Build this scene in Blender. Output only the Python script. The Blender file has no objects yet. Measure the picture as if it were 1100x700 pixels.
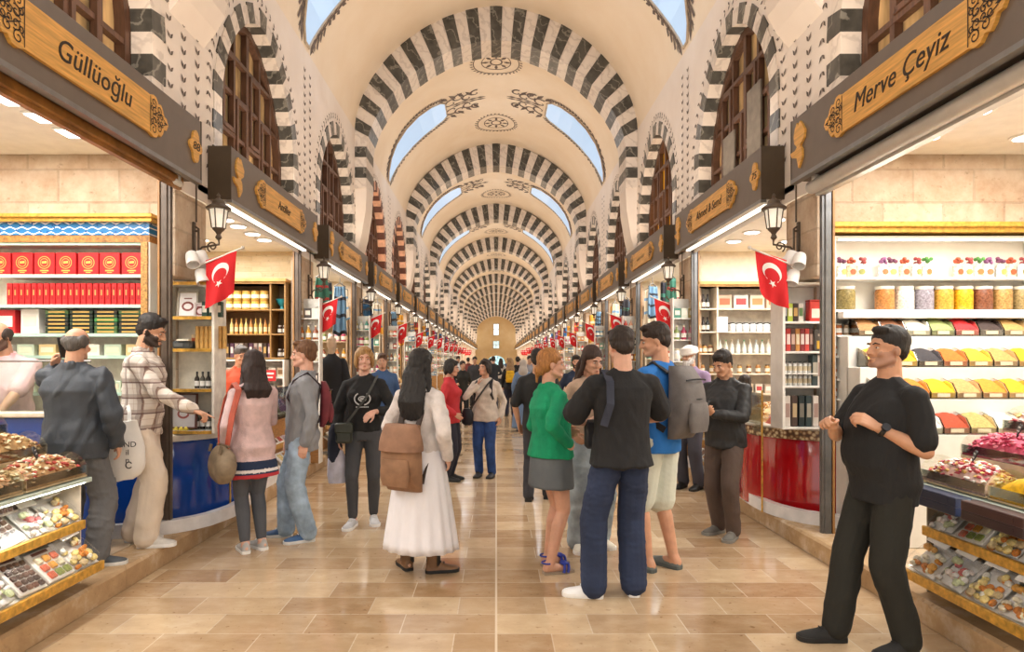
import bpy, math, random
import numpy as np
from mathutils import Vector, Matrix
PI = math.pi
rnd = random.Random(7)
SC = bpy.context.scene
COL = SC.collection
FPX, VX, VY, EYE = 700.0, 533.0, 387.0, 1.58      # focal length, vanishing point (1100x700 frame), eye height


def px(x, y, d):
    """world point seen at pixel x, y and at depth d"""
    return Vector(((x - VX) * d / FPX, d, EYE + (VY - y) * d / FPX))


def lin(h):
    h = h.lstrip('#')
    o = []
    for i in (0, 2, 4):
        c = int(h[i:i + 2], 16) / 255
        o.append(c / 12.92 if c <= .04045 else ((c + .055) / 1.055) ** 2.4)
    return (o[0], o[1], o[2], 1)


# ---------------------------------------------------------------- materials
MATS = {}


class NT:
    def __init__(s, m):
        s.m = m
        s.t = m.node_tree
        s.b = s.t.nodes['Principled BSDF']

    def n(s, ty, **kw):
        nd = s.t.nodes.new('ShaderNode' + ty)
        for k, v in kw.items():
            if k in nd.inputs and not hasattr(nd, k):
                nd.inputs[k].default_value = v
            elif hasattr(nd, k):
                setattr(nd, k, v)
            else:
                nd.inputs[k.replace('_', ' ')].default_value = v
        return nd

    def l(s, a, b):
        s.t.links.new(a, b)

    def mix(s, fac, a, b, mode='MIX'):
        nd = s.t.nodes.new('ShaderNodeMix')
        nd.data_type = 'RGBA'
        nd.blend_type = mode
        for i, v in ((0, fac), (6, a), (7, b)):
            if isinstance(v, (int, float)):
                nd.inputs[i].default_value = v
            elif isinstance(v, tuple):
                nd.inputs[i].default_value = v
            else:
                s.l(v, nd.inputs[i])
        return nd.outputs[2]

    def math(s, op, a, b=0.0, c=0.0):
        nd = s.t.nodes.new('ShaderNodeMath')
        nd.operation = op
        for i, v in enumerate((a, b, c)):
            if isinstance(v, (int, float)):
                nd.inputs[i].default_value = v
            else:
                s.l(v, nd.inputs[i])
        return nd.outputs[0]

    def ramp(s, fac, stops):
        nd = s.t.nodes.new('ShaderNodeValToRGB')
        e = nd.color_ramp.elements
        while len(e) < len(stops):
            e.new(.5)
        for i, (p, c) in enumerate(stops):
            e[i].position = p
            e[i].color = c
        s.l(fac, nd.inputs[0])
        return nd.outputs[0]

    def coord(s, scale=(1, 1, 1)):
        tc = s.t.nodes.new('ShaderNodeTexCoord')
        mp = s.t.nodes.new('ShaderNodeMapping')
        mp.inputs['Scale'].default_value = scale
        s.l(tc.outputs['Object'], mp.inputs[0])
        return mp.outputs[0]

    def noise(s, vec, scale, detail=3, rough=.55):
        nd = s.n('TexNoise', Scale=scale, Detail=detail, Roughness=rough)
        s.l(vec, nd.inputs['Vector'])
        return nd.outputs[0]

    def bump(s, h, strength=.2, dist=.02):
        nd = s.n('Bump', Strength=strength, Distance=dist)
        s.l(h, nd.inputs['Height'])
        s.l(nd.outputs[0], s.b.inputs['Normal'])


def newmat(name, rough=.5, metal=0.0, spec=.5):
    m = bpy.data.materials.new(name)
    m.use_nodes = True
    t = NT(m)
    t.b.inputs['Roughness'].default_value = rough
    t.b.inputs['Metallic'].default_value = metal
    t.b.inputs['Specular IOR Level'].default_value = spec
    return t


def M(hexcol, rough=.5, metal=0.0, var=.12, sc=9.0, bump=0.0, bsc=60.0, emit=0.0, stretch=(1, 1, 1), coat=0.0, spec=.5):
    """procedural paint / cloth / wood: base colour broken up by noise"""
    key = (hexcol, rough, metal, var, sc, bump, bsc, emit, stretch, coat, spec)
    if key in MATS:
        return MATS[key]
    t = newmat('mat_' + hexcol.strip('#'), rough, metal, spec)
    c = lin(hexcol)
    vec = t.coord(stretch)
    nz = t.noise(vec, sc)
    lo = tuple(max(0, x * (1 - var * 1.6)) for x in c[:3]) + (1,)
    hi = tuple(min(1, x * (1 + var * 1.6)) for x in c[:3]) + (1,)
    r = t.ramp(nz, [(.3, lo), (.7, hi)])
    t.l(r, t.b.inputs['Base Color'])
    if bump:
        t.bump(t.noise(vec, bsc, 2), bump, .01)
    if coat:
        t.b.inputs['Coat Weight'].default_value = coat
        t.b.inputs['Coat Roughness'].default_value = .08
    if emit:
        t.l(r, t.b.inputs['Emission Color'])
        t.b.inputs['Emission Strength'].default_value = emit
    MATS[key] = t.m
    return t.m


def glass_mat(name='clear_glass', tint=(.95, 1, .98, 1), fac=.12, rough=.03, fk=.8):
    if name in MATS:
        return MATS[name]
    t = newmat(name, rough)
    tr = t.n('BsdfTransparent', Color=tint)
    gl = t.n('BsdfGlossy', Roughness=rough)
    fr = t.n('Fresnel', IOR=1.45)
    mx = t.n('MixShader')
    f = t.math('MULTIPLY_ADD', fr.outputs[0], fk, fac * .3)
    t.l(f, mx.inputs[0])
    t.l(tr.outputs[0], mx.inputs[1])
    t.l(gl.outputs[0], mx.inputs[2])
    t.l(mx.outputs[0], t.t.nodes['Material Output'].inputs[0])
    MATS[name] = t.m
    return t.m


# ---------------------------------------------------------------- mesh builder
class MB:
    def __init__(s):
        s.v, s.f, s.mi = [], [], []

    def add(s, vs, fs, mi=0):
        b = len(s.v)
        s.v.extend([tuple(p) for p in vs])
        for f in fs:
            s.f.append([b + i for i in f])
            s.mi.append(mi)
        return s

    def box(s, x0, x1, y0, y1, z0, z1, mi=0, c=0.0):
        x0, x1 = min(x0, x1), max(x0, x1)
        y0, y1 = min(y0, y1), max(y0, y1)
        z0, z1 = min(z0, z1), max(z0, z1)
        if c <= 0:
            vs = [(x, y, z) for z in (z0, z1) for y in (y0, y1) for x in (x0, x1)]
            return s.add(vs, [(0, 2, 3, 1), (4, 5, 7, 6), (0, 1, 5, 4), (2, 6, 7, 3), (0, 4, 6, 2), (1, 3, 7, 5)], mi)
        c = min(c, (x1 - x0) * .45, (y1 - y0) * .45, (z1 - z0) * .45)
        vs, fs, idx = [], [], {}
        for iz, z in enumerate((z0, z1)):
            for iy, y in enumerate((y0, y1)):
                for ix, x in enumerate((x0, x1)):
                    dx, dy, dz = (1, -1)[ix] * c, (1, -1)[iy] * c, (1, -1)[iz] * c
                    for a, p in enumerate(((x, y + dy, z + dz), (x + dx, y, z + dz), (x + dx, y + dy, z))):
                        idx[(ix, iy, iz, a)] = len(vs)
                        vs.append(p)
        I = lambda ix, iy, iz, a: idx[(ix, iy, iz, a)]
        for k in (0, 1):
            q = [(0, 0), (0, 1), (1, 1), (1, 0)]
            a = [I(k, p, r, 0) for p, r in q]
            fs.append(a if k == 0 else a[::-1])
            a = [I(p, k, r, 1) for p, r in q]
            fs.append(a[::-1] if k == 0 else a)
            a = [I(p, r, k, 2) for p, r in q]
            fs.append(a if k == 0 else a[::-1])
        for i in (0, 1):
            for j in (0, 1):
                fs.append([I(0, i, j, 1), I(1, i, j, 1), I(1, i, j, 2), I(0, i, j, 2)])
                fs.append([I(i, 0, j, 0), I(i, 1, j, 0), I(i, 1, j, 2), I(i, 0, j, 2)])
                fs.append([I(i, j, 0, 0), I(i, j, 1, 0), I(i, j, 1, 1), I(i, j, 0, 1)])
                for k in (0, 1):
                    fs.append([I(i, j, k, 0), I(i, j, k, 1), I(i, j, k, 2)])
        return s.add(vs, fs, mi)

    def tube(s, pts, r, n=8, mi=0, closed=False):
        pts = [Vector(p) for p in pts]
        m = len(pts)
        rs = r if isinstance(r, (list, tuple)) else [r] * m
        up = None
        rings = []
        for i, p in enumerate(pts):
            if closed:
                t = pts[(i + 1) % m] - pts[i - 1]
            else:
                t = pts[min(i + 1, m - 1)] - pts[max(i - 1, 0)]
            t.normalize()
            if up is None:
                up = t.orthogonal().normalized()
            else:
                up = (up - t * up.dot(t))
                up = up.normalized() if up.length > 1e-6 else t.orthogonal().normalized()
            w = t.cross(up)
            rings.append([p + (up * math.cos(2 * PI * j / n) + w * math.sin(2 * PI * j / n)) * rs[i] for j in range(n)])
        return s.loft(rings, mi, closed=closed)

    def loft(s, rings, mi=0, closed=False, caps=True):
        n, m = len(rings[0]), len(rings)
        vs = [p for r in rings for p in r]
        fs = []
        for i in range(m if closed else m - 1):
            k = (i + 1) % m
            for j in range(n):
                l = (j + 1) % n
                fs.append((i * n + j, i * n + l, k * n + l, k * n + j))
        if caps and not closed:
            fs.append(tuple(range(n))[::-1])
            fs.append(tuple((m - 1) * n + j for j in range(n)))
        return s.add(vs, fs, mi)

    def lathe(s, prof, c=(0, 0, 0), n=16, mi=0, caps=True, sx=1.0, sy=1.0):
        return s.loft([[(c[0] + r * sx * math.cos(2 * PI * j / n), c[1] + r * sy * math.sin(2 * PI * j / n), c[2] + z) for j in range(n)]
                       for r, z in prof], mi, caps=caps)

    def ell(s, c, r, n=12, mi=0, rot=None):
        if not isinstance(r, (list, tuple)):
            r = (r, r, r)
        rings = []
        m = max(4, n // 2)
        for i in range(1, m):
            a = PI * i / m
            rings.append([Vector((r[0] * math.sin(a) * math.cos(2 * PI * j / n), r[1] * math.sin(a) * math.sin(2 * PI * j / n), -r[2] * math.cos(a)))
                          for j in range(n)])
        vs = [Vector((0, 0, -r[2]))] + [p for q in rings for p in q] + [Vector((0, 0, r[2]))]
        if rot is not None:
            vs = [rot @ p for p in vs]
        c = Vector(c)
        vs = [p + c for p in vs]
        fs = []
        for j in range(n):
            l = (j + 1) % n
            fs.append((0, 1 + l, 1 + j))
            for i in range(m - 2):
                fs.append((1 + i * n + j, 1 + i * n + l, 1 + (i + 1) * n + l, 1 + (i + 1) * n + j))
            fs.append((1 + (m - 2) * n + j, 1 + (m - 2) * n + l, len(vs) - 1))
        return s.add(vs, fs, mi)

    def cap(s, a, b, ra, rb, n=10, mi=0):
        """tapered capsule"""
        a, b = Vector(a), Vector(b)
        d = b - a
        L = d.length
        if L < 1e-6:
            return s.ell(a, max(ra, rb), n, mi)
        d.normalize()
        pts, rs = [], []
        for t in (85, 60, 30, 0):
            t = math.radians(t)
            pts.append(a - d * ra * math.sin(t))
            rs.append(max(ra * math.cos(t), 1e-4))
        for t in (0, 30, 60, 85):
            t = math.radians(t)
            pts.append(b + d * rb * math.sin(t))
            rs.append(max(rb * math.cos(t), 1e-4))
        return s.tube(pts, rs, n, mi)

    def prism(s, poly, vec, mi=0):
        n = len(poly)
        vec = Vector(vec)
        vs = [Vector(p) for p in poly] + [Vector(p) + vec for p in poly]
        fs = [tuple(range(n))[::-1], tuple(range(n, 2 * n))]
        for j in range(n):
            l = (j + 1) % n
            fs.append((j, l, n + l, n + j))
        return s.add(vs, fs, mi)

    def xf(s, mat, since=0):
        for i in range(since, len(s.v)):
            s.v[i] = tuple(mat @ Vector(s.v[i]))
        return s

    def mesh(s, name, mats):
        me = bpy.data.meshes.new(name)
        me.from_pydata(s.v, [], s.f)
        if not isinstance(mats, (list, tuple)):
            mats = [mats]
        for m in mats:
            me.materials.append(m)
        if len(mats) > 1:
            me.polygons.foreach_set('material_index', s.mi)
        return me

    def build(s, name, mats, parent=None, smooth=False, mat=None, loc=None, ang=.7, fix=True):
        if mat is not None:
            s.xf(mat)
        me = s.mesh(name, mats)
        return place(name, me, parent, smooth, loc, ang, fix)


def place(name, me, parent=None, smooth=False, loc=None, ang=.7, fix=True):
    if fix:
        import bmesh
        bm = bmesh.new()
        bm.from_mesh(me)
        bmesh.ops.recalc_face_normals(bm, faces=bm.faces)
        bm.to_mesh(me)
        bm.free()
    if smooth:
        me.polygons.foreach_set('use_smooth', [True] * len(me.polygons))
        if ang < 3:
            me.set_sharp_from_angle(angle=ang)
    me.update()
    o = bpy.data.objects.new(name, me)
    COL.objects.link(o)
    if parent is not None:
        o.parent = parent
    if loc is not None:
        o.location = loc
    return o


def tag(o, label, cat, group=None, kind=None):
    o['label'] = label
    o['category'] = cat
    if group:
        o['group'] = group
    if kind:
        o['kind'] = kind
    return o


def thing(name, label, cat, loc=(0, 0, 0), rz=0.0, group=None, kind=None):
    o = bpy.data.objects.new(name, None)
    o.empty_display_size = .1
    COL.objects.link(o)
    o.location = loc
    o.rotation_euler = (0, 0, rz)
    return tag(o, label, cat, group, kind)


def struct(o, label=None):
    o['kind'] = 'structure'
    if label:
        o['label'] = label
    return o


KIDS = {}


def dup(root, loc=None, rot=None, label=None, group=None, scale=None, mats=None):
    """copy of a thing with copies of its parts and sub-parts"""
    r = root.copy()
    COL.objects.link(r)
    if loc is not None:
        r.location = loc
    if rot is not None:
        r.rotation_euler = rot
    if scale is not None:
        r.scale = scale if isinstance(scale, (tuple, list)) else (scale,) * 3
    if label:
        r['label'] = label
    if group:
        r['group'] = group
    for ch in list(root.children):
        c = ch.copy()
        COL.objects.link(c)
        c.parent = r
        for g in list(ch.children):
            d = g.copy()
            COL.objects.link(d)
            d.parent = c
    return r


ORD = 'first second third fourth fifth sixth seventh eighth ninth tenth eleventh twelfth thirteenth fourteenth fifteenth sixteenth seventeenth eighteenth nineteenth twentieth'.split()
ORD += ['twenty-' + o for o in ORD[:9]] + ['thirtieth']


def text_mb(txt, size, shear=0.0, depth=.004, bold=0.0, spacing=1.0):
    """lettering as a centred mesh in the xy plane"""
    cu = bpy.data.curves.new('lettering', 'FONT')
    cu.body = txt
    cu.size = size
    cu.shear = shear
    cu.extrude = depth
    cu.offset = bold
    cu.space_character = spacing
    cu.align_x = 'CENTER'
    cu.align_y = 'CENTER'
    cu.resolution_u = 4
    ob = bpy.data.objects.new('lettering', cu)
    COL.objects.link(ob)
    dg = bpy.context.evaluated_depsgraph_get()
    dg.update()
    me = bpy.data.meshes.new_from_object(ob.evaluated_get(dg))
    bpy.data.objects.remove(ob)
    bpy.data.curves.remove(cu)
    mb = MB()
    mb.add([v.co[:] for v in me.vertices], [tuple(p.vertices) for p in me.polygons])
    bpy.data.meshes.remove(me)
    return mb


def ribbon(mb, pts, w, fmap, mi=0):
    """flat painted stroke through 2D points, mapped on to a surface; w is a width or a list of widths"""
    n = len(pts)
    ws = w if isinstance(w, (list, tuple)) else [w] * n
    L, R = [], []
    for i in range(n):
        a, b = pts[max(i - 1, 0)], pts[min(i + 1, n - 1)]
        dx, dy = b[0] - a[0], b[1] - a[1]
        q = math.hypot(dx, dy) or 1
        nx, ny = -dy / q * ws[i] / 2, dx / q * ws[i] / 2
        L.append(fmap(pts[i][0] + nx, pts[i][1] + ny))
        R.append(fmap(pts[i][0] - nx, pts[i][1] - ny))
    fs = [(i, i + 1, n + i + 1, n + i) for i in range(n - 1)]
    mb.add(L + R, fs, mi)


def leaf(mb, x, y, a, L, w, fmap, mi=0):
    ca, sa = math.cos(a), math.sin(a)
    q = [(0, 0), (L * .45, w / 2), (L, 0), (L * .45, -w / 2)]
    mb.add([fmap(x + u * ca - v * sa, y + u * sa + v * ca) for u, v in q], [(0, 1, 2, 3)], mi)


def spiral(x, y, r, a0, turns, n=14, k=.15):
    return [(x + r * (1 - (1 - k) * t) * math.cos(a0 + turns * 2 * PI * t), y + r * (1 - (1 - k) * t) * math.sin(a0 + turns * 2 * PI * t))
            for t in [i / (n - 1) for i in range(n)]]
# ================================================================ setting
PITCH, NSH, YEND = 3.58, 24, 91.3
ys = lambda k: 6.14 + PITCH * (k - 2)
ye = lambda k: ys(k) + 2.97
pier = lambda k: ye(k) + .295          # middle of the pier after shop k
HW, ZS, RISE, PV = 2.72, 6.02, 2.38, 1.8


def dzv(y):
    P = [(-9, 0), (12.9, 0), (20.1, -.28), (27.2, -.36), (99, -.42)]
    for (a, u), (b, v) in zip(P, P[1:]):
        if y <= b:
            return u + (v - u) * (y - a) / (b - a)
    return -.42


def vz(x):
    q = max(0.0, 1 - (min(abs(x), HW) / HW) ** PV)
    return ZS + RISE * q ** (1 / PV)


def vpt(x, y, off=0.0):
    """point on the vault; off moves it into the hall"""
    z = vz(x)
    e = .01
    if abs(x) > HW - .02:
        nx, nz = -math.copysign(1, x), 0
    else:
        s = (vz(x + e) - vz(x - e)) / (2 * e)
        q = math.hypot(s, 1)
        nx, nz = s / q, -1 / q
    f = max(0, (z - ZS) / RISE)
    return (x + nx * off, y, z + dzv(y) * f + nz * off)


# ---- materials of the setting
def m_floor():
    t = newmat('travertine_floor', .16)
    vec = t.coord()
    br = t.n('TexBrick', offset=.43, squash=1.0)
    t.l(vec, br.inputs['Vector'])
    for k, v in (('Color1', lin('9a7752')), ('Color2', lin('d6bd9a')), ('Mortar', lin('d8c8b0')), ('Scale', 1.0), ('Mortar Size', .0035), ('Mortar Smooth', .1), ('Bias', .05),
                 ('Brick Width', .56), ('Row Height', .29)):
        br.inputs[k].default_value = v
    nz = t.noise(vec, 2.3, 6, .62)
    v2 = t.coord((4, 7, 1))
    st = t.noise(v2, 1.0, 7, .68)
    c = t.mix(t.math('MULTIPLY', nz, .65), br.outputs[0], t.ramp(st, [(.28, lin('8e6e4e')), (.5, lin('c0a280')), (.74, lin('e4d2b8'))]))
    vo = t.noise(vec, 26, 2, .5)
    pit = t.ramp(vo, [(.66, (1, 1, 1, 1)), (.74, lin('a98c68'))])
    c = t.mix(.55, c, pit, 'MULTIPLY')
    # the long joint down the middle of the hall
    sx = t.n('SeparateXYZ')
    t.l(vec, sx.inputs[0])
    d = t.math('ABSOLUTE', sx.outputs[0])
    c = t.mix(t.math('LESS_THAN', d, .007), c, lin('dccbb2'))
    t.l(c, t.b.inputs['Base Color'])
    rr = t.math('MULTIPLY_ADD', nz, .26, .0)
    t.l(rr, t.b.inputs['Roughness'])
    t.b.inputs['Specular IOR Level'].default_value = .75
    t.bump(t.math('MULTIPLY_ADD', br.outputs[1], -.6, t.math('MULTIPLY', nz, .5)), .12, .01)
    return t.m


def m_plaster(name, a, b):
    t = newmat(name, .75)
    vec = t.coord()
    n1 = t.noise(vec, 1.2, 5)
    t.l(t.ramp(n1, [(.3, lin(a)), (.7, lin(b))]), t.b.inputs['Base Color'])
    t.bump(t.noise(vec, 30, 3), .06, .01)
    return t.m


def m_marble(name, base, vein, th, w):
    t = newmat(name, .3)
    vec = t.coord()
    wv = t.n('TexWave', Scale=2.2, Distortion=9.0, Detail=4.0, Detail_Scale=2.2)
    wv.bands_direction = 'DIAGONAL'
    t.l(vec, wv.inputs['Vector'])
    c = t.ramp(wv.outputs[1], [(th, lin(base)), (th + w, lin(vein))])
    n1 = t.noise(vec, 7, 4)
    t.l(t.mix(.35, c, t.ramp(n1, [(.3, lin(base)), (.8, lin(vein))])), t.b.inputs['Base Color'])
    return t.m


def m_blocks(name, c1, c2, mortar, bw, bh, rot=False, ms=.012, nstr=.6):
    t = newmat(name, .8)
    tc = t.n('TexCoord')
    sp = t.n('SeparateXYZ')
    t.l(tc.outputs['Object'], sp.inputs[0])
    cb = t.n('CombineXYZ')
    t.l(t.math('ADD', sp.outputs[0], sp.outputs[1]), cb.inputs[0])
    t.l(sp.outputs[2], cb.inputs[1])
    br = t.n('TexBrick', offset=.5)
    t.l(cb.outputs[0], br.inputs['Vector'])
    for k, v in (('Color1', lin(c1)), ('Color2', lin(c2)), ('Mortar', lin(mortar)), ('Scale', 1.0), ('Mortar Size', ms), ('Mortar Smooth', .5), ('Brick Width', bw), ('Row Height', bh)):
        br.inputs[k].default_value = v
    n1 = t.noise(tc.outputs['Object'], 4.5, 6, .65)
    c = t.mix(nstr, br.outputs[0], t.ramp(n1, [(.3, lin(c1)), (.5, lin(c2)), (.72, lin('efe2cf'))]), 'MIX')
    n3 = t.noise(tc.outputs['Object'], 17, 3, .6)
    c = t.mix(.5, c, t.ramp(n3, [(.62, (1, 1, 1, 1)), (.75, lin('a48a70'))]), 'MULTIPLY')
    t.l(c, t.b.inputs['Base Color'])
    t.bump(t.math('MULTIPLY_ADD', br.outputs[1], -1.0, n1), .5, .02)
    return t.m


FLOOR = m_floor()
PLAST = m_plaster('cream_plaster', 'e8dcd2', 'f2e9e2')
VAULT = m_plaster('vault_plaster', 'ecdac2', 'f3e5d2')
BLKM = m_marble('black_marble', '3a3936', '8f8c84', .9, .09)
WHTM = m_marble('white_marble', 'e9dfd6', 'cdc2ba', .7, .28)
STONE = m_blocks('ashlar_stone', 'b9977a', 'd6bfa6', 'a58c74', .55, .3)
BRICK = m_blocks('pale_brick', 'cdb48e', 'e0cda9', 'd8c8a8', .26, .075, ms=.008, nstr=.35)
KERB = m_blocks('kerb_stone', 'a98a66', 'c4a57e', '8a7050', 1.3, .5, ms=.006)
WOODB = M('54392a', .5, var=.2, sc=5, stretch=(6, 6, 1))
PAINT = M('6e625c', .8, var=.2)
TAUPE = M('75695f', .45, var=.03)
TAUPED = M('4d3f2e', .45, var=.05)
WHITE = M('f2f0ec', .5, var=.03)
CREAM = M('efe3cf', .6, var=.06)
GOLD = M('d2a347', .35, var=.2, sc=30, metal=.35)
PLAQ = M('e6ae56', .45, var=.16, sc=4, stretch=(1, 2, 14))
STEEL = M('8f8e8c', .3, metal=.8, var=.08)
IRON = M('63564a', .45, metal=.4, var=.15)
BLACK = M('1c1b1b', .5, var=.1)
DARKB = M('33261d', .5, var=.15)
GLASS = glass_mat()

# ---- floor, kerbs, shop floors
struct(MB().box(-2.6, 2.6, -3, YEND, -.1, 0).build('floor', FLOOR))
for nm, s in (('left', -1), ('right', 1)):
    struct(MB().box(s * 2.56, s * 2.84, -3, YEND, -.02, .15, c=.018).build('kerb_' + nm, KERB))
    struct(MB().box(s * 2.84, s * 5.6, -3, YEND, -.02, .148).build('floor_' + nm, M('cbb497', .35, var=.15)))
# ---- vault
n = 44
ysv = [-3 + i * .6 for i in range(int((YEND + 3) / .6) + 2)]
mb = MB()
xs = [-HW * math.cos(PI * i / n) for i in range(n + 1)]
vs = [vpt(x, y) for y in ysv for x in xs]
mb.add(vs, [(i * (n + 1) + j, i * (n + 1) + j + 1, (i + 1) * (n + 1) + j + 1, (i + 1) * (n + 1) + j) for i in range(len(ysv) - 1) for j in range(n)])
struct(mb.build('ceiling', VAULT, smooth=True, ang=4))

# ---- transverse striped ribs
IA, IZ, IR, IP = 2.5, 5.63, 2.12, 1.72


def rib_in(t):            # t 0..1 from the left foot of the arch over the crown to the right foot
    LEG = .10
    if t < LEG or t > 1 - LEG:
        q = t if t < .5 else 1 - t
        z = 4.9 + (IZ - 4.9) * q / LEG
        return (-IA if t < .5 else IA, z)
    a = PI * (t - LEG) / (1 - 2 * LEG)
    c, s_ = math.cos(a), math.sin(a)
    e = 2 / IP
    return (-IA * math.copysign(abs(c) ** e, c), IZ + IR * s_ ** e)


def resample(pts, n):
    d = [0]
    for a, b in zip(pts, pts[1:]):
        d.append(d[-1] + math.dist(a, b))
    out = []
    j = 0
    for i in range(n + 1):
        u = d[-1] * i / n
        while j < len(d) - 2 and d[j + 1] < u:
            j += 1
        f = (u - d[j]) / max(1e-9, d[j + 1] - d[j])
        out.append(tuple(p + (q - p) * f for p, q in zip(pts[j], pts[j + 1])))
    return out


NV = 43
RIN = resample([rib_in(i / 300) for i in range(301)], NV)


def rib_out(p):
    x, z = p
    if z < IZ + .25:
        return (math.copysign(HW + .03, x), z + .0)
    cx, cz = 0, 4.6
    dx, dz = x - cx, z - cz
    lo, hi = 1.0, 2.2
    for _ in range(30):
        m = (lo + hi) / 2
        X, Z = cx + dx * m, cz + dz * m
        if abs(X) < HW and Z < vz(X):
            lo = m
        else:
            hi = m
    return (cx + dx * (lo + .01), cz + dz * (lo + .01))


ROUT = [rib_out(p) for p in RIN]
nrib = 0
for r in range(-1, 11):
    y0 = 12.55 + 7.16 * r
    dz = dzv(y0 + .3)
    mb = MB()
    sh = lambda p, f=1: p[1] + dz * max(0, min(1, (p[1] - 5.2) / 2.6))
    for i in range(NV):
        a, b, c, d = RIN[i], RIN[i + 1], ROUT[i + 1], ROUT[i]
        mid = (i - NV // 2) % 2
        g = .012 if not mid else 0.0
        poly = [(a[0], y0 - g, sh(a)), (b[0], y0 - g, sh(b)), (c[0], y0 - g, sh(c)), (d[0], y0 - g, sh(d))]
        mb.prism(poly, (0, .7 + 2 * g, 0), 0 if not mid else 1)
    nrib += 1
    struct(mb.build('trim_%d' % nrib, [BLKM, WHTM]))
    mb = MB()
    for s in (-1, 1):     # plain legs narrowing down to the wall
        q = .42 if r < 0 else 1.4
        prof = [(2.5, 4.91), (2.52, 4.9 - .3 * q), (2.6, 4.9 - .65 * q), (2.72, 4.9 - q), (2.74, 4.9 - q), (2.74, 4.91)]
        mb.prism([(s * x, y0 + .03, z) for x, z in prof], (0, .64, 0))
    struct(mb.build('pillar_%d' % nrib, PLAST))

# ---- side walls with arched openings (local: x outwards, y along, z up)
WA, WSP, WR, WP, WB = 1.13, 4.2, 1.22, 1.7, 3.3
HB = PITCH / 2


def arch(t):
    a = PI * t
    c, s_ = math.cos(a), math.sin(a)
    e = 2 / WP
    return (-WA * math.copysign(abs(c) ** e, c), WSP + WR * s_ ** e)


NA = 12
for nm, s in (('left', -1), ('right', 1)):
    mb = MB()
    for k in range(-1, NSH + 1):
        c = ys(k) + 1.44
        X = s * HW
        f = lambda y, z: (X, c + y, z)
        for q in (-1, 1):
            mb.add([f(q * HB, 3.05), f(q * WA, 3.05), f(q * WA, WSP), f(q * HB, WSP)], [(0, 1, 2, 3)])
            outer = [(q * HB, WSP + (ZS + .02 - WSP) * i / 6) for i in range(7)] + [(q * HB * (1 - i / 6), ZS + .02) for i in range(1, 7)]
            inner = [(q * abs(arch(i / 24)[0]), arch(i / 24)[1]) for i in range(13)]
            for i in range(12):
                mb.add([f(*outer[i]), f(*inner[i]), f(*inner[i + 1]), f(*outer[i + 1])], [(0, 1, 2, 3)])
        mb.add([f(-WA, 3.05), f(WA, 3.05), f(WA, WB), f(-WA, WB)], [(0, 1, 2, 3)])
    struct(mb.build('wall_' + nm, PLAST))

# ---- window prototype
CONT = [(-WA, WB + (WSP - WB) * i / 6) for i in range(6)] + [arch(i / 60) for i in range(61)] + [(WA, WSP - (WSP - WB) * i / 6) for i in range(1, 7)]
NB = 31
CI = resample(CONT, NB)


def offs(i, pts, d):
    a, b = pts[max(i - 1, 0)], pts[min(i + 1, len(pts) - 1)]
    tx, tz = b[0] - a[0], b[1] - a[1]
    q = math.hypot(tx, tz)
    return (pts[i][0] - tz / q * d, pts[i][1] + tx / q * d)


def zarch(y):
    q = max(0, 1 - (abs(y) / WA) ** WP)
    return WSP + WR * q ** (1 / WP)


sur = MB()
for i in range(NB):
    w = .21 if i % 2 else .18
    o1, o2 = offs(i, CI, w), offs(i + 1, CI, w)
    g = -.014 if i % 2 else -.01
    sur.prism([(g, *CI[i]), (g, *CI[i + 1]), (g, *o2), (g, *o1)], (.17, 0, 0), 0 if i % 2 else 1)
rev = MB()
fine = resample(CONT, 40)
for i in range(40):
    a, b = fine[i], fine[i + 1]
    rev.add([(.155, *a), (.155, *b), (.42, *b), (.42, *a)], [(0, 1, 2, 3)])
lat = MB()
for i in range(40):
    a, b = fine[i], fine[i + 1]
    c, d = offs(i, fine, -.075), offs(i + 1, fine, -.075)
    lat.prism([(.16, *a), (.16, *b), (.16, *d), (.16, *c)], (.09, 0, 0))
for y in (-.76, -.38, 0, .38, .76):
    w = .028 if y else .04
    lat.box(.17, .235, y - w, y + w, WB, zarch(y) - .02)
for z in (3.62, 4.05, 4.5, 4.93):
    q = [y for y in [j * .01 - 1.12 for j in range(225)] if zarch(y) > z + .03]
    lat.box(.165, .225, q[0] + .01, q[-1] - .01, z - .022, z + .022)
for y0, y1, z0, z1 in ((-.74, -.4, 3.65, 4.48), (.04, .36, 3.65, 4.48), (-.36, -.04, 4.08, 4.9), (.4, .73, 4.08, 4.9)):
    for q in (y0 + .03, y1 - .03):
        lat.box(.15, .2, q - .022, q + .022, z0, z1)
    for q in (z0 + .02, z1 - .02):
        lat.box(.15, .2, y0 + .03, y1 - .03, q - .022, q + .022)
pan = MB()
pan.prism([(.245, *p) for p in fine], (.012, 0, 0))
gar = MB()
gp = resample([offs(i, CONT, .30) for i in range(len(CONT))], 46)
for i in range(1, 46):
    a = math.atan2(gp[min(i + 1, 46)][1] - gp[i - 1][1], gp[min(i + 1, 46)][0] - gp[i - 1][0])
    for q in (-.75, .75):
        leaf(gar, gp[i][0], gp[i][1], a + q, .075, .032, lambda u, v: (-.006, u, v))
for q in (-1.66, 1.66):
    for i in range(17):
        for d in (-.6, .6):
            leaf(gar, q, 3.75 + i * .12, PI / 2 + d, .08, .034, lambda u, v: (-.006, u, v))
PANE = {}
for nm, c, e in (('room', 'b39468', .12), ('amber', 'd9920c', .55), ('dim', '6b4a35', .0), ('glow', 'a0562c', .25)):
    PANE[nm] = pan.mesh('pane', M(c, .25, var=.35, sc=2.2, emit=e, stretch=(1, 2, .5)))
SUR, REV, LAT, GAR = sur.mesh('surround', [BLKM, WHTM]), rev.mesh('reveal', WOODB), lat.mesh('window_lattice', WOODB), gar.mesh('painted_garland', PAINT)
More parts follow.
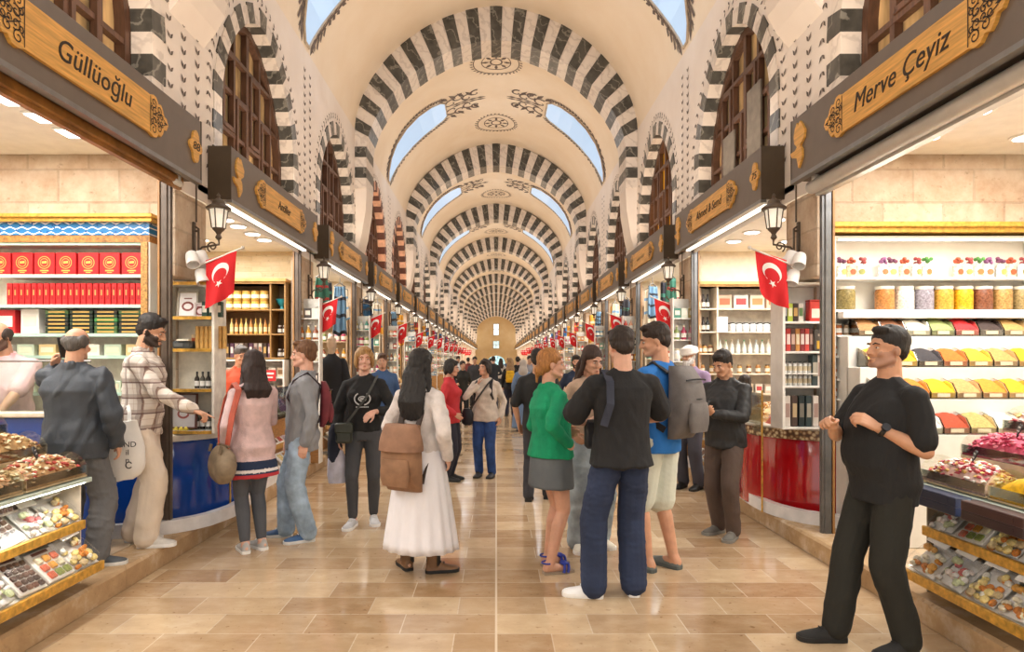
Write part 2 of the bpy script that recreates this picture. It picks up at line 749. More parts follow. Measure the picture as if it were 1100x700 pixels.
SURO = sur.mesh('surround_red', [M('5b3326', .5), M('d9a78a', .5)])
import bmesh
for me in (SUR, SURO, LAT):
    bm = bmesh.new()
    bm.from_mesh(me)
    bmesh.ops.recalc_face_normals(bm, faces=bm.faces)
    bm.to_mesh(me)
    bm.free()
wn = 0
for s in (-1, 1):
    for k in range(0, NSH + 1):
        wn += 1
        e = bpy.data.objects.new('window_%d' % wn, None)
        COL.objects.link(e)
        e.location = (s * HW, ys(k) + 1.44, 0)
        e.rotation_euler = (0, 0, PI if s < 0 else 0)
        struct(e)
        pk = 'room' if k < 3 else ('amber' if (s > 0 and k == 3) else ('glow' if s < 0 and k in (4, 5) else 'dim'))
        parts = [('surround', SURO if s < 0 and k in (4, 5) else SUR), ('reveal', REV), ('frame', LAT), ('pane', PANE[pk])]
        if k < 8:
            parts.append(('painted_garland', GAR))
        for pn, me in parts:
            o = bpy.data.objects.new(pn, me)
            COL.objects.link(o)
            o.parent = e
        if s > 0 and k == 2:    # two grey screens behind the lattice
            for y, z0, z1 in ((-.36, 3.65, 4.62), (.42, 3.6, 4.35)):
                MB().box(.13, .15, y - .19, y + .19, z0, z1).build('screen', M('6e675f', .6), e)

# ---- skylights and painted ornament of the vault
SKYM = newmat('sky_pane', .3)
SKYM.b.inputs['Base Color'].default_value = (.2, .3, .42, 1)
SKYM.b.inputs['Emission Color'].default_value = (.55, .74, 1, 1)
SKYM.b.inputs['Emission Strength'].default_value = .5
SKYM = SKYM.m
for r in range(-1, 12):
    ym = 12.55 + 7.16 * r - 3.58 + .35
    if ym < 0:
        continue
    orn = MB()
    for s in (-1, 1):
        prof = [(2.718, .06), (2.69, .2), (2.6, .38), (2.45, .52), (2.2, .6), (1.9, .62), (1.6, .58), (1.38, .5), (1.28, .36)]
        mb = MB()
        A = [vpt(s * x, ym - w, .012) for x, w in prof]
        B = [vpt(s * x, ym + w, .012) for x, w in prof]
        N = len(prof)
        mb.add(A + B, [(i, i + 1, N + i + 1, N + i) for i in range(N - 1)])
        wn += 1
        wo = struct(mb.build('window_%d' % wn, SKYM))
        fr = MB()
        for side in (-1, 1):
            fr.tube([vpt(s * x, ym + side * (w + .02), .012) for x, w in prof], .022, 5)
        fr.tube([vpt(s * 1.27, ym - .37, .012), vpt(s * 1.27, ym + .37, .012)], .022, 5)
        fr.tube([vpt(s * 2.717, ym - .07, .012), vpt(s * 2.717, ym + .07, .012)], .022, 5)
        fr.build('frame', M('b7a794', .6), wo)
        F = lambda u, v: vpt(u, v, .008)
        for side in (-1, 1):
            P = resample([(s * x, ym + side * (w + .14)) for x, w in prof], 26)
            ribbon(orn, P, .025, F)
            for i in range(1, 26):
                a = math.atan2(P[i][1] - P[i - 1][1], P[i][0] - P[i - 1][0])
                leaf(orn, P[i][0], P[i][1], a + .8, .11, .045, F)
                leaf(orn, P[i][0], P[i][1], a - .8, .11, .045, F)
            for q in range(4):     # flourish at the upper end
                ribbon(orn, spiral(s * (1.12 - .2 * q), ym + side * (.2 + .14 * (q % 2)), .22 - .02 * q, side * 1.2, .9 * side), [.06 - .003 * j for j in range(14)], F)
                leaf(orn, s * (1.2 - .2 * q), ym + side * (.42 - .06 * q), PI / 2 * side + s * .5, .34, .10, F)
                leaf(orn, s * (1.12 - .2 * q), ym + side * .05, PI if s > 0 else 0, .26, .07, F)
    for yc in (ym - 1.75, ym + 1.65):   # painted rosettes on the crown
        F = lambda u, v: vpt(u, v, .008)
        R = lambda rr, n=40: [(rr * math.cos(2 * PI * i / n), yc + rr * 1.05 * math.sin(2 * PI * i / n)) for i in range(n + 1)]
        ribbon(orn, R(.13), .035, F)
        ribbon(orn, R(.33), .02, F)
        ribbon(orn, R(.52), .02, F)
        for i in range(8):
            a = 2 * PI * i / 8
            leaf(orn, .15 * math.cos(a), yc + .15 * math.sin(a), a, .2, .08, F)
        for i in range(34):
            a = 2 * PI * i / 34
            leaf(orn, .53 * math.cos(a), yc + .55 * math.sin(a), a + .5, .09, .045, F)
    struct(orn.build('trim_%d' % (nrib + r + 2), PAINT, fix=False))
# ---- end wall with its gate
ENDW = m_plaster('end_plaster', 'd8b27c', 'e0c090')
mb = MB()
mb.box(-5.6, 5.6, YEND, YEND + .3, 3.0, 9)
for s in (-1, 1):
    mb.box(s * 1.25, s * 5.6, YEND, YEND + .3, 0, 3.0)
ap = [(1.25 * math.cos(PI * i / 16), 1.3 + .95 * math.sin(PI * i / 16)) for i in range(17)]
for (a, b), (c, d) in zip(ap, ap[1:]):
    mb.prism([(a, YEND, b), (c, YEND, d), (c, YEND, 3.0), (a, YEND, 3.0)], (0, .3, 0))
struct(mb.build('wall_end', ENDW))
DAY = M('dfefff', .5, var=.1, sc=3, emit=1.3)
struct(MB().box(-1.3, 1.3, YEND + .32, YEND + .36, 0, 2.4).build('door_1', M('9fc4ee', .5, var=.5, sc=4, emit=.9)))
for z0, z1, w in ((5.1, 6.7, .36), (3.25, 4.3, .42)):
    wn += 1
    wo = struct(MB().box(-w, w, YEND - .05, YEND - .02, z0, z1).build('window_%d' % wn, DAY if z0 > 5 else M('bfe4f6', .4, var=.3, emit=.8)))
    f = MB()
    for x in (-w, 0, w):
        f.box(x - .04, x + .04, YEND - .1, YEND - .03, z0 - .05, z1 + .05)
    for z in (z0, (z0 + z1) / 2, z1):
        f.box(-w - .04, w + .04, YEND - .1, YEND - .03, z - .04, z + .04)
    f.build('frame', M('cdbfa6', .5), wo)

# ---- shop shells: piers, partitions, ceilings, back walls
for nm, s in (('left', -1), ('right', 1)):
    struct(MB().box(s * 5.5, s * 5.6, -3, YEND, -.02, 3.6).build('wall_back_' + nm, M('e8dcc8', .7)))
    for k in range(0, NSH + 1):
        if k < NSH:
            y0, y1 = ye(k) + .02, ys(k + 1) - .02
            mb = MB()
            if k == 1:      # stands on the round corner counter, cut back round the display stand
                mb.box(s * HW, s * (HW + .16), y0, y1, 2.29, 3.045, c=.015)
                mb.box(s * HW, s * (HW + .16), 5.955, y1, 1.03, 2.3)
            else:
                mb.box(s * HW, s * (HW + .16), y0, y1, .13, 3.045, c=.015)
            struct(mb.build('pillar_%d' % (100 + k + (50 if s > 0 else 0)), STONE))
            mt = STONE if k in (1,) else (BRICK if k == 2 and s < 0 else CREAM)
            mb = MB()
            if k == 1:
                mb.box(s * (HW + .16), s * 4.3, pier(k) + .045, pier(k) + .11, 1.03, 3.6)
                mb.box(s * 4.3, s * 5.52, pier(k) + .045, pier(k) + .11, .13, 3.6)
            else:
                mb.box(s * (HW + .1), s * 5.52, pier(k) - .06, pier(k) + .06, .13, 3.6)
            struct(mb.build('wall_partition_' + nm, mt))
        zc = 3.42 if k <= 1 else 3.14
        struct(MB().box(s * (HW + .0), s * 5.52, ys(k) - (.2 if k == 2 else .31), ye(k) + .29, zc, zc + .06).build('ceiling', WHITE))
    struct(MB().box(s * (HW + .01), s * (HW + .03), -3, YEND, 3.6, 3.62).build('trim_%d' % (60 + (s > 0)), TAUPE))
    # close the outside above the shops
    struct(MB().box(s * (HW + .4), s * 5.6, -3, YEND, 3.55, 3.6).build('ceiling_' + nm, CREAM))

# ---- camera
cd = bpy.data.cameras.new('camera')
cam = bpy.data.objects.new('camera', cd)
COL.objects.link(cam)
cam.location = (0, 0, EYE)
cam.rotation_euler = (PI / 2, 0, 0)
cd.sensor_width = 36
cd.lens = FPX / 1100 * 36
cd.shift_x = (550 - VX) / 1100
cd.shift_y = (VY - 350) / 1100
cd.clip_start = .05
cd.clip_end = 300
SC.camera = cam

# ---- light
w = bpy.data.worlds.new('world')
SC.world = w
w.use_nodes = True
bg = w.node_tree.nodes['Background']
bg.inputs[0].default_value = (1, .95, .88, 1)
bg.inputs[1].default_value = 1.0


def area(name, loc, rot, sx, sy, power, col=(1, 1, 1), spread=PI):
    ld = bpy.data.lights.new(name, 'AREA')
    ld.shape = 'RECTANGLE'
    ld.size, ld.size_y = sx, sy
    ld.energy = power
    ld.color = col
    ld.spread = spread
    o = bpy.data.objects.new(name, ld)
    COL.objects.link(o)
    o.location = loc
    o.rotation_euler = rot
    return o


for s in (-1, 1):
    for k in range(0, NSH + 1):
        ym = ys(k) + 1.45
        zc = 3.38 if k <= 1 else 3.1
        # ceiling panel lamps inside each shop, plus an added warm uplight over its fascia to fill the vault
        area('shop_lamp', (s * 3.75, ym, zc), (0, 0, 0), 1.9, 2.5, 95 if k < 3 else 75, (1, .96, .9))
        area('vault_fill_light', (s * 2.45, ym, 3.68), (PI, s * -.25, 0), .12, 2.1, 20, (1, .80, .6))
    # daylight of the skylights
for r in range(-1, 12):
    ym = 12.55 + 7.16 * r - 3.58 + .35
    if ym > 0:
        for s in (-1, 1):
            area('skylight_lamp', vpt(s * 1.9, ym, .06), (0, s * .75, 0), 1.2, 1.6, 22, (.85, .93, 1))
SC.view_settings.view_transform = 'Standard'
SC.view_settings.look = 'None'
SC.view_settings.gamma = 1
SC.view_settings.exposure = 0.42
SC.view_settings.use_curve_mapping = False
SC.cycles.use_denoising = True
SC.cycles.max_bounces = 6
SC.cycles.diffuse_bounces = 3
SC.cycles.glossy_bounces = 3
SC.cycles.transparent_max_bounces = 12
SC.cycles.caustics_reflective = False
SC.cycles.caustics_refractive = False
SC.cycles.sample_clamp_indirect = 6
# ================================================================ people
def remesh(mb, vox, it=4, fac=.5):
    """union of overlapping closed shapes as one continuous skin"""
    me = bpy.data.meshes.new('tmp')
    me.from_pydata(mb.v, [], mb.f)
    ob = bpy.data.objects.new('tmp', me)
    COL.objects.link(ob)
    r = ob.modifiers.new('r', 'REMESH')
    r.mode = 'VOXEL'
    r.voxel_size = vox
    if it:
        q = ob.modifiers.new('s', 'SMOOTH')
        q.factor = fac
        q.iterations = it
    dg = bpy.context.evaluated_depsgraph_get()
    dg.update()
    out = bpy.data.meshes.new_from_object(ob.evaluated_get(dg))
    bpy.data.objects.remove(ob)
    bpy.data.meshes.remove(me)
    return out


def wrinkle(me, amp, freq=(14, 14, 9), seed=0, zr=None):
    n = len(me.vertices)
    co = np.empty(n * 3)
    me.vertices.foreach_get('co', co)
    co = co.reshape(-1, 3)
    no = np.empty(n * 3)
    me.vertices.foreach_get('normal', no)
    no = no.reshape(-1, 3)
    rg = np.random.RandomState(seed)
    h = np.zeros(n)
    for i in range(7):
        d = rg.normal(size=3) * np.array(freq) * (1 + .35 * i)
        h += np.sin(co @ d + rg.rand() * 6.28 + 1.5 * np.sin(co @ (d[[1, 2, 0]] * .6))) / (1 + .45 * i)
    h = np.where(h < 0, h * .3, h)      # folds stand out more than they sink in
    co += no * (h * amp / 2.0)[:, None]
    me.vertices.foreach_set('co', co.ravel())
    me.update()


def ik(a, b, l1, l2, hint):
    """middle joint of a two-bone limb from a to b bending towards hint"""
    a, b, hint = Vector(a), Vector(b), Vector(hint)
    d = b - a
    L = d.length
    if L > (l1 + l2) * .998:
        b = a + d * ((l1 + l2) * .998 / L)
        d = b - a
        L = d.length
    u = d / L
    t = (l1 * l1 - l2 * l2 + L * L) / (2 * L)
    h = math.sqrt(max(0, l1 * l1 - t * t))
    w = hint - u * hint.dot(u)
    w = w.normalized() if w.length > 1e-5 else u.orthogonal()
    return a + u * t + w * h, b


def ell_rings(mb, rings, n=24, e=2.3):
    out = []
    for cx, cy, cz, rx, ry in rings:
        r = []
        for j in range(n):
            a = 2 * PI * j / n
            c, s_ = math.cos(a), math.sin(a)
            r.append(Vector((cx + rx * math.copysign(abs(c) ** (2 / e), c), cy + ry * math.copysign(abs(s_) ** (2 / e), s_), cz)))
        out.append(r)
    return out


SKINS = {}


def skin(h):
    k = 'skin' + h
    if k not in MATS:
        t = newmat('skin_' + h, .5)
        vec = t.coord()
        c = lin(h)
        nz = t.noise(vec, 14, 3)
        t.l(t.ramp(nz, [(.3, tuple(x * .88 for x in c[:3]) + (1,)), (.7, tuple(min(1, x * 1.08) for x in c[:3]) + (1,))]), t.b.inputs['Base Color'])
        t.b.inputs['Subsurface Weight'].default_value = .12
        t.b.inputs['Subsurface Radius'].default_value = (.02, .008, .004)
        MATS[k] = t.m
    return MATS[k]


def fabric(h, var=.1, kind=None, rough=.85):
    if kind == 'denim':
        return M(h, .85, var=.22, sc=7, bump=.25, bsc=160)
    if kind == 'knit':
        return M(h, .95, var=.1, sc=12, bump=.5, bsc=120)
    return M(h, rough, var=var, sc=6, bump=.2, bsc=90, stretch=(1, 1, .6))


def plaid():
    t = newmat('plaid_flannel', .9)
    vec = t.coord()
    sp = t.n('SeparateXYZ')
    t.l(vec, sp.inputs[0])
    c = lin('e6ddd4')
    base = t.mix(0.0, c, c)
    sxy = t.math('ADD', sp.outputs[0], sp.outputs[1])
    for ax, ph in ((sxy, 0), (sp.outputs[2], .3)):
        for per, w, col, f in ((.115, .3, '9c8d86', .75), (.115, .09, '5a2f2b', .9), (.0575, .08, 'b9a08e', .6)):
            fr = t.math('FRACT', t.math('MULTIPLY_ADD', ax, 1 / per, ph + 10))
            base = t.mix(t.math('MULTIPLY', t.math('LESS_THAN', fr, w), f * .8), base, lin(col))
    t.l(base, t.b.inputs['Base Color'])
    return t.m


HAIRC = {}


def hairmat(h):
    k = 'hair' + h
    if k not in MATS:
        t = newmat('hair_' + h, .6)
        vec = t.coord((70, 70, 6))
        nz = t.noise(vec, 1.5, 3)
        c = lin(h)
        t.l(t.ramp(nz, [(.25, tuple(x * .45 for x in c[:3]) + (1,)), (.75, tuple(min(1, x * 1.5 + .004) for x in c[:3]) + (1,))]), t.b.inputs['Base Color'])
        t.bump(nz, .5, .01)
        MATS[k] = t.m
    return MATS[k]


def hand(mb, w, d, pn, side_out, curl=.5, s=1.0, point=False, nf=7):
    """palm, four bent fingers of unequal length and a thumb leaving the side of the palm; side_out points to the thumb side"""
    w, d, pn = Vector(w), Vector(d).normalized(), Vector(pn)
    pn = (pn - d * pn.dot(d)).normalized()
    sd = Vector(side_out)
    sd = (sd - d * sd.dot(d) - pn * sd.dot(pn)).normalized()
    offs_ = (.031, .0105, -.0105, -.03)
    ln = (.070, .078, .072, .056)
    for i, o in enumerate(offs_):
        kn = w + d * (.088 - abs(i - 1) * .004) * s + sd * o * s
        mb.cap(w + d * .012 * s + sd * o * .62 * s, kn, .0155 * s, .0125 * s, nf)
        c = curl * (1 + .12 * i)
        if point and i == 0:
            c = .06
        elif point:
            c = max(curl, 1.2)
        a, p = c * .55, kn
        for q, f in ((.45, .0098), (.31, .0088), (.24, .0078)):
            dd = d * math.cos(a) + pn * math.sin(a)
            p2 = p + dd * ln[i] * q * s * 1.08
            mb.cap(p, p2, f * s, (f - .0009) * s, nf)
            p = p2
            a += c * .75
    t0 = w + d * .025 * s + sd * .02 * s
    t1 = w + d * .058 * s + sd * .048 * s + pn * .018 * s
    t2 = t1 + (d * .8 + sd * .15 + pn * (.25 + .4 * curl)).normalized() * .034 * s
    t3 = t2 + (d * .9 - sd * .15 + pn * (.2 + .5 * curl)).normalized() * .026 * s
    mb.cap(t0, t1, .016 * s, .0125 * s, nf)
    mb.cap(t1, t2, .0118 * s, .0105 * s, nf)
    mb.cap(t2, t3, .0105 * s, .0085 * s, nf)


class Person:
    """builds one standing figure; local frame: feet at z 0, faces -y, its own left is +x, 1.75 m tall before scaling"""

    def __init__(s, name, label, loc, h, phi, fem=False, wide=1.0, vox=.009, lean=0.0, head=(0, 0, 0), L=None, R=None, Le=(.5, .6, -.3), Re=(-.5, .6, -.3),
                 fL=(.10, .03, 0), fR=(-.10, .03, 0), sk='d9a88a', belly=0.0, curlL=.45, curlR=.45, pL=None, pR=None, tL=None, tR=None, pointR=False, dL=None, dR=None, seed=1,
                 base=0.0, roll=0.0):
        s.vox, s.fem, s.wide, s.seed, s.skc = vox, fem, wide, seed, sk
        s.root = thing(name, label, 'person', loc, math.radians(phi))
        s.root.scale = (h / 1.75,) * 3
        s.lean = Matrix.Translation((0, 0, .95)) @ Matrix.Rotation(math.radians(lean), 4, 'X') @ Matrix.Rotation(math.radians(roll), 4, 'Y') @ Matrix.Translation((0, 0, -.95))
        sw = (.158 if fem else .182) * (.5 + .5 * wide)
        T = lambda p: s.lean @ Vector(p)
        s.T = T
        s.shL, s.shR = T((sw, .015, 1.38)), T((-sw, .015, 1.38))
        L = L or (.235, -.03, .86)
        R = R or (-.235, -.03, .86)
        s.elL, s.wrL = ik(s.shL, L, .285, .25, Le)
        s.elR, s.wrR = ik(s.shR, R, .285, .25, Re)
        s.fL, s.fR = fL, fR
        hp = .088
        up = .09
        s.hipL, s.hipR = Vector((hp, 0, .91)), Vector((-hp, 0, .91))
        s.anL, s.anR = Vector((fL[0], fL[1], .09)), Vector((fR[0], fR[1], .09))
        kh = lambda f: Vector((math.sin(math.radians(f[2])) * .6, -1, 0))
        s.knL, s.anL = ik(s.hipL, s.anL, .43, .41, kh(fL))
        s.knR, s.anR = ik(s.hipR, s.anR, .43, .41, kh(fR))
        w = wide
        if fem:
            s.tor = [(0, .005, .84, .155 * w, .11 * w), (0, .012, .92, .168 * w, .118 * w), (0, .005, 1.0, .150 * w, .105 * w), (0, 0, 1.10, .125 * w, .092 * w), (0, 0, 1.2, .135 * w, .1 * w),
                     (0, 0, 1.29, .146 * w, .112 * w), (0, .012, 1.36, .138, .092), (0, .02, 1.415, .098, .07), (0, .022, 1.465, .058, .056)]
        else:
            s.tor = [(0, .005, .84, .150 * w, .11 * w), (0, .01, .92, .160 * w, .118 * w), (0, -belly * .3, 1.0, .155 * w, .112 * w + belly * .35), (0, -belly * .55, 1.10, .148 * w, .108 * w + belly * .55),
                     (0, -belly * .4, 1.2, .155 * w, .112 * w + belly * .4), (0, 0, 1.29, .166 * w, .12 * w), (0, .01, 1.36, .155 * w, .102), (0, .018, 1.415, .112, .078), (0, .022, 1.465, .066, .062)]
        # --- body
        mb = MB()
        mb.loft([[T(p) for p in r] for r in ell_rings(mb, s.tor)])
        if fem:
            for q in (-1, 1):
                mb.ell(T((q * .07, -.085, 1.275)), (.062, .05, .06), 12)
        ar = .037 if fem else .043 * (.6 + .4 * w)
        for sh, el, wr, dd, pn, th, cu, pt, q in ((s.shL, s.elL, s.wrL, dL, pL, tL, curlL, False, 1), (s.shR, s.elR, s.wrR, dR, pR, tR, curlR, pointR, -1)):
            mb.cap(T((q * .08, .018, 1.375)), sh, .056, ar + .008, 12)
            mb.cap(T((q * .025, .026, 1.47)), T((q * .13, .02, 1.39)), .038, .034, 10)
            mb.cap(sh, el, ar + .008, ar * .86, 12)
            mid = el.lerp(wr, .35)
            mb.cap(el, mid, ar * .87, ar * .9, 12)
            mb.cap(mid, wr, ar * .9, .0265 if not fem else .023, 12)
            d = Vector(dd) if dd else (wr - el).normalized()
            pnv = Vector(pn) if pn else Vector((-q, 0, 0)) * .9 + Vector((0, .35, 0))
            thv = Vector(th) if th else Vector((0, -1, 0))
            hand(mb, wr, d, pnv, thv, cu, 1.0 if not fem else .92, pt)
        for hi, kn, an, f in ((s.hipL, s.knL, s.anL, fL), (s.hipR, s.knR, s.anR, fR)):
            t1 = .088 if fem else .085
            mb.cap(hi, kn, t1 * w ** .5, .056, 14)
            c = kn.lerp(an, .33) + Vector((0, .012, 0))
            mb.cap(kn, c, .053, .055, 12)
            mb.cap(c, an, .053, .037, 12)
            a = math.radians(f[2])
            fd = Vector((math.sin(a), -math.cos(a), 0))
            mb.cap(an, Vector((an.x, an.y, .045)) - fd * .03, .038, .036, 10)
            mb.cap(Vector((an.x, an.y, .05)), Vector((an.x, an.y, .03)) + fd * .13, .04, .024, 10)
        # neck and head
        nk = T((0, .025, 1.46))
        s.headpiv = T((0, .02, 1.53))
        HM = Matrix.Translation(s.headpiv) @ Matrix.Rotation(math.radians(head[0]), 4, 'Z') @ Matrix.Rotation(math.radians(head[1]), 4, 'X') @ Matrix.Rotation(math.radians(head[2]), 4, 'Y')
        s.HM = HM
        hd = lambda x, y, z: HM @ Vector((x, y - .02, z - 1.53))
        s.hd = hd
        rot = HM.to_3x3()
        s.rot = rot
        nr = .050 if fem else .057
        mb.cap(nk, hd(0, .02, 1.58), nr + .006, nr, 12)
        mb.ell(hd(0, .012, 1.662), (.073, .092, .086), 18, rot=rot)
        mb.ell(hd(0, -.022, 1.60), (.058, .068, .082), 16, rot=rot)
        mb.ell(hd(0, -.068, 1.548), (.028, .024, .022), 10, rot=rot)                  # chin
        for q in (-1, 1):
            mb.cap(hd(q * .05, .0, 1.575), hd(q * .02, -.07, 1.545), .022, .02, 10)    # jaw
            mb.ell(hd(q * .038, -.068, 1.605), (.022, .02, .02), 8, rot=rot)            # cheek
            mb.ell(hd(q * .074, .012, 1.622), (.010, .019, .031), 8, rot=rot)           # ear
            mb.ell(hd(q * .03, -.076, 1.659), (.022, .014, .008), 8, rot=rot)           # brow ridge
        mb.cap(hd(0, -.088, 1.648), hd(0, -.108, 1.606), .009, .0125, 8)                 # nose
        for q in (-1, 1):
            mb.ell(hd(q * .011, -.098, 1.602), (.008, .009, .007), 8, rot=rot)
        mb.ell(hd(0, -.088, 1.569), (.021, .011, .006), 8, rot=rot)
        mb.ell(hd(0, -.086, 1.560), (.018, .011, .006), 8, rot=rot)
        me = remesh(mb, vox * .8, 2)
        me.materials.append(skin(sk))
        s.body = place('body', me, s.root, True, ang=4, fix=False)
        # features
        for q in (-1, 1):
            e = MB()
            e.ell(hd(q * .030, -.0775, 1.636), (.0115, .007, .0055), 10, 0, rot)
            e.ell(hd(q * .030, -.0830, 1.636), (.0055, .003, .0052), 8, 1, rot)
            e.build('eye', [M('d8d0c8', .35, var=.02), M('2a1a10', .3, var=.02)], s.root, True, fix=False)
        m_ = MB()
        m_.ell(hd(0, -.0965, 1.569), (.017, .0045, .0034), 10, 0, rot)
        m_.ell(hd(0, -.095, 1.5615), (.014, .0045, .0036), 10, 0, rot)
        m_.build('lips', M('bd7668' if fem else 'b07a68', .5), s.root, True, fix=False)

    def brows(s, col):
        for q in (-1, 1):
            b = MB()
            b.tube([s.hd(q * .012, -.091, 1.654), s.hd(q * .03, -.0915, 1.661), s.hd(q * .05, -.079, 1.655)], [.003, .0042, .0022], 6)
            b.build('eyebrow', hairmat(col), s.root, True, fix=False)

    def fin(s, mb, name, mat, it=3, amp=0.0, freq=(16, 16, 10), vox=None, cut=None, group=None):
        me = remesh(mb, vox or s.vox, it)
        if amp:
            wrinkle(me, amp * (1.35 if amp > .0045 and name not in ('hair', 'beard') else 1), freq, s.seed * 7 + len(name))
        for m in (mat if isinstance(mat, list) else [mat]):
            me.materials.append(m)
        if cut:
            import bmesh
            bm = bmesh.new()
            bm.from_mesh(me)
            bmesh.ops.bisect_plane(bm, geom=bm.verts[:] + bm.edges[:] + bm.faces[:], plane_co=cut[0], plane_no=cut[1], clear_outer=True)
            bm.to_mesh(me)
            bm.free()
        return place(name, me, s.root, True, ang=4, fix=False)

    def hair(s, style, col, zend=1.3, grey=False):
        mat = hairmat(col)
        hd, rot, mb = s.hd, s.rot, MB()
        if style == 'balding':
            for q in (-1, 1):
                mb.ell(hd(q * .062, .035, 1.645), (.026, .06, .05), 12, rot=rot)
            mb.ell(hd(0, .075, 1.635), (.066, .036, .055), 14, rot=rot)
            mb.ell(hd(0, .06, 1.60), (.056, .045, .04), 12, rot=rot)
            s.fin(mb, 'hair', mat, 2, .002, (60, 60, 60), vox=.008)
        elif style in ('short', 'crop'):
            k = .0 if style == 'crop' else .005
            mb.ell(hd(0, .024, 1.684), (.081 + k * .5, .097 + k * .5, .084 + k), 18, rot=rot)
            mb.ell(hd(0, .062, 1.63), (.068, .054, .066), 14, rot=rot)
            for q in (-1, 1):
                mb.ell(hd(q * .068, .028, 1.648), (.014, .035, .04), 8, rot=rot)
            if style == 'short':
                mb.ell(hd(.012, -.045, 1.735), (.058, .042, .026), 10, rot=rot)
            s.fin(mb, 'hair', mat, 2, .004, (70, 70, 40), vox=.008)
        elif style in ('long', 'bob', 'bun', 'updo'):
            mb.ell(hd(0, .024, 1.685), (.087, .100, .086), 18, rot=rot)
            mb.ell(hd(0, .055, 1.64), (.083, .07, .085), 14, rot=rot)
            if style == 'bob':
                for q in (-1, 1):
                    mb.ell(hd(q * .078, -.002, 1.63), (.022, .058, .085), 12, rot=rot)
                mb.ell(hd(0, .065, 1.585), (.082, .05, .07), 12, rot=rot)
                mb.ell(hd(.022, -.055, 1.728), (.05, .028, .02), 10, rot=rot)
            elif style == 'long':
                T = s.T
                top = hd(0, .06, 1.64)
                p2 = T((0, .095, 1.48))
                p3 = T((0, .135, (1.48 + zend) / 2))
                p4 = T((0, .125, zend))
                rings = []
                for c, rx, ry in ((top, .085, .05), (hd(0, .085, 1.57), .092, .048), (p2, .112, .052), (p3, .125, .04), (p4, .10, .02)):
                    rings.append([c + Vector((rx * math.cos(a), ry * math.sin(a), -.02 * abs(math.sin(a * 3)) if c is p4 else 0)) for a in [2 * PI * j / 20 for j in range(20)]])
                mb.loft(rings)
                for q in (-1, 1):
                    mb.cap(hd(q * .078, .015, 1.67), hd(q * .086, .01, 1.56), .022, .024, 10)
                    mb.cap(hd(q * .086, .01, 1.56), T((q * .115, .05, 1.42)), .024, .02, 10)
                    if zend < 1.4:
                        mb.cap(T((q * .115, .05, 1.42)), T((q * .12, .09, zend + .08)), .026, .014, 10)
            else:
                mb.ell(hd(0, .085, 1.60), (.06, .045, .06), 12, rot=rot)
                if style == 'bun':
                    mb.ell(hd(0, .115, 1.585), (.034, .03, .04), 10, rot=rot)
                    mb.cap(hd(0, .12, 1.58), hd(.01, .115, 1.49), .02, .01, 8)
            s.fin(mb, 'hair', mat, 3, .0045, (75, 75, 7), vox=.008)

    def stubble(s, col, z1=1.588):
        me = s.body.data
        t = skin(col)
        me.materials.append(t)
        inv = s.HM.inverted()
        for f in me.polygons:
            c = inv @ f.center
            x, y, z = c.x, c.y + .02, c.z + 1.53
            if 1.51 < z < 1.66 and y < .012 and y > -.125 and abs(x) < .085:
                top = 1.585 if abs(x) < .03 else 1.585 + (abs(x) - .03) * 1.3
                lip = abs(x) < .022 and 1.5545 < z < 1.577 and y < -.06
                nose = z > 1.59 and abs(x) < .03
                if z < top and not lip and not nose and (y < -.0 or z < 1.64) and z > 1.522 + max(0, y + .04) * .35:
                    f.material_index = 1

    def beard(s, col, big=0.0):
        s.stubble(col)
        if big <= 0:
            return
        mb, hd, rot = MB(), s.hd, s.rot
        mb.ell(hd(0, -.062 - big * .3, 1.545 - big * .4), (.036 + big * .4, .034 + big * .3, .03 + big), 12, rot=rot)
        for q in (-1, 1):
            mb.cap(hd(q * .058, -.005, 1.60), hd(q * .034, -.058, 1.55), .013 + big * .15, .019 + big * .2, 10)
            mb.cap(hd(q * .004, -.097, 1.583), hd(q * .024, -.084, 1.572), .006, .006, 8)
            mb.cap(hd(q * .026, -.083, 1.575), hd(q * .026, -.075, 1.55), .008, .012, 8)
        s.fin(mb, 'beard', hairmat(col), 2, .002, (90, 90, 60), vox=.007)

    def top(s, kind, mat, hem=.86, ease=.016, sleeve=1.0, name='top', amp=.006, flare=0.0, neck=1.47, sl=.012, open_=False, seam=None):
        mb = MB()
        rings = []
        base = s.tor
        for cx, cy, cz, rx, ry in base:
            if cz < 1.44:
                z = cz
                rings.append((cx, cy, z, rx + ease * (.6 if z > 1.36 else 1), ry + ease * (.6 if z > 1.36 else 1)))
        f0 = rings[0]
        rings = [r for r in rings if r[2] > hem + .02]
        rings.insert(0, (f0[0], rings[0][1], hem, rings[0][3] + flare, rings[0][4] + flare * .8))
        zt = rings[-1]
        rings.append((0, .022, neck, .066 + ease * .2, .063 + ease * .2))
        mb.loft([[s.T(p) for p in r] for r in ell_rings(mb, rings)])
        if s.fem:
            for q in (-1, 1):
                mb.ell(s.T((q * .068, -.082, 1.27)), (.07 + ease * .3, .055 + ease * .6, .07), 12)
        ar = .037 if s.fem else .043 * (.6 + .4 * s.wide)
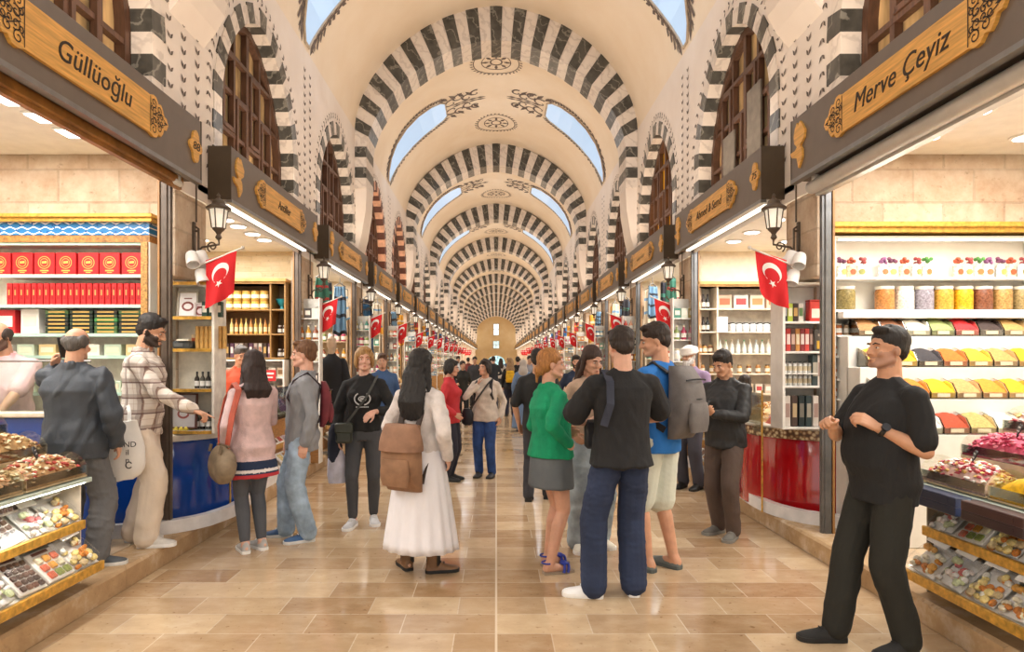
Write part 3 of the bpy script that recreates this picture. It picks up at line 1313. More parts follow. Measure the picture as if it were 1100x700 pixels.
        for sh, el, wr, q in ((s.shL, s.elL, s.wrL, 1), (s.shR, s.elR, s.wrR, -1)):
            mb.cap(s.T((q * .08, .018, 1.37)), sh, .06 + ease * .3, ar + .011 + sl * .6, 12)
            mb.cap(s.T((q * .035, .026, 1.445)), s.T((q * .135, .02, 1.385)), .054, .051 + ease * .25 + sl * .2, 10)
            if sleeve < .9:
                e = sh.lerp(el, sleeve / .5 if sleeve < .5 else 1.0)
                mb.cap(sh, e, ar + .010 + sl * .6, ar * .95 + sl + .010, 12)
                if sleeve > .5:
                    mb.cap(el, el.lerp(wr, (sleeve - .5) / .5), ar + sl, ar * .8 + sl, 12)
            else:
                mb.cap(sh, el, ar + .009 + sl * .6, ar * .9 + sl * .8, 12)
                mid = el.lerp(wr, .5)
                mb.cap(el, mid, ar * .9 + sl * .8, ar * .82 + sl * .8, 12)
                mb.cap(mid, el.lerp(wr, .97), ar * .82 + sl * .8, .029 + sl * .6, 12)
        if kind in ('jacket', 'cardigan', 'shirt'):   # collar
            for a in range(-130, 131, 20):
                b = math.radians(a)
                p = lambda r, z: s.T((r * math.sin(b), .022 + r * math.cos(b), z))
                mb.cap(p(.078, 1.455), p(.074, 1.495 if kind != 'cardigan' else 1.47), .012, .009, 6)
        return s.fin(mb, name, mat, 4, amp)

    def legs(s, mat, kind='trousers', wide=.0, hemf=1.0, name='trousers', amp=.006, top=1.02):
        mb = MB()
        e = .012 if kind != 'leggings' else .007
        rings = [(cx, cy, cz, rx + e * (.5 if cz > .9 else 1), ry + e * (.5 if cz > .9 else 1)) for cx, cy, cz, rx, ry in s.tor if cz < 1.0]
        rings.append((0, rings[-1][1], top - .05, rings[-1][3] - .016, rings[-1][4] - .012))
        mb.loft(ell_rings(mb, rings))
        t1 = (.088 if s.fem else .085) * s.wide ** .5
        for hi, kn, an in ((s.hipL, s.knL, s.anL), (s.hipR, s.knR, s.anR)):
            if kind == 'shorts':
                mb.cap(hi, hi.lerp(kn, hemf), t1 + .016, .082 + wide, 14)
            elif kind == 'leggings':
                mb.cap(hi, kn, t1 + .008, .066, 14)
                c = kn.lerp(an, .33) + Vector((0, .012, 0))
                mb.cap(kn, c, .062, .063, 12)
                mb.cap(c, kn.lerp(an, hemf), .063, .046, 12)
            else:
                mb.cap(hi, kn, t1 + .014, .072 + wide, 14)
                end = Vector((an.x, an.y + .005, .075)) if hemf >= 1 else kn.lerp(an, hemf)
                mb.cap(kn, end, .072 + wide, .058 + wide * 1.3, 14)
        return s.fin(mb, name, mat, 3, min(amp * .6, .0052), (11, 11, 26))

    def skirt(s, mats, ztop, zhem, rtop, rhem, nple=0, amp=.0, name='skirt', bands=None, ry=.8, cy=.0):
        mb = MB()
        n = 96
        m = 14
        rings = []
        for i in range(m + 1):
            t = i / m
            z = ztop + (zhem - ztop) * t
            r = rtop + (rhem - rtop) * (t ** .8)
            ring = []
            for j in range(n):
                a = 2 * PI * j / n
                k = 1 + amp * t * (math.sin(a * nple) + .4 * math.sin(a * (nple * .43) + 1.3))
                ring.append(Vector((r * k * math.cos(a), cy + r * k * ry * math.sin(a), z)))
            rings.append(ring)
        r2 = [[p.lerp(Vector((0, cy, p.z)), .05) for p in r] for r in rings[::-1]]
        mb.loft(rings + [[p + Vector((0, 0, .0)) for p in r] for r in r2[:1]] + r2[1:])
        if bands:
            for fi, f in enumerate(mb.f):
                z = sum(mb.v[i][2] for i in f) / len(f)
                for bi, (zz) in enumerate(bands):
                    if z < zz:
                        mb.mi[fi] = bi + 1
        return mb.build(name, mats, s.root, True, ang=4)

    def shoes(s, mat, sole, kind='sneaker', hgt=1.0):
        P = [(.062, .016, .05), (.055, .028, .085), (.03, .034, .105), (-.01, .036, .105), (-.05, .037, .085), (-.09, .042, .066), (-.13, .046, .055), (-.165, .042, .047), (-.19, .03, .04), (-.2, .012, .034)]
        for an, f, sd in ((s.anL, s.fL, 1), (s.anR, s.fR, -1)):
            a = math.radians(f[2])
            mt = Matrix.Translation((an.x, an.y, 0)) @ Matrix.Rotation(a, 4, 'Z')
            mb, so = MB(), MB()
            R, Q = [], []
            for y, w, z in P:
                z *= hgt if y > -.06 else 1
                R.append([mt @ Vector((w * 1.12 * math.cos(t), y, .014 + (z - .014) * max(0, math.sin(t)) ** .8)) for t in [PI * j / 12 for j in range(13)]])
                Q.append([mt @ Vector((w * 1.22 * cx, y * 1.03, zz)) for cx, zz in ((-.97, 0), (.97, 0), (1, .012), (.96, .026), (-.96, .026), (-1, .012))])
            mb.loft(R)
            so.loft(Q)
            sh = mb.build('shoe', mat, s.root, True, ang=1.2)
            so.build('sole', sole, sh)
            if kind == 'sneaker':
                lc = MB()
                for y, z in ((-.03, .098), (-.055, .083), (-.08, .073)):
                    lc.tube([mt @ Vector((-.02, y, z - .002)), mt @ Vector((0, y - .006, z + .005)), mt @ Vector((.02, y, z - .002))], .004, 5)
                lc.build('laces', sole, sh, True)

    def W(s, p):
        """local point to world"""
        m = Matrix.Translation(s.root.location) @ Matrix.Rotation(s.root.rotation_euler[2], 4, 'Z') @ Matrix.Scale(s.root.scale[0], 4)
        return m @ Vector(p)

    def mat(s):
        return Matrix.Translation(s.root.location) @ Matrix.Rotation(s.root.rotation_euler[2], 4, 'Z') @ Matrix.Scale(s.root.scale[0], 4)


def held(name, label, cat, P):
    """a thing carried by person P, built in that person's frame"""
    t = thing(name, label, cat, P.root.location, P.root.rotation_euler[2])
    t.scale = P.root.scale
    return t


def strap(mb, pts, w, th=.006, mi=0, nrm=None):
    """flat band through points"""
    pts = [Vector(p) for p in pts]
    rings = []
    for i, p in enumerate(pts):
        t = (pts[min(i + 1, len(pts) - 1)] - pts[max(i - 1, 0)]).normalized()
        nn = Vector(nrm[i] if nrm else (0, -1, 0))
        sd = t.cross(nn).normalized() * w / 2
        nn = sd.cross(t).normalized() * th / 2
        rings.append([p + sd + nn, p - sd + nn, p - sd - nn, p + sd - nn])
    mb.loft(rings, mi)


def backpack(P, name, label, mat, trim, w=.3, h=.44, d=.15, z0=.95, y0=.12, kind='day', strapcol=None):
    t = held(name, label, 'backpack', P)
    mb = MB()
    T = P.T
    rings = []
    for i in range(13):
        u = i / 12
        e = math.sin(PI * min(max(u, .03), .97)) ** .35
        rings.append((0, y0 + d / 2 * e + .01, z0 + h * u, w / 2 * (.75 + .25 * e) * (1 - .12 * u), d / 2 * e))
    mb.loft([[T(p) for p in r] for r in ell_rings(mb, rings, 28, 3.0)])
    body = mb.build('bag_body', mat, t, True, ang=1.2)
    pk = MB()
    rings = []
    for i in range(9):
        u = i / 8
        e = math.sin(PI * min(max(u, .05), .95)) ** .4
        rings.append((0, y0 + d + .004, z0 + h * (.1 + .4 * u), w * .36 * (.8 + .2 * e), .028 * e))
    pk.loft([[T(p) for p in r] for r in ell_rings(pk, rings, 20, 3.5)])
    pk.build('pocket', mat, t, True, ang=1.2)
    if kind == 'flap':
        fl = MB()
        rings = []
        for i in range(7):
            u = i / 6
            rings.append((0, y0 + d / 2 + .012, z0 + h * (.62 + .4 * u), w / 2 * (1.02 - .25 * u * u), d / 2 + .02 - .05 * u * u))
        fl.loft([[T(p) for p in r] for r in ell_rings(fl, rings, 24, 2.6)])
        fl.build('flap', trim, t, True, ang=1.2)
    else:
        zp = MB()
        for u in (.55, .82):
            zp.tube([T((x, y0 + d + .012 - abs(x) * .25, z0 + h * u - x * x * .6)) for x in [-w * .38 + w * .76 * i / 8 for i in range(9)]], .006, 5)
        zp.build('zip', trim, t, True)
    st = MB()
    for q in (-1, 1):
        p = [(q * .08, y0 + .01, z0 + h * .9), (q * .10, .03, 1.475), (q * .115, -.085, 1.40), (q * .125, -.128, 1.25), (q * .155, -.06, 1.12), (q * .13, y0 + .01, z0 + .06)]
        nr = [(0, .4, 1), (0, 0, 1), (0, -1, .7), (0, -1, 0), (q, -.6, 0), (q, 0, 0)]
        strap(st, [T(x) for x in p], .045, .012, nrm=nr)
        st2 = st
    st.build('shoulder_straps', strapcol or trim, t, False)
    return t
# ================================================================ the people in the hall
at = lambda x, d, z=0.0: ((x - VX) * d / FPX, d, z)
SOLEW = M('f1f0ee', .5, var=.03)
SOLEB = M('1d1c1c', .7)
V = lambda *a: Vector(a)

# --- vendor in black at the right
p = Person('person', 'man in black V-neck T-shirt and black joggers, hands raised, wristwatch, by the spice shop', at(948, 3.6), 1.76, -82, wide=1.1, belly=.05, vox=.008,
           L=(.13, -.135, 1.22), Le=(.5, .9, -.4), R=(-.03, -.27, 1.21), Re=(-.8, .4, -.6), fL=(.10, .06, 8), fR=(-.11, -.21, -12), sk='d29e7e', lean=-2, head=(-2, -3, 0),
           curlL=1.0, curlR=1.1, pL=(-.6, .2, -.6), tL=(0, .1, 1), pR=(.4, .2, -.7), tR=(0, 0, 1), dL=(-.35, -.75, .5), dR=(.3, -.75, .4), seed=3)
p.hair('short', '1b1614')
p.brows('15100e')
p.beard('b88c76')
p.top('tee', fabric('1d1e20', .08), .80, .02, .38, 'tshirt', .008, sl=.014)
p.legs(fabric('24241f', .08), wide=.012, name='joggers', amp=.009)
p.shoes(fabric('2b2b2b'), SOLEB)
mb = MB()
d = (p.elL - p.wrL).normalized()
c = p.wrL + d * .03
mb.tube([c - d * .012, c + d * .012], .036, 16)
w_ = mb.build('watch_strap', BLACK, p.root, True)
mb = MB()
nrm = V(.8, -.2, .45).normalized()
nrm = (nrm - d * nrm.dot(d)).normalized()
mb.tube([c + nrm * .03, c + nrm * .046], .022, 16)
mb.build('watch_dial', M('3b4048', .2, metal=.6), w_, True)

# --- man in the black T-shirt seen from behind
p = Person('person', 'man seen from behind in loose black T-shirt, navy trousers and white sneakers', at(668, 4.42), 1.80, 186, wide=1.0, vox=.008,
           L=(.16, -.27, 1.10), Le=(1, .35, -.5), R=(-.13, -.28, 1.12), Re=(-1, .3, -.5), fL=(.20, .04, 72), fR=(-.07, .02, -8), sk='dcab93', head=(6, 9, 0), seed=5)
p.hair('short', '2a1d16')
p.brows('2a1d16')
p.top('tee', fabric('1e1e20', .08), .85, .03, .41, 'tshirt', .009, flare=.02, sl=.028)
p.legs(fabric('27334f', .14), wide=.022, name='trousers', amp=.010)
p.shoes(M('f3f3f4', .55, var=.03), SOLEW)
t = held('shoulder_bag', 'black shoulder strap and small bag worn over the black T-shirt', 'bag', p)
mb = MB()
strap(mb, [V(.10, -.17, 1.12), V(.12, -.145, 1.33), V(.115, .0, 1.472), V(.115, .125, 1.40), V(.12, .155, 1.26), V(.16, .14, 1.12)], .05, .01, nrm=[(0, -1, 0), (0, -1, .3), (0, 0, 1), (0, 1, .5), (0, 1, 0), (.3, 1, 0)])
mb.build('strap', M('2b3040', .7), t)
mb = MB()
mb.box(-.02, .2, -.24, -.175, .93, 1.13, c=.02)
mb.build('bag_body', M('232429', .6), t, True)

# --- man in the blue T-shirt with the big backpack
p = Person('person', 'tall man in bright blue T-shirt, pale shorts and grey clogs carrying a large backpack', at(707, 4.95), 1.86, -138, vox=.009,
           L=(.235, -.05, .86), R=(-.1, -.3, 1.2), fL=(.1, -.02, 0), fR=(-.1, .06, -5), sk='d8a283', head=(38, 12, 0), seed=9)
p.hair('short', '2b1d15')
p.brows('2b1d15')
p.top('tee', fabric('2f7ccf', .08), .84, .016, .42, 'tshirt', .006, sl=.02)
p.legs(fabric('d9ddcf', .05), 'shorts', .03, 1.0, 'shorts', .006)
p.shoes(M('6d7472', .6), M('5b6261', .6), 'clog', .62)
mb = MB()
d = (p.elL - p.wrL).normalized()
mb.tube([p.wrL + d * .02, p.wrL + d * .044], .032, 14)
mb.build('watch', BLACK, p.root, True)
backpack(p, 'backpack', 'large grey and black travel backpack on the man in blue', M('6b6664', .7, bump=.2), M('27272a', .7), .31, .50, .19, .95, .13)

# --- woman in the green jacket
p = Person('person', 'blonde woman in emerald green jacket and short grey skirt, hand on hip', at(592, 4.93), 1.66, 112, fem=True, vox=.008,
           R=(-.225, -.03, 1.03), Re=(-.7, 1, -.1), L=(.18, -.2, 1.08), Le=(.5, .6, -.4), fL=(.09, -.02, 4), fR=(-.09, .05, -4), sk='dba68b', wide=1.14, head=(-14, 2, 0),
           dR=(.45, -.7, -.5), pR=(.8, .3, 0), tR=(0, .4, 1), curlR=.5, seed=11)
p.hair('bun', 'a8713a')
p.brows('7a5230')
p.top('cardigan', fabric('149265', .1, 'knit'), .905, .034, 1.0, 'jacket', .007, flare=.022, sl=.022)
p.skirt([fabric('63686c', .08)], .945, .67, .199, .226, 9, .02, ry=.765)
mb = MB()
for an, f in ((p.anL, p.fL), (p.anR, p.fR)):
    mt = Matrix.Translation((an.x, an.y, 0)) @ Matrix.Rotation(math.radians(f[2]), 4, 'Z')
    mb = MB()
    mb.loft([[mt @ V(w * q, y, z) for q, z in ((-1, 0), (1, 0), (1, .02), (-1, .02))] for y, w in ((.06, .03), (0, .036), (-.08, .044), (-.15, .046), (-.19, .03))])
    so = mb.build('sandal', M('9a8a78', .6), p.root)
    for y, h in ((-.09, .066), (-.125, .055)):
        st = MB()
        st.tube([mt @ V(.052 * math.cos(a), y - .02 * math.sin(a), .012 + h * math.sin(a)) for a in [PI * i / 8 for i in range(9)]], .011, 6)
        st.build('toe_strap', M('2438a0', .5), so, True)
    st = MB()
    st.tube([mt @ V(.045 * math.cos(a), .02 + .05 * math.sin(a), .09) for a in [PI * i / 8 for i in range(9)]], .007, 6)
    st.build('ankle_strap', M('2438a0', .5), so, True)
    st = MB()
    st.ell(mt @ V(0, -.11, .075), (.045, .03, .018), 10)
    st.build('bow', M('2438a0', .5), so, True)

# --- long haired woman facing the group
p = Person('person', 'long-haired woman in beige cardigan and pale jeans looking down, facing the group', at(634, 5.55), 1.70, 12, fem=True, vox=.009,
           L=(.07, -.24, 1.22), Le=(1, .3, -.5), R=(-.2, -.12, 1.0), Re=(-.6, .7, 0), sk='d7a286', head=(14, 16, 0), fL=(.10, .03, 15), fR=(-.13, -.05, -14), seed=13)
p.hair('long', '3b251b', 1.25)
p.brows('2c1c15')
p.top('cardigan', fabric('c9ab94', .1, 'knit'), .92, .022, 1.0, 'cardigan', .007, sl=.016)
p.legs(fabric('9aa6ae', .1, 'denim'), wide=.03, name='jeans', amp=.008)
p.shoes(M('e4dfd0', .6), SOLEW)

# --- man in the black zip jacket reading his phone
p = Person('person', 'man in black zip jacket and brown trousers looking down at his phone', at(779, 5.88), 1.675, -48, vox=.009,
           L=(.06, -.30, 1.17), Le=(.9, .5, -.7), R=(-.03, -.30, 1.17), Re=(-.9, .5, -.7), sk='c99778', head=(-8, 24, 0), wide=1.06, belly=.03, curlL=.9, curlR=.8,
           pL=(-.5, .2, .7), pR=(.5, .2, .7), tL=(0, -.2, 1), tR=(0, -.2, 1), fL=(.1, -.04, 10), fR=(-.1, .06, -12), seed=15)
p.hair('short', '211b18')
p.brows('211b18')
p.top('jacket', fabric('232426', .1, rough=.6), .84, .026, 1.0, 'jacket', .009, sl=.022)
p.legs(fabric('584840', .1), wide=.008, name='trousers', amp=.012)
p.shoes(M('6f6c66', .7), M('8c8a84', .7))
t = held('phone', 'dark phone held by the man in the black zip jacket', 'phone', p)
mb = MB()
mb.box(-.035, .035, -.005, .005, -.07, .07, c=.004)
mb.build('phone_body', BLACK, t, False, mat=Matrix.Translation((.015, -.405, 1.235)) @ Matrix.Rotation(-.7, 4, 'X'))

# --- bearded man with a white turban
p = Person('person', 'old man with white turban, long white beard and mauve shirt behind the backpacker', at(741, 8.05), 1.76, -42, vox=.012, sk='c79a80', head=(-10, 8, 0), belly=.05, wide=1.1, L=(.14, -.26, 1.1), seed=17)
p.beard('e6e4e0', .028)
p.brows('cfcac4')
mb = MB()
mb.ell(p.hd(0, .012, 1.695), (.088, .105, .07), 16, rot=p.rot)
for i in range(3):
    mb.tube([p.hd((.09 - .004 * i) * math.cos(a), .012 + (.106 - .004 * i) * math.sin(a), 1.672 + .022 * i + .012 * math.sin(a + i)) for a in [2 * PI * j / 24 for j in range(24)]], .02, 8, closed=True)
p.fin(mb, 'turban', fabric('f1efec', .04), 2, .002)
p.top('shirt', fabric('8c7795', .1), .72, .03, 1.0, 'shirt', .008, sl=.022)
p.legs(fabric('4a4a55'), wide=.01, name='trousers')
p.shoes(BLACK, SOLEB)

# --- woman in the pink cardigan
p = Person('person', 'dark-haired woman in pale pink cardigan with a navy, white and red hem, and grey leggings', at(271, 5.42), 1.655, -138, fem=True, vox=.008,
           L=(.22, -.06, .9), R=(-.1, -.3, 1.05), Re=(-.6, .5, -.4), sk='dcae97', head=(-36, 8, 0), fL=(.07, .02, -10), fR=(-.08, .01, 6), wide=1.04, seed=19)
p.hair('long', '2a1a17', 1.36)
p.brows('231614')
top = p.top('cardigan', fabric('d9bdbd', .06, 'knit'), .66, .024, 1.0, 'cardigan', .006, flare=.045, sl=.016)
for m in (fabric('1f2f4d', .06), fabric('e4dedd', .05), fabric('b7333b', .06)):
    top.data.materials.append(m)
for f in top.data.polygons:
    z = f.center.z
    if abs(f.center.x) < .205 and z < .805:
        f.material_index = 1 if z > .735 or .7 > z > .698 else (2 if z > .705 else (3 if z < .69 else 1))
p.legs(fabric('55585f', .08), 'leggings', 0, .93, 'leggings', .003)
p.shoes(M('b7b5b4', .7), SOLEW)
t = held('shoulder_bag', 'taupe leather shoulder bag on a rust-coloured strap by the woman in pink', 'bag', p)
mb = MB()
rings = []
for i in range(11):
    u = i / 10
    e = math.sin(PI * min(max(u * .93 + .035, .04), .985)) ** .4
    rings.append((.285, .07, .64 + .31 * u, .085 * e, .20 * e * (1 - .14 * u)))
mb.loft([[V(*q) for q in r] for r in ell_rings(mb, rings, 28, 2.8)])
bb = mb.build('bag_body', M('8b7a64', .6, var=.2, bump=.3, bsc=40), t, True)
wrinkle(bb.data, .006, (22, 22, 16), 4)
mb = MB()
mb.tube([V(.275, y, .955) for y in (-.06, 0, .07, .14, .2)], .012, 6)
for y in (-.05, .19):
    mb.tube([V(.345, y, .9), V(.33, y, .96)], .014, 8)
mb.build('trim', M('6c5c48', .5), t, True)
mb = MB()
strap(mb, [V(.27, -.02, .93), V(.255, -.08, 1.1), V(.19, -.10, 1.33), V(.15, -.02, 1.475), V(.155, .1, 1.42), V(.22, .12, 1.2), V(.27, .14, .93)], .05, .012,
      nrm=[(.7, -.7, 0), (.7, -.7, 0), (.3, -1, .3), (.2, 0, 1), (.4, 1, .5), (.7, .6, 0), (1, .3, 0)])
mb.build('strap', M('b0503a', .55), t)

# --- young man in the grey jacket
p = Person('person', 'young man in grey denim jacket, light blue jeans and blue sneakers, seen in profile', at(324, 5.78), 1.75, -74, vox=.008,
           L=(.22, .03, .87), R=(-.22, -.08, .88), sk='e0ad95', head=(-12, 2, 0), fL=(.10, .05, 12), fR=(-.12, -.14, -8), lean=-2, seed=21)
p.hair('short', '6e4a2e')
p.brows('5a3c26')
p.top('jacket', fabric('8e9095', .12), .80, .028, 1.0, 'jacket', .010, sl=.024)
p.legs(fabric('9cb1c6', .1, 'denim'), wide=.016, name='jeans', amp=.008)
p.shoes(M('375a86', .6, var=.25), M('d8d8d6', .6))
backpack(p, 'backpack', 'dark red backpack worn by the young man in grey', M('742a33', .7), M('33222a', .7), .27, .40, .10, 1.0, .14)

# --- woman in black facing the camera
p = Person('person', 'blonde woman in black top and dark leggings with a crossbody bag, one hand raised', at(391, 6.3), 1.70, 6, fem=True, vox=.009,
           L=(.11, -.2, 1.13), Le=(1, .6, -.4), R=(-.25, -.02, .88), sk='e0ae98', head=(8, -2, 0), fL=(.09, .06, 10), fR=(-.10, -.08, -14), wide=1.06, dL=(-.5, -.6, -.35), pL=(-.3, .3, -.8), seed=23)
p.hair('bob', 'a87f4c')
p.brows('8a6a48')
p.top('sweater', fabric('1f1f20', .08), .93, .018, .82, 'sweater', .007, sl=.018)
p.legs(fabric('47484c', .1), 'leggings', 0, .95, 'leggings', .005)
p.shoes(M('c9c9cc', .6), SOLEW)
mb = MB()      # printed wreath on the chest
F = lambda u, v: (u, -.178 + u * u * 2.2 + (v - 1.24) * .1, v)
for q in (-1, 1):
    ribbon(mb, [(.075 * q * math.cos(a), 1.255 + .06 * math.sin(a)) for a in [-1.3 + 2.3 * i / 12 for i in range(13)]], .013, F)
ribbon(mb, [(.035 * math.cos(a), 1.255 + .022 * math.sin(a)) for a in [2 * PI * i / 16 for i in range(17)]], .012, F)
ribbon(mb, [(-.02, 1.255), (.02, 1.255)], .018, F)
for i in range(7):
    ribbon(mb, [(-.06 + .018 * i, 1.176), (-.048 + .018 * i, 1.176)], .012, F)
mb.build('chest_print', M('c9c9c9', .7), p.root, fix=False)
t = held('crossbody_bag', 'small dark olive crossbody bag hanging on the woman in black', 'bag', p)
mb = MB()
mb.box(-.25, -.09, -.235, -.165, .83, 1.02, c=.02)
mb.build('bag_body', M('2f332b', .5), t, True)
mb = MB()
mb.box(-.255, -.085, -.246, -.16, .93, 1.025, c=.012)
mb.build('flap', M('33382f', .5), t, True)
mb = MB()
strap(mb, [V(-.16, -.2, 1.0), V(-.06, -.205, 1.14), V(.04, -.2, 1.27), V(.11, -.13, 1.41), V(.13, .02, 1.475), V(.08, .135, 1.35)], .022, .007, nrm=[(0, -1, 0)] * 3 + [(0, -1, .6), (0, 0, 1), (0, 1, .3)])
mb.build('strap', M('3b3c38', .5), t)
t = held('jacket', 'dark jacket and white carrier bag hung over the arm of the woman in black', 'jacket', p)
mb = MB()
mb.loft([[V(-.28 + .075 * k * math.cos(a), -.0 + .09 * k * math.sin(a), z) for a in [2 * PI * j / 16 for j in range(16)]] for z, k in ((1.0, .5), (.95, .8), (.8, .95), (.66, .9), (.55, .6))])
q = mb.build('jacket_body', fabric('232838'), t, True)
wrinkle(q.data, .012, (20, 20, 12), 3)
mb = MB()
mb.loft([[V(-.26 + .09 * k * math.cos(a), -.03 + .05 * k * math.sin(a), z) for a in [2 * PI * j / 12 for j in range(12)]] for z, k in ((.75, .6), (.65, 1), (.5, 1.05), (.42, .9))])
mb.build('carrier_bag', M('d5d2e0', .5), t, True)

# --- woman in white with the brown backpack
p = Person('person', 'woman with long black hair in white cardigan and long white pleated skirt, seen from behind', at(452, 4.88), 1.655, 152, fem=True, vox=.008,
           L=(.19, -.18, 1.05), Le=(.8, .7, -.4), R=(-.24, -.02, .92), sk='d8a88e', head=(-14, 6, 0), fL=(.13, .0, 52), fR=(-.10, -.03, -48), wide=1.0, seed=25)
p.hair('long', '15100f', 1.22)
p.brows('15100f')
p.top('cardigan', fabric('ded6d3', .05, 'knit'), .95, .03, 1.0, 'cardigan', .008, sl=.03)
p.skirt([fabric('eceaf0', .03)], 1.05, .20, .155, .31, 17, .035, name='pleated_skirt', ry=.85)
for an, f in ((p.anL, p.fL), (p.anR, p.fR)):
    pass
p.shoes(M('7d5a3c', .5), SOLEB)
mb = MB()
for an in (p.anL, p.anR):
    mb = MB()
    mb.lathe([(.052, .05), (.05, .12), (.052, .185), (.046, .19)], (an.x, an.y, 0), 16)
    bs = mb.build('boot_shaft', M('7d5a3c', .5), p.root, True)
    for q in (-1, 1):
        g = MB()
        g.box(an.x + q * .042, an.x + q * .054, an.y - .022, an.y + .022, .06, .18, c=.004)
        g.build('elastic_gusset', BLACK, bs)
backpack(p, 'backpack', 'brown suede flap backpack worn by the woman in white', M('8f6b50', .8, var=.15, bump=.2), M('96715a', .8, var=.12), .36, .5, .17, .68, .165, 'flap', M('3a2c26', .7))

# --- people further down the hall
p = Person('person', 'short-haired person in red jacket facing right beyond the woman in white', at(484, 8.6), 1.59, 78, fem=True, vox=.013, sk='d6a58c', head=(0, 10, 0), R=(-.2, -.12, .98), seed=27)
p.hair('bob', '191413')
p.brows('191413')
p.top('jacket', fabric('c2333a', .1), .84, .028, 1.0, 'jacket', .006, sl=.02)
p.legs(fabric('2a2b38'), name='trousers')
p.shoes(BLACK, SOLEB)
p = Person('person', 'dark-haired woman in cream sweater and blue jeans with hand at her neck', at(521, 8.85), 1.585, -14, fem=True, vox=.013, sk='d2a084', head=(-22, 0, 0), wide=1.12, belly=.0,
           R=(-.08, -.13, 1.38), Re=(-.8, -.2, -.8), L=(.24, .0, .9), dR=(.3, .1, 1), seed=29)
p.hair('bob', '241715')
p.brows('241715')
p.top('sweater', fabric('d5c9bd', .07, 'knit'), .84, .024, 1.0, 'sweater', .006, sl=.018)
p.legs(fabric('2c4a86', .12, 'denim'), wide=.004, name='jeans')
p.shoes(M('3a3a3e'), SOLEB)
t = held('shoulder_bag', 'black shoulder bag at the hip of the woman in cream', 'bag', p)
mb = MB()
mb.loft([[V(-.24 + .09 * k * math.cos(a), -.12 + .06 * k * math.sin(a), z) for a in [2 * PI * j / 16 for j in range(16)]] for z, k in ((.78, .6), (.82, 1), (.95, 1.05), (1.03, .7))])
mb.build('bag_body', M('23242c', .6), t, True)
mb = MB()
strap(mb, [V(-.2, -.14, 1.0), V(-.06, -.17, 1.2), V(.08, -.13, 1.4), V(.12, .02, 1.475)], .025, .008, nrm=[(0, -1, 0), (0, -1, 0), (0, -1, .5), (0, 0, 1)])
mb.build('strap', M('2c2a28'), t)
backpack(p, 'backpack', 'dark navy backpack on the back of the woman in cream', M('262a38', .7), M('1f2029'), .3, .42, .16, .92, .14)

FAR = [  # x, d, h, phi, fem, hair, hair colour, skin, top kind, top colour, bottom colour, label
    (578, 7.4, 1.70, 168, 0, 'short', '1c1513', 'c99a7d', 'tee', '212224', '34343a', 'man in black T-shirt half hidden behind the woman in green'),
    (619, 11.0, 1.66, 4, 0, 'short', '1a1412', 'd0a083', 'jacket', '28344c', '2c2d36', 'bearded man in navy vest over pale shirt facing the camera'),
    (635, 8.4, 1.68, 175, 0, 'short', '1b1412', 'c99a7d', 'tee', '9b8a78', '5b6470', 'dark-haired person in sandy top behind the long-haired woman'),
    (631, 13.5, 1.74, 0, 0, 'short', '3a2a22', 'd0a083', 'shirt', '49566c', '33343a', 'distant man in slate shirt behind the navy vest'),
    (497, 17.0, 1.56, 8, 1, 'bun', '2a2320', 'd2a389', 'jacket', '262623', '201f20', 'distant person in dark olive coat between red jacket and cream sweater'),
    (548, 18.5, 1.64, 180, 1, 'long', '9a7a55', 'd2a389', 'jacket', '1f1f22', '23263a', 'distant fair-haired walker in black with a yellow backpack'),
    (562, 14.6, 1.60, 176, 1, 'scarf', 'b9b2ad', 'd2a389', 'tee', '6d87ad', '6d87ad', 'woman in grey headscarf and long blue dress walking away'),
    (411, 10.2, 1.68, 20, 0, 'short', '5c4030', 'd4a58c', 'jacket', '3d5a86', '3a3b44', 'man in blue jacket behind the shoulder of the woman in black'),
    (510, 22.0, 1.7, 0, 0, 'short', '201a18', 'caa088', 'jacket', '3c3d42', '2b2d34', 'far walker in charcoal jacket left of the gate'),
    (530, 24.0, 1.72, 180, 0, 'short', '1b1715', 'caa088', 'jacket', '2a3038', '22242a', 'far walker in dark blue coat in front of the gate'),
    (538, 29.0, 1.66, 180, 1, 'long', '2d201a', 'caa088', 'tee', 'c7c2bd', '3f4654', 'far woman in white top before the gate'),
    (556, 22.5, 1.7, 185, 0, 'short', '18130f', 'caa088', 'tee', '1e1f22', '2d3038', 'far man in black T-shirt right of the yellow backpack'),
    (569, 20.0, 1.72, 0, 0, 'short', '1d1714', 'caa088', 'shirt', '8b8f9a', '30323a', 'far man in grey shirt near the right-hand shops'),
    (503, 30.0, 1.7, 180, 0, 'short', '1f1916', 'caa088', 'jacket', '7b3a36', '2a2b30', 'far walker in maroon jacket near the left-hand shops'),
    (520, 34.0, 1.68, 0, 1, 'bob', '2a1d18', 'caa088', 'jacket', 'b7a88f', '2b2d38', 'far woman in sand coat near the middle of the hall'),
    (546, 36.0, 1.7, 180, 0, 'short', '1c1613', 'caa088', 'tee', '4f6a8c', '2b2d34', 'far man in blue T-shirt close to the gate'),
    (527, 42.0, 1.7, 180, 0, 'short', '1c1613', 'caa088', 'jacket', '55504a', '2b2d34', 'tiny walker in brown jacket close to the gate'),
    (558, 40.0, 1.7, 0, 1, 'long', '1c1613', 'caa088', 'tee', 'a34a52', '2b2d34', 'tiny woman in rose top close to the gate'),
    (492, 26.0, 1.74, 10, 0, 'short', '1c1613', 'caa088', 'shirt', 'd2d4d8', '3a3d48', 'far man in white shirt beside the left-hand kerb'),
    (582, 17.5, 1.73, 178, 0, 'crop', '1c1613', 'caa088', 'tee', '30463c', '3a3830', 'far man in dark green T-shirt beside the right-hand kerb'),
]
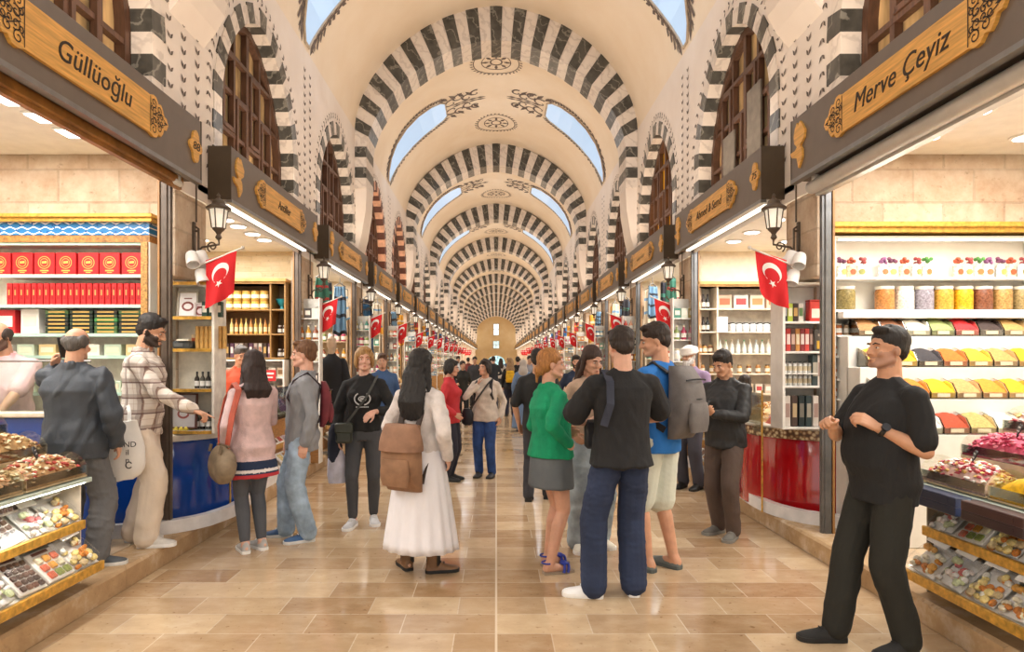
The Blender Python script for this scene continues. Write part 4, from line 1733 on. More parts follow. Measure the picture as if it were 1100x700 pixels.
for i, (x, d, h, phi, fem, hs, hc, sk, tk, tc, bc, lab) in enumerate(FAR):
    r = random.Random(50 + i)
    far = d > 16
    p = Person('person', lab, at(x, d), h, phi, fem=bool(fem), vox=.011 + d * .0006, sk=sk, head=(r.uniform(-15, 15), r.uniform(0, 8), 0),
               L=(.23, r.uniform(-.12, .05), .88), R=(-.2, r.uniform(-.25, .0), r.uniform(.9, 1.1)), fL=(.1, r.uniform(-.12, .1), 5), fR=(-.1, r.uniform(-.1, .12), -5), seed=60 + i)
    if hs == 'scarf':
        mb = MB()
        mb.ell(p.hd(0, .03, 1.66), (.094, .105, .105), 16, rot=p.rot)
        mb.cap(p.hd(0, .03, 1.6), p.T((0, .03, 1.44)), .085, .13, 14)
        p.fin(mb, 'headscarf', fabric(hc), 3, .003)
    else:
        p.hair(hs, hc, 1.3)
    p.brows(hc if hs != 'scarf' else '2a2020')
    if i == 1:
        p.beard('1c1614')
    p.top(tk, fabric(tc), .82, .024, .45 if tk == 'tee' and hs != 'scarf' else 1.0, 'top', .006, sl=.02)
    if hs == 'scarf':
        p.skirt([fabric(tc)], 1.05, .08, .17, .27, 11, .04, name='dress')
    p.legs(fabric(bc), wide=.006, name='trousers')
    p.shoes(BLACK, SOLEB)
    if i == 5:
        backpack(p, 'backpack', 'small bright yellow backpack on the distant walker', M('e2b21c', .6), M('c4951a', .6), .28, .36, .12, 1.02, .12, strapcol=M('d9c069', .6))

# --- people behind the counters at the left
FZ = .15
p = Person('person', 'vendor with balding head and beard in pink polo shirt leaning over the blue counter', at(8, 5.44, FZ), 1.76, 22, vox=.009, wide=1.08, belly=.05, sk='d8a689', lean=10, head=(-34, 22, 0),
           L=(.05, -.42, 1.0), Le=(.9, .3, .2), R=(-.16, -.36, .98), seed=31)
p.hair('balding', '3a302b')
p.brows('2a211d')
p.beard('6a5144')
p.top('shirt', fabric('e3b9bd', .07), .84, .022, .46, 'polo_shirt', .006, sl=.022)
p.legs(fabric('3a3c48'), name='trousers')
p.shoes(BLACK, SOLEB)
p = Person('person', 'balding grey-haired man in dark slate jacket seen from behind, phone at his ear', at(82, 4.52, FZ), 1.66, 178, wide=1.2, belly=.06, vox=.008, sk='d9a68a', head=(4, 10, 0),
           L=(.205, -.05, 1.46), Le=(.7, -.2, -1), R=(-.27, -.06, .90), dL=(-.45, .15, 1), pL=(-1, .2, 0), tL=(0, .9, .3), curlL=.9, fL=(.1, -.02, 12), fR=(-.13, -.03, -70), seed=33)
p.hair('balding', '5a5552')
p.brows('4a4542')
p.top('jacket', fabric('3f4650', .12, rough=.6), .80, .034, 1.0, 'jacket', .011, sl=.03)
p.legs(fabric('6a6b6e', .1), wide=.02, name='trousers', amp=.01)
p.shoes(M('4b5056', .7), M('d5d3cf', .6))
t = held('phone', 'dark phone pressed to the ear of the man in slate jacket', 'phone', p)
mb = MB()
mb.box(-.006, .006, -.036, .036, -.075, .075, c=.004)
mb.build('phone_body', BLACK, t, mat=Matrix.Translation((.105, -.0, 1.60)) @ Matrix.Rotation(.2, 4, 'Y'))
p = Person('person', 'bearded man in plaid flannel shirt and cream trousers reaching for the sweets tray', at(152, 5.08, FZ), 1.79, 104, vox=.008, sk='d2a083', head=(-8, 20, 0), lean=4,
           R=(-.20, -.40, 1.03), Re=(-.5, .6, -.8), L=(.24, .05, .95), Le=(.4, .9, -.2), fR=(-.1, -.06, 0), fL=(.1, .08, 6), pointR=True, curlR=.5, dR=(-.1, -.8, -.35), pR=(0, -.3, -1), tR=(1, 0, 0), seed=35)
p.hair('short', '1b1513')
p.brows('1b1513')
p.beard('3a2a23')
p.top('shirt', plaid(), .84, .030, 1.0, 'flannel_shirt', .009, sl=.024)
p.legs(fabric('e2d3c2', .06), wide=.022, name='trousers', amp=.010)
p.shoes(M('d9d5cf', .7), SOLEW)
t = held('tote_bag', 'white tote bag with dark lettering hanging behind the man in plaid', 'bag', p)
mb = MB()
n = 32
rings = []
for i in range(12):
    u = i / 11
    k = math.sin(PI * min(.5, .08 + u * 1.3)) ** .5
    w, d = (.155 + .02 * (1 - u)) * k, (.045 + .03 * (1 - u)) * k
    if u > .6:
        w *= 1 - (u - .6) * .8
        d *= 1 - (u - .6) * 1.6
    rings.append([V(-.27 + d * math.sin(a), .07 + w * math.cos(a), .54 + .42 * u) for a in [2 * PI * j / n for j in range(n)]])
mb.loft(rings)
q = mb.build('bag_body', M('e9e6e2', .6, var=.03), t, True)
wrinkle(q.data, .008, (16, 16, 10), 8)
mb = MB()
for y in (.1, .22):
    strap(mb, [V(-.27, y - .09, .93), V(-.23, y - .08, 1.02), V(-.19, y - .06, 1.07)], .025, .006, nrm=[(-1, 0, 0)] * 3)
mb.build('handles', M('e2dfda', .6), t)
mb = MB()
F = lambda u, v: (-.20 - .085 + .22 * u * u, .12 - u, v)
for i, tx in enumerate(('siND', 'il', 'n')):
    tm = text_mb(tx, .055, 0, .002)
    tm.xf(Matrix(((0, 0, -1, -.352), (-1, 0, 0, -.0), (0, 1, 0, .80 - .055 * i), (0, 0, 0, 1))))
    mb.add(tm.v, tm.f)
ribbon(mb, [(.02 * math.cos(a), .655 + .022 * math.sin(a)) for a in [.5 + 5.2 * i / 12 for i in range(13)]], .008, lambda u, v: (-.352, -.01 - u, v))
mb.build('lettering', M('3a3a3c', .7), t, fix=False)
p = Person('person', 'grey-haired vendor in orange top behind the glass of the left drum counter', at(258, 7.62, FZ), 1.60, 30, vox=.011, sk='cf9e82', head=(10, 14, 0), L=(.15, -.28, 1.05), seed=37)
p.hair('short', '55504e')
p.brows('45403e')
p.top('shirt', fabric('d5573a', .08), .82, .024, 1.0, 'shirt', .006, sl=.02)
p.legs(fabric('33343a'), name='trousers')
p.shoes(BLACK, SOLEB)
p = Person('person', 'child in grey top, pale jeans and red shoes behind the man in the zip jacket', at(800, 7.5, FZ), 1.26, 175, vox=.012, sk='cf9e82', fL=(.09, .0, 0), fR=(-.09, .05, 0), seed=39, fem=True)
p.hair('bob', '2a201c')
p.brows('2a201c')
p.top('jacket', fabric('6b6f7c'), .85, .022, 1.0, 'top', .006)
p.legs(fabric('a9b6cc', .1, 'denim'), name='jeans')
p.shoes(M('9a4038', .6), SOLEB)
# ================================================================ shop fronts
SIDE = {-1: 'left', 1: 'right'}
RZ = {-1: PI / 2, 1: -PI / 2}            # local x = reading direction, -y = towards the hall
INK = M('2f2013', .6, var=.05)
LEDS = M('fff6e6', .5, var=.01, emit=1.2)
PH, PA = .135, .62
END = [(0, .135), (.05, .152), (.09, .145), (.12, .11), (.155, .118), (.185, .085), (.2, .05), (.235, .045), (.262, 0)]


def plaque_mb(a):
    P = [(a + u, v) for u, v in END] + [(a + u, -v) for u, v in END[-2::-1]]
    P += [(-a - u, -v) for u, v in END] + [(-a - u, v) for u, v in END[-2::-1]]
    mb = MB()
    mb.prism([(x, -.022, .25 + z) for x, z in P], (0, .0225, 0))
    return mb


def scroll_mb(a, q):
    mb = MB()
    F = lambda u, v: (u, -.0245, .25 + v)
    X = lambda u: q * (a + u)
    ribbon(mb, [(X(.004), -.128), (X(.004), .128)], .007, F)
    for t in (-1, 1):
        for cx, cz, r, a0, tu in ((.05, .095, .042, 3.5, 1.3), (.065, .032, .036, 1.0, 1.2), (.125, .065, .036, 4.2, 1.25), (.16, .022, .026, .5, 1.2), (.03, .045, .02, 2.0, 1.0), (.115, .02, .02, 2.6, 1.0)):
            ribbon(mb, [(X(u), t * v) for u, v in spiral(cx, cz, r, a0, tu, 16, .2)], .008, F)
        ribbon(mb, [(X(.03), t * .004), (X(.12), t * .05), (X(.21), t * .012)], .007, F)
    leaf(mb, X(.19), 0, 0 if q > 0 else PI, .055, .022, F)
    return mb


def medal_mb():
    mb = MB()
    P = []
    for i in range(32):
        a = 2 * PI * i / 32
        r = .075 + .012 * math.cos(4 * a) + .03 * max(0, abs(math.sin(a)) - .8) * 5
        P.append((r * math.cos(a), -.018, .25 + r * 1.15 * math.sin(a)))
    mb.prism(P, (0, .0185, 0))
    return mb


def tulip_mb():
    mb = MB()
    O = [(0, -.19), (.03, -.12), (.028, -.05), (.012, -.01), (.045, .03), (.052, .09), (.03, .15), (.012, .19), (0, .16), (-.012, .19), (-.03, .15), (-.04, .09), (-.034, .03), (-.012, -.01), (-.03, -.03), (-.07, -.03), (-.055, -.075), (-.015, -.1)]
    mb.prism([(x, -.018, .25 + z) for x, z in O], (0, .0185, 0))
    return mb


PLM, MDM, TUM = plaque_mb(PA).mesh('sign_board', PLAQ), medal_mb().mesh('medallion', PLAQ), tulip_mb().mesh('tulip_ornament', PLAQ)
SCM = {q: scroll_mb(PA, q).mesh('scrollwork', INK) for q in (-1, 1)}
FBM = MB().box(-1.47, 1.47, 0, .215, 0, .5, c=.004).mesh('fascia_board', TAUPE)
EPM = MB().box(-.008, .008, -.002, .217, -.002, .502).mesh('end_panel', TAUPED)
ETM = MB().box(-1.48, 1.48, -.006, .05, -.03, .002).mesh('edge_trim', STEEL)
LSM = MB().box(-1.3, 1.3, .10, .15, -.028, -.003).mesh('lamp_strip', LEDS)
for me in (PLM, MDM, TUM):
    bm = bmesh.new()
    bm.from_mesh(me)
    bmesh.ops.recalc_face_normals(bm, faces=bm.faces)
    bm.to_mesh(me)
    bm.free()


def kid(name, me, parent, loc=(0, 0, 0)):
    o = bpy.data.objects.new(name, me)
    COL.objects.link(o)
    o.parent = parent
    o.location = loc
    return o


SQ = {}
for i in range(4):
    mb = MB()
    r = random.Random(i)
    x = -.27
    while x < .27:
        h = r.choice((.03, .03, .05))
        ribbon(mb, [(x, -.03), (x + .012, h), (x + .03, -.028), (x + .045, .028), (x + .05, -.03)], .011, lambda u, v: (u, -.0245, .25 + v))
        x += r.uniform(.06, .085)
    SQ[i] = mb.mesh('lettering', INK)
TXT = {(-1, 1): 'Güllüoğlu', (1, 1): 'Merve Çeyiz', (-1, 2): 'Antiller', (1, 2): 'Ahmed & Semd'}
NUM = {(-1, 1): '88', (1, 2): '75'}
DESC = {(-1, 1): 'taupe fascia with long gold plaque above the shelf of red gift boxes', (1, 1): 'taupe fascia with long gold plaque above the spice bins shop',
        (-1, 2): 'taupe fascia with tulip ornament above the brick-walled shop', (1, 2): 'taupe fascia with gold plaque above the bottle shelves shop'}
for s in (-1, 1):
    for k in range(1, NSH + 1):
        ym = (ys(k) + ye(k)) / 2
        lab = DESC.get((s, k), 'taupe fascia with gold plaque, %s along the %s-hand row of shops' % (ORD[k - 1], SIDE[s]))
        t = thing('shop_sign', lab, 'shop sign', (s * 2.5, ym, 3.1), RZ[s], 'fascias of the shop row')
        kid('fascia_board', FBM, t)
        kid('end_panel', EPM, t, (-1.478, 0, 0))
        kid('end_panel', EPM, t, (1.478, 0, 0))
        kid('edge_trim', ETM, t)
        if k > 1:
            kid('lamp_strip', LSM, t)
        b = kid('sign_board', PLM, t)
        if k < 9:
            for q in (-1, 1):
                kid('scrollwork', SCM[q], b)
            if (s, k) in TXT:
                tx = TXT[(s, k)]
                tm = text_mb(tx, .183 if k == 1 else .14, .25, .002, 0.0, 1.02)
                tm.xf(Matrix(((1, 0, 0, 0), (0, 0, -1, -.0235), (0, 1, 0, .25), (0, 0, 0, 1))))
                tm.build('lettering', INK, b, fix=False)
            else:
                kid('lettering', SQ[(k + s) % 4], b)
        if k < 7:
            m_ = kid('medallion', MDM, t, (1.35, 0, 0))
            m_.scale = (1.3, 1, 1)
            if (s, k) in NUM:
                tm = text_mb(NUM[(s, k)], .095, .15, .002)
                tm.xf(Matrix(((1, 0, 0, 0), (0, 0, -1, -.0195), (0, 1, 0, .25), (0, 0, 0, 1))))
                tm.build('number', INK, m_, fix=False)
            kid('tulip_ornament', TUM, t, (-1.31, 0, 0)).scale = (2.1, 1, 1)
    # roller-shutter housings under the first fascias and the posts of the shop fronts
    y0, y1 = ys(1), ye(1) - .1
    if s > 0:
        mb = MB()
        mb.tube([(2.63, y0, 3.02), (2.63, y1, 3.02)], .055, 16)
        mb.box(2.66, 2.72, y0, y1, 2.95, 3.1)
        struct(mb.build('trim_80', M('d4d3d0', .35, metal=.25, var=.04), smooth=True))
    else:
        mb = MB()
        mb.box(-2.72, -2.6, y0, y1, 3.03, 3.1, c=.01)
        mb.box(-2.66, -2.62, y0, y1, 3.0, 3.04)
        struct(mb.build('trim_81', M('9a6a35', .35, var=.2)))
    for k in range(1, 5):
        yp = ye(k) - .13
        mb = MB()
        mb.box(s * 2.715, s * 2.775, yp - .02, yp + .03, .14, 3.12, c=.008)
        mb.box(s * 2.695, s * 2.712, yp - .012, yp + .03, .14, 3.12)
        struct(mb.build('pillar_post', M('5d5148', .4, metal=.3) if s < 0 else M('6f7072', .35, metal=.6)))
        mb = MB()
        mb.box(s * 2.778, s * 2.795, yp - .025, yp + .035, .14, 3.12)
        struct(mb.build('trim_post', M('a77a4a', .4)))

# ---- wall lanterns
def lantern(lab, loc, rz):
    t = thing('wall_mounted_lantern', lab, 'lantern', loc, rz, 'iron wall lanterns on the piers')
    mb = MB()
    mb.box(-.02, .02, -.02, -.0, -.20, .16, c=.004)
    mb.tube([(0, -.03, .16), (0, -.03, .5)], .008, 6)
    for z in (-.14, .08):
        mb.tube([(0, 0, z), (0, -.05, z)], .01, 6)
    mb.build('wall_plate', IRON, t, True)
    mb = MB()
    P = [(0, -.05, .08)]
    for i in range(15):
        a = math.radians(-165 + i * 15)
        P.append((0, -.155 + .105 * math.cos(a), -.13 + .09 * math.sin(a)))
    P += [(0, -.235, -.04), (0, -.23, .02)]
    mb.tube(P[1:], .010, 7)
    mb.tube([(0, u, v) for u, v in spiral(-.175, -.06, .05, 5.2, 1.3, 18, .2)], .007, 6)
    mb.tube([(0, -.05, -.14), (0, -.05, .1), (0, -.02, .12)], .010, 6)
    mb.build('scroll_arm', IRON, t, True)
    mb = MB()
    c = (0, -.23, .02)
    mb.lathe([(.012, -.02), (.03, .0), (.018, .03), (.03, .05), (.055, .075), (.06, .085)], c, 8)
    mb.build('lantern_base', IRON, t, True)
    mb = MB()
    mb.lathe([(.055, .085), (.078, .26)], c, 6, caps=False)
    mb.build('lantern_glass', M('efe6d4', .25, var=.1, emit=.42), t)
    mb = MB()
    for j in range(6):
        a = 2 * PI * j / 6
        mb.tube([(c[0] + .057 * math.cos(a), c[1] + .057 * math.sin(a), c[2] + .085), (c[0] + .08 * math.cos(a), c[1] + .08 * math.sin(a), c[2] + .26)], .006, 5)
    mb.build('cage', IRON, t)
    mb = MB()
    mb.lathe([(.012, .085), (.022, .11), (.026, .15), (.012, .2)], c, 8)
    mb.build('bulb', M('fff3da', .4, var=.01, emit=1.5), t, True)
    mb = MB()
    mb.lathe([(.105, .25), (.11, .265), (.085, .285), (.06, .30), (.05, .33), (.025, .345), (.012, .36), (.018, .375), (.004, .40)], c, 12)
    mb.build('lantern_roof', IRON, t, True)
    return t


LA = None
for s in (-1, 1):
    for k in range(1, 13):
        lab = {1: 'iron lantern on the stone pier beside the big %s gold plaque' % ('spice shop' if s > 0 else 'red box shop')}.get(k, 'iron lantern on scroll bracket, %s pier along the %s-hand shops' % (ORD[k - 1], SIDE[s]))
        loc, rz = (s * HW, pier(k) + .02, 2.66), RZ[s]
        if LA is None:
            LA = lantern(lab, loc, rz)
        else:
            dup(LA, loc, (0, 0, rz), lab)

# ---- flags
RED = fabric('d8252b', .05)
FW, FH = .27, .42


def flag_proto(seed):
    r = random.Random(seed)
    ph = r.random() * 6
    t = thing('hanging_flag', '', 'flag', (0, 0, 0), 0, 'red crescent flags along the shops')
    mb = MB()
    mb.tube([(0, 0.0, -.02), (0, -.37, .13)], .008, 8)
    mb.ell((0, -.38, .134), .018, 8)
    mb.build('flag_pole', M('d8d4cc', .35, metal=.3), t, True)

    def F(u, v, o=0.0):      # u 0..1 along the pole from the wall, v 0..1 downwards
        x = .022 * math.sin(5 * u + ph + 2.2 * v) * (.3 + v) + .010 * math.sin(13 * u - ph) * v
        k = 1 - .12 * v
        return (x + o, -.06 - FW * (.5 + (u - .5) * k) + .02 * v, .015 + .105 * (.12 + u * .78) - FH * v * (1 - .16 * u + .05 * math.sin(3 * u)))
    n, m = 14, 18
    mb = MB()
    mb.add([F(i / n, j / m) for j in range(m + 1) for i in range(n + 1)], [(j * (n + 1) + i, j * (n + 1) + i + 1, (j + 1) * (n + 1) + i + 1, (j + 1) * (n + 1) + i) for j in range(m) for i in range(n)])
    c = mb.build('flag_cloth', RED, t, True, ang=4)
    em = MB()
    asp = FH / FW
    for sgn in (-1, 1):
        N = 20
        A = [(.5 + .30 * math.cos(a), (.36 * asp + .30 * math.sin(a)) / asp) for a in [PI / 2 + .55 + (2 * PI - 1.1) * i / N for i in range(N + 1)]]
        B = [(.5 + .235 * math.cos(a), (.43 * asp + .235 * math.sin(a)) / asp) for a in [PI / 2 + .72 + (2 * PI - 1.44) * i / N for i in range(N + 1)]]
        em.add([F(u, v, .003 * sgn) for u, v in A + B], [(i, i + 1, N + 2 + i, N + 1 + i) for i in range(N)])
        st = []
        for i in range(10):
            a = -PI / 2 + PI * i / 5 + PI
            q = .125 if i % 2 == 0 else .05
            st.append((.5 + q * math.cos(a), (.60 * asp + q * math.sin(a)) / asp))
        em.add([F(.5, .60, .003 * sgn)] + [F(u, v, .003 * sgn) for u, v in st], [(0, 1 + i, 1 + (i + 1) % 10) for i in range(10)])
    em.build('crescent_and_star', M('f6f2ee', .7, var=.02), c, fix=False)
    return t


FLG = [flag_proto(i) for i in range(3)]
used = [False] * 3
for s in (-1, 1):
    for k in range(1, 17):
        lab = {1: 'red flag with white crescent and star below the nearest %s-hand lantern' % SIDE[s]}.get(k, 'red crescent flag on a short pole, %s along the %s-hand shops' % (ORD[k - 1], SIDE[s]))
        i = (k + (s > 0)) % 3
        loc, rot = (s * 2.56, pier(k) - .22, 2.38 + .04 * math.sin(k * 2.1)), (0, 0, RZ[s])
        if not used[i]:
            used[i] = True
            FLG[i].location, FLG[i].rotation_euler = loc, rot
            FLG[i]['label'] = lab
        else:
            dup(FLG[i], loc, rot, lab)

# ---- clusters of white cup lamps on the piers
def cups(lab, loc, rz):
    t = thing('spotlight_cluster', lab, 'spotlight', loc, rz)
    mb = MB()
    mb.box(-.10, .10, -.06, -.04, -.02, .01, c=.004)
    mb.tube([(0, 0, 0), (0, -.05, 0)], .018, 8)
    mb.build('bracket', WHITE, t, True)
    for x, y, z, tl in ((-.13, -.10, .03, .5), (0, -.12, .06, 0), (.12, -.10, .02, -.5), (-.06, -.15, -.11, .3), (.08, -.14, -.12, -.3)):
        mb = MB()
        mb.lathe([(.02, .06), (.045, .055), (.052, .03), (.056, -.07), (.05, -.07), (.046, .0)], (0, 0, 0), 14)
        mb.build('lamp_cup', M('f6f4f0', .4, var=.02), t, True, mat=Matrix.Translation((x, y, z)) @ Matrix.Rotation(tl, 4, 'Y') @ Matrix.Rotation(-.35, 4, 'X'))
    return t


CU = cups('cluster of white cup lamps on the left pier behind the flag', (-HW + .02, pier(1) - .12, 2.42), RZ[-1])
dup(CU, (HW - .02, pier(1) - .12, 2.42), (0, 0, RZ[1]), 'cluster of white cup lamps on the right pier behind the flag')
for s in (-1, 1):
    for k in (2, 3, 4):
        dup(CU, (s * (HW - .02), pier(k) - .1, 2.1), (0, 0, RZ[s]), 'small cluster of white cup lamps, %s pier on the %s-hand side' % (ORD[k - 1], SIDE[s]), scale=.75)

# ---- downlights in the first shops
def downlight(lab, loc, square):
    t = thing('downlight', lab, 'ceiling light', loc, 0, 'downlights in the shop ceilings')
    if square:
        mb = MB()
        mb.box(-.11, .11, -.11, .11, -.012, .0, c=.003)
        mb.build('frame', WHITE, t)
        MB().box(-.09, .09, -.09, .09, -.018, -.011).build('diffuser', M('ffffff', .5, var=.01, emit=5), t)
    else:
        MB().lathe([(.11, 0), (.115, -.008), (.09, -.014)], (0, 0, 0), 24).build('frame', WHITE, t, True)
        MB().lathe([(.088, -.012), (.08, -.018)], (0, 0, 0), 20).build('diffuser', M('ffffff', .5, var=.01, emit=5), t, True)
    return t


DL = {}
for s, k, zc, xs_, ysq, sq in ((-1, 1, 3.42, (3.41, 4.3), (3.6, 4.25, 4.58, 4.92, 5.26), True), (1, 1, 3.42, (3.55, 4.35), (4.3, 4.8, 5.36), False),
                               (-1, 2, 3.14, (2.99, 3.8), (7.2, 7.55, 8.0, 8.4), False), (1, 2, 3.14, (3.1, 3.8), (7.2, 7.9, 8.5), False)):
    for i, x in enumerate(xs_):
        for j, y in enumerate(ysq):
            lab = '%s ceiling light, %s in the %s row of the %s %s shop' % ('square' if sq else 'round', ORD[j], 'outer' if i == 0 else 'inner', 'first' if k == 1 else 'second', SIDE[s] + '-hand')
            if sq not in DL:
                DL[sq] = downlight(lab, (s * x, y, zc), sq)
            else:
                dup(DL[sq], (s * x, y, zc), None, lab)

# ================================================================ goods
def shelfcase(name, lab, s, x0, x1, yf, yb, zs, mat, edge=None, back=None, cornice=None, z0=.15, cat='shelf', sides=True, th=.02, split=()):
    """open shelf unit facing the camera; x measured outwards from the middle of the hall"""
    t = thing(name, lab, cat, (s * (x0 + x1) / 2, yb, z0))
    o = Matrix.Translation((-s * (x0 + x1) / 2, -yb, -z0))
    zt = zs[-1]
    MB().box(s * x0, s * x1, yb - .02, yb, z0, zt).build('back_panel', back or mat, t, mat=o)
    if sides:
        for x in [x0, x1] + list(split):
            MB().box(s * x - .012, s * x + .012, yf, yb - .02, z0, zt, c=.003).build('side_panel', mat, t, mat=o)
    for z in zs:
        sh = MB().box(s * (x0 + .012), s * (x1 - .012), yf + .005, yb - .02, z - th, z, c=.003).build('shelf', mat, t, mat=o)
        if edge:
            MB().box(s * (x0 + .012), s * (x1 - .012), yf - .008, yf + .004, z - th - .004, z + .004).build('shelf_edge', edge, sh, mat=o)
    if cornice:
        mb = MB()
        mb.box(s * (x0 - .03), s * (x1 + .03), yf - .05, yb - .02, zt, zt + .05, c=.01)
        mb.box(s * (x0 - .01), s * (x1 + .01), yf - .02, yb - .02, zt - .02, zt)
        mb.build('cornice', cornice, t, mat=o)
    return t


def box_proto(name, w, h, d, cols, front=None, near=True):
    mats = [M(c, .4, var=.05) for c in cols]
    if near:
        t = thing(name, '', 'box')
        mb = MB()
        mb.box(-w / 2, w / 2, -d, 0, 0, h, c=.004)
        mb.build('box_body', mats[0], t)
        if front:
            front(t, w, h, d)
        return t
    mb = MB()
    mb.box(-w / 2, w / 2, -d, 0, 0, h, 0, c=.004)
    if len(mats) > 1:
        mb.box(-w * .36, w * .36, -d - .002, -d, h * .3, h * .75, 1)
    o = mb.build(name, mats)
    return tag(o, '', 'box')


def jar_proto(name, r, h, body, lid, label=None, near=True, n=14, neck=.75, cat='jar', glass=False):
    bm_, lm = M(body, .25, var=.25, sc=60), M(lid, .35, var=.05)
    B = [(r * .9, 0), (r, .01), (r, h * .78), (r * neck, h * .88), (r * neck, h * .9)]
    Lp = [(r * neck * 1.06, h * .88), (r * neck * 1.08, h), (r * neck * .9, h * 1.005)]
    lab = [(r * 1.01, h * .2), (r * 1.01, h * .6)]
    if near:
        t = thing(name, '', cat)
        MB().lathe(B, (0, -r, 0), n).build('container', bm_, t, True)
        MB().lathe(Lp, (0, -r, 0), n).build('lid', lm, t, True)
        if label:
            MB().lathe(lab, (0, -r, 0), n, caps=False).build('paper_label', M(label, .6, var=.1), t, True)
        return t
    mb = MB()
    mb.lathe(B, (0, -r, 0), 10, 0).lathe(Lp, (0, -r, 0), 10, 1)
    mats = [bm_, lm]
    if label:
        mb.lathe(lab, (0, -r, 0), 10, 2, caps=False)
        mats.append(M(label, .6, var=.1))
    return tag(mb.build(name, mats, None, True), '', cat)


def bottle_proto(name, r, h, col, cap, label=None):
    mb = MB()
    mb.lathe([(r * .9, 0), (r, .01), (r, h * .58), (r * .4, h * .75), (r * .36, h * .9)], (0, -r, 0), 10, 0)
    mb.lathe([(r * .42, h * .88), (r * .42, h)], (0, -r, 0), 10, 1)
    mats = [M(col, .2, var=.08), M(cap, .4, var=.05)]
    if label:
        mb.lathe([(r * 1.02, h * .15), (r * 1.02, h * .45)], (0, -r, 0), 10, 2, caps=False)
        mats.append(M(label, .6, var=.08))
    return tag(mb.build(name, mats, None, True), '', 'bottle')


class Once:
    """first use moves the prototype itself, later uses copy it"""

    def __init__(s, o):
        s.o, s.n = o, 0

    def put(s, loc, lab, group=None, rot=(0, 0, 0), scale=1.0):
        s.n += 1
        sc = scale if isinstance(scale, (tuple, list)) else (scale,) * 3
        if s.n == 1:
            s.o.location, s.o.rotation_euler, s.o.scale = loc, rot, sc
            s.o['label'] = lab
            if group:
                s.o['group'] = group
            return s.o
        return dup(s.o, loc, rot, lab, group, sc)


def row(protos, s, x0, x1, yf, z, what, where, group, jit=.0, gap=None, skip=()):
    """line up goods along a shelf, from the hall outwards"""
    n = max(1, int((x1 - x0) / gap))
    for i in range(n):
        if i in skip:
            continue
        p = protos[i % len(protos)] if not callable(protos) else protos(i)
        lab = ('%s, %s from the hall %s' % (what[i % len(what)] if isinstance(what, (list, tuple)) else what, ORD[i % 30], where)).strip()
        p.put((s * (x0 + gap * (i + .5)), yf, z), lab, group, (0, 0, rnd.uniform(-jit, jit)))


def heap(name, lab, group, cx, cy, w, l, z, h, cols, n=240, sz=.014, seed=0, cat='heap', mound=None, power=2.0, shape='bit'):
    """loose goods: a mound with pieces all over it"""
    r = random.Random(seed)
    mb = MB()
    N = 12
    hz = lambda u, v: h * max(0, (1 - abs(u) ** 2.6)) ** .6 * max(0, (1 - abs(v) ** 2.6)) ** .6
    vs = [(cx + w / 2 * (2 * i / N - 1), cy + l / 2 * (2 * j / N - 1), z + hz(2 * i / N - 1, 2 * j / N - 1) + (r.uniform(-.004, .004) if 0 < i < N and 0 < j < N else 0)) for j in range(N + 1) for i in range(N + 1)]
    fs = [(j * (N + 1) + i, j * (N + 1) + i + 1, (j + 1) * (N + 1) + i + 1, (j + 1) * (N + 1) + i) for j in range(N) for i in range(N)]
    mb.add(vs, fs, 0)
    # skirt and base so that the mound is solid
    ring = [(i, 0) for i in range(N)] + [(N, j) for j in range(N)] + [(N - i, N) for i in range(N)] + [(0, N - j) for j in range(N)]
    b = [vs[j * (N + 1) + i] for i, j in ring]
    mb.prism([(p[0], p[1], z - .012) for p in b], (0, 0, .012), 0)
    for i in range(n):
        u, v = r.uniform(-.95, .95), r.uniform(-.95, .95)
        c = Vector((cx + w / 2 * u, cy + l / 2 * v, z + hz(u, v) + sz * r.uniform(.1, .5)))
        R = Matrix.Rotation(r.uniform(0, 6.28), 3, 'Z') @ Matrix.Rotation(r.uniform(-.7, .7), 3, 'X')
        a, b_, d = sz * r.uniform(.7, 1.3), sz * r.uniform(.5, .9), sz * r.uniform(.35, .7)
        q = [R @ Vector(p) + c for p in ((-a, 0, 0), (0, -b_, 0), (a, 0, 0), (0, b_, 0), (0, 0, d), (0, 0, -d), (a * .6, b_ * .6, d * .5), (-a * .6, -b_ * .6, d * .5))]
        mi = 1 + r.randrange(len(cols) - 1) if len(cols) > 1 else 0
        mb.add(q, [(0, 7, 4), (7, 1, 4), (1, 2, 4), (2, 6, 4), (6, 3, 4), (3, 0, 4), (1, 0, 5), (2, 1, 5), (3, 2, 5), (0, 3, 5), (0, 1, 7), (2, 3, 6)], mi)
    o = mb.build(name, [M(c, .6, var=.15, sc=40) for c in cols], None, True, ang=.5, fix=False)
    return tag(o, lab, cat, group, 'stuff')
# ================================================================ first shop on the left: gift boxes, blue counter, nuts
OAK = M('c9974a', .45, var=.15, stretch=(2, 2, 14))
SHW = M('f0eee8', .4, var=.03)


def tile_frieze():
    t = newmat('tile_frieze', .25)
    vec = t.coord()
    sp = t.n('SeparateXYZ')
    t.l(vec, sp.inputs[0])
    a = t.math('SINE', t.math('MULTIPLY', sp.outputs[0], 62))
    zz = t.math('MULTIPLY_ADD', sp.outputs[2], 34, -20.3)
    d = t.math('ABSOLUTE', t.math('SUBTRACT', t.math('MULTIPLY', a, .55), t.math('SINE', t.math('MULTIPLY', sp.outputs[2], 70))))
    v = t.n('TexVoronoi', Scale=26.0)
    t.l(vec, v.inputs['Vector'])
    c = t.mix(t.math('LESS_THAN', d, .32), lin('2a78b4'), lin('f1f3f4'))
    c = t.mix(t.math('LESS_THAN', v.outputs['Distance'], .22), c, lin('1c4f96'))
    t.l(c, t.b.inputs['Base Color'])
    return t.m


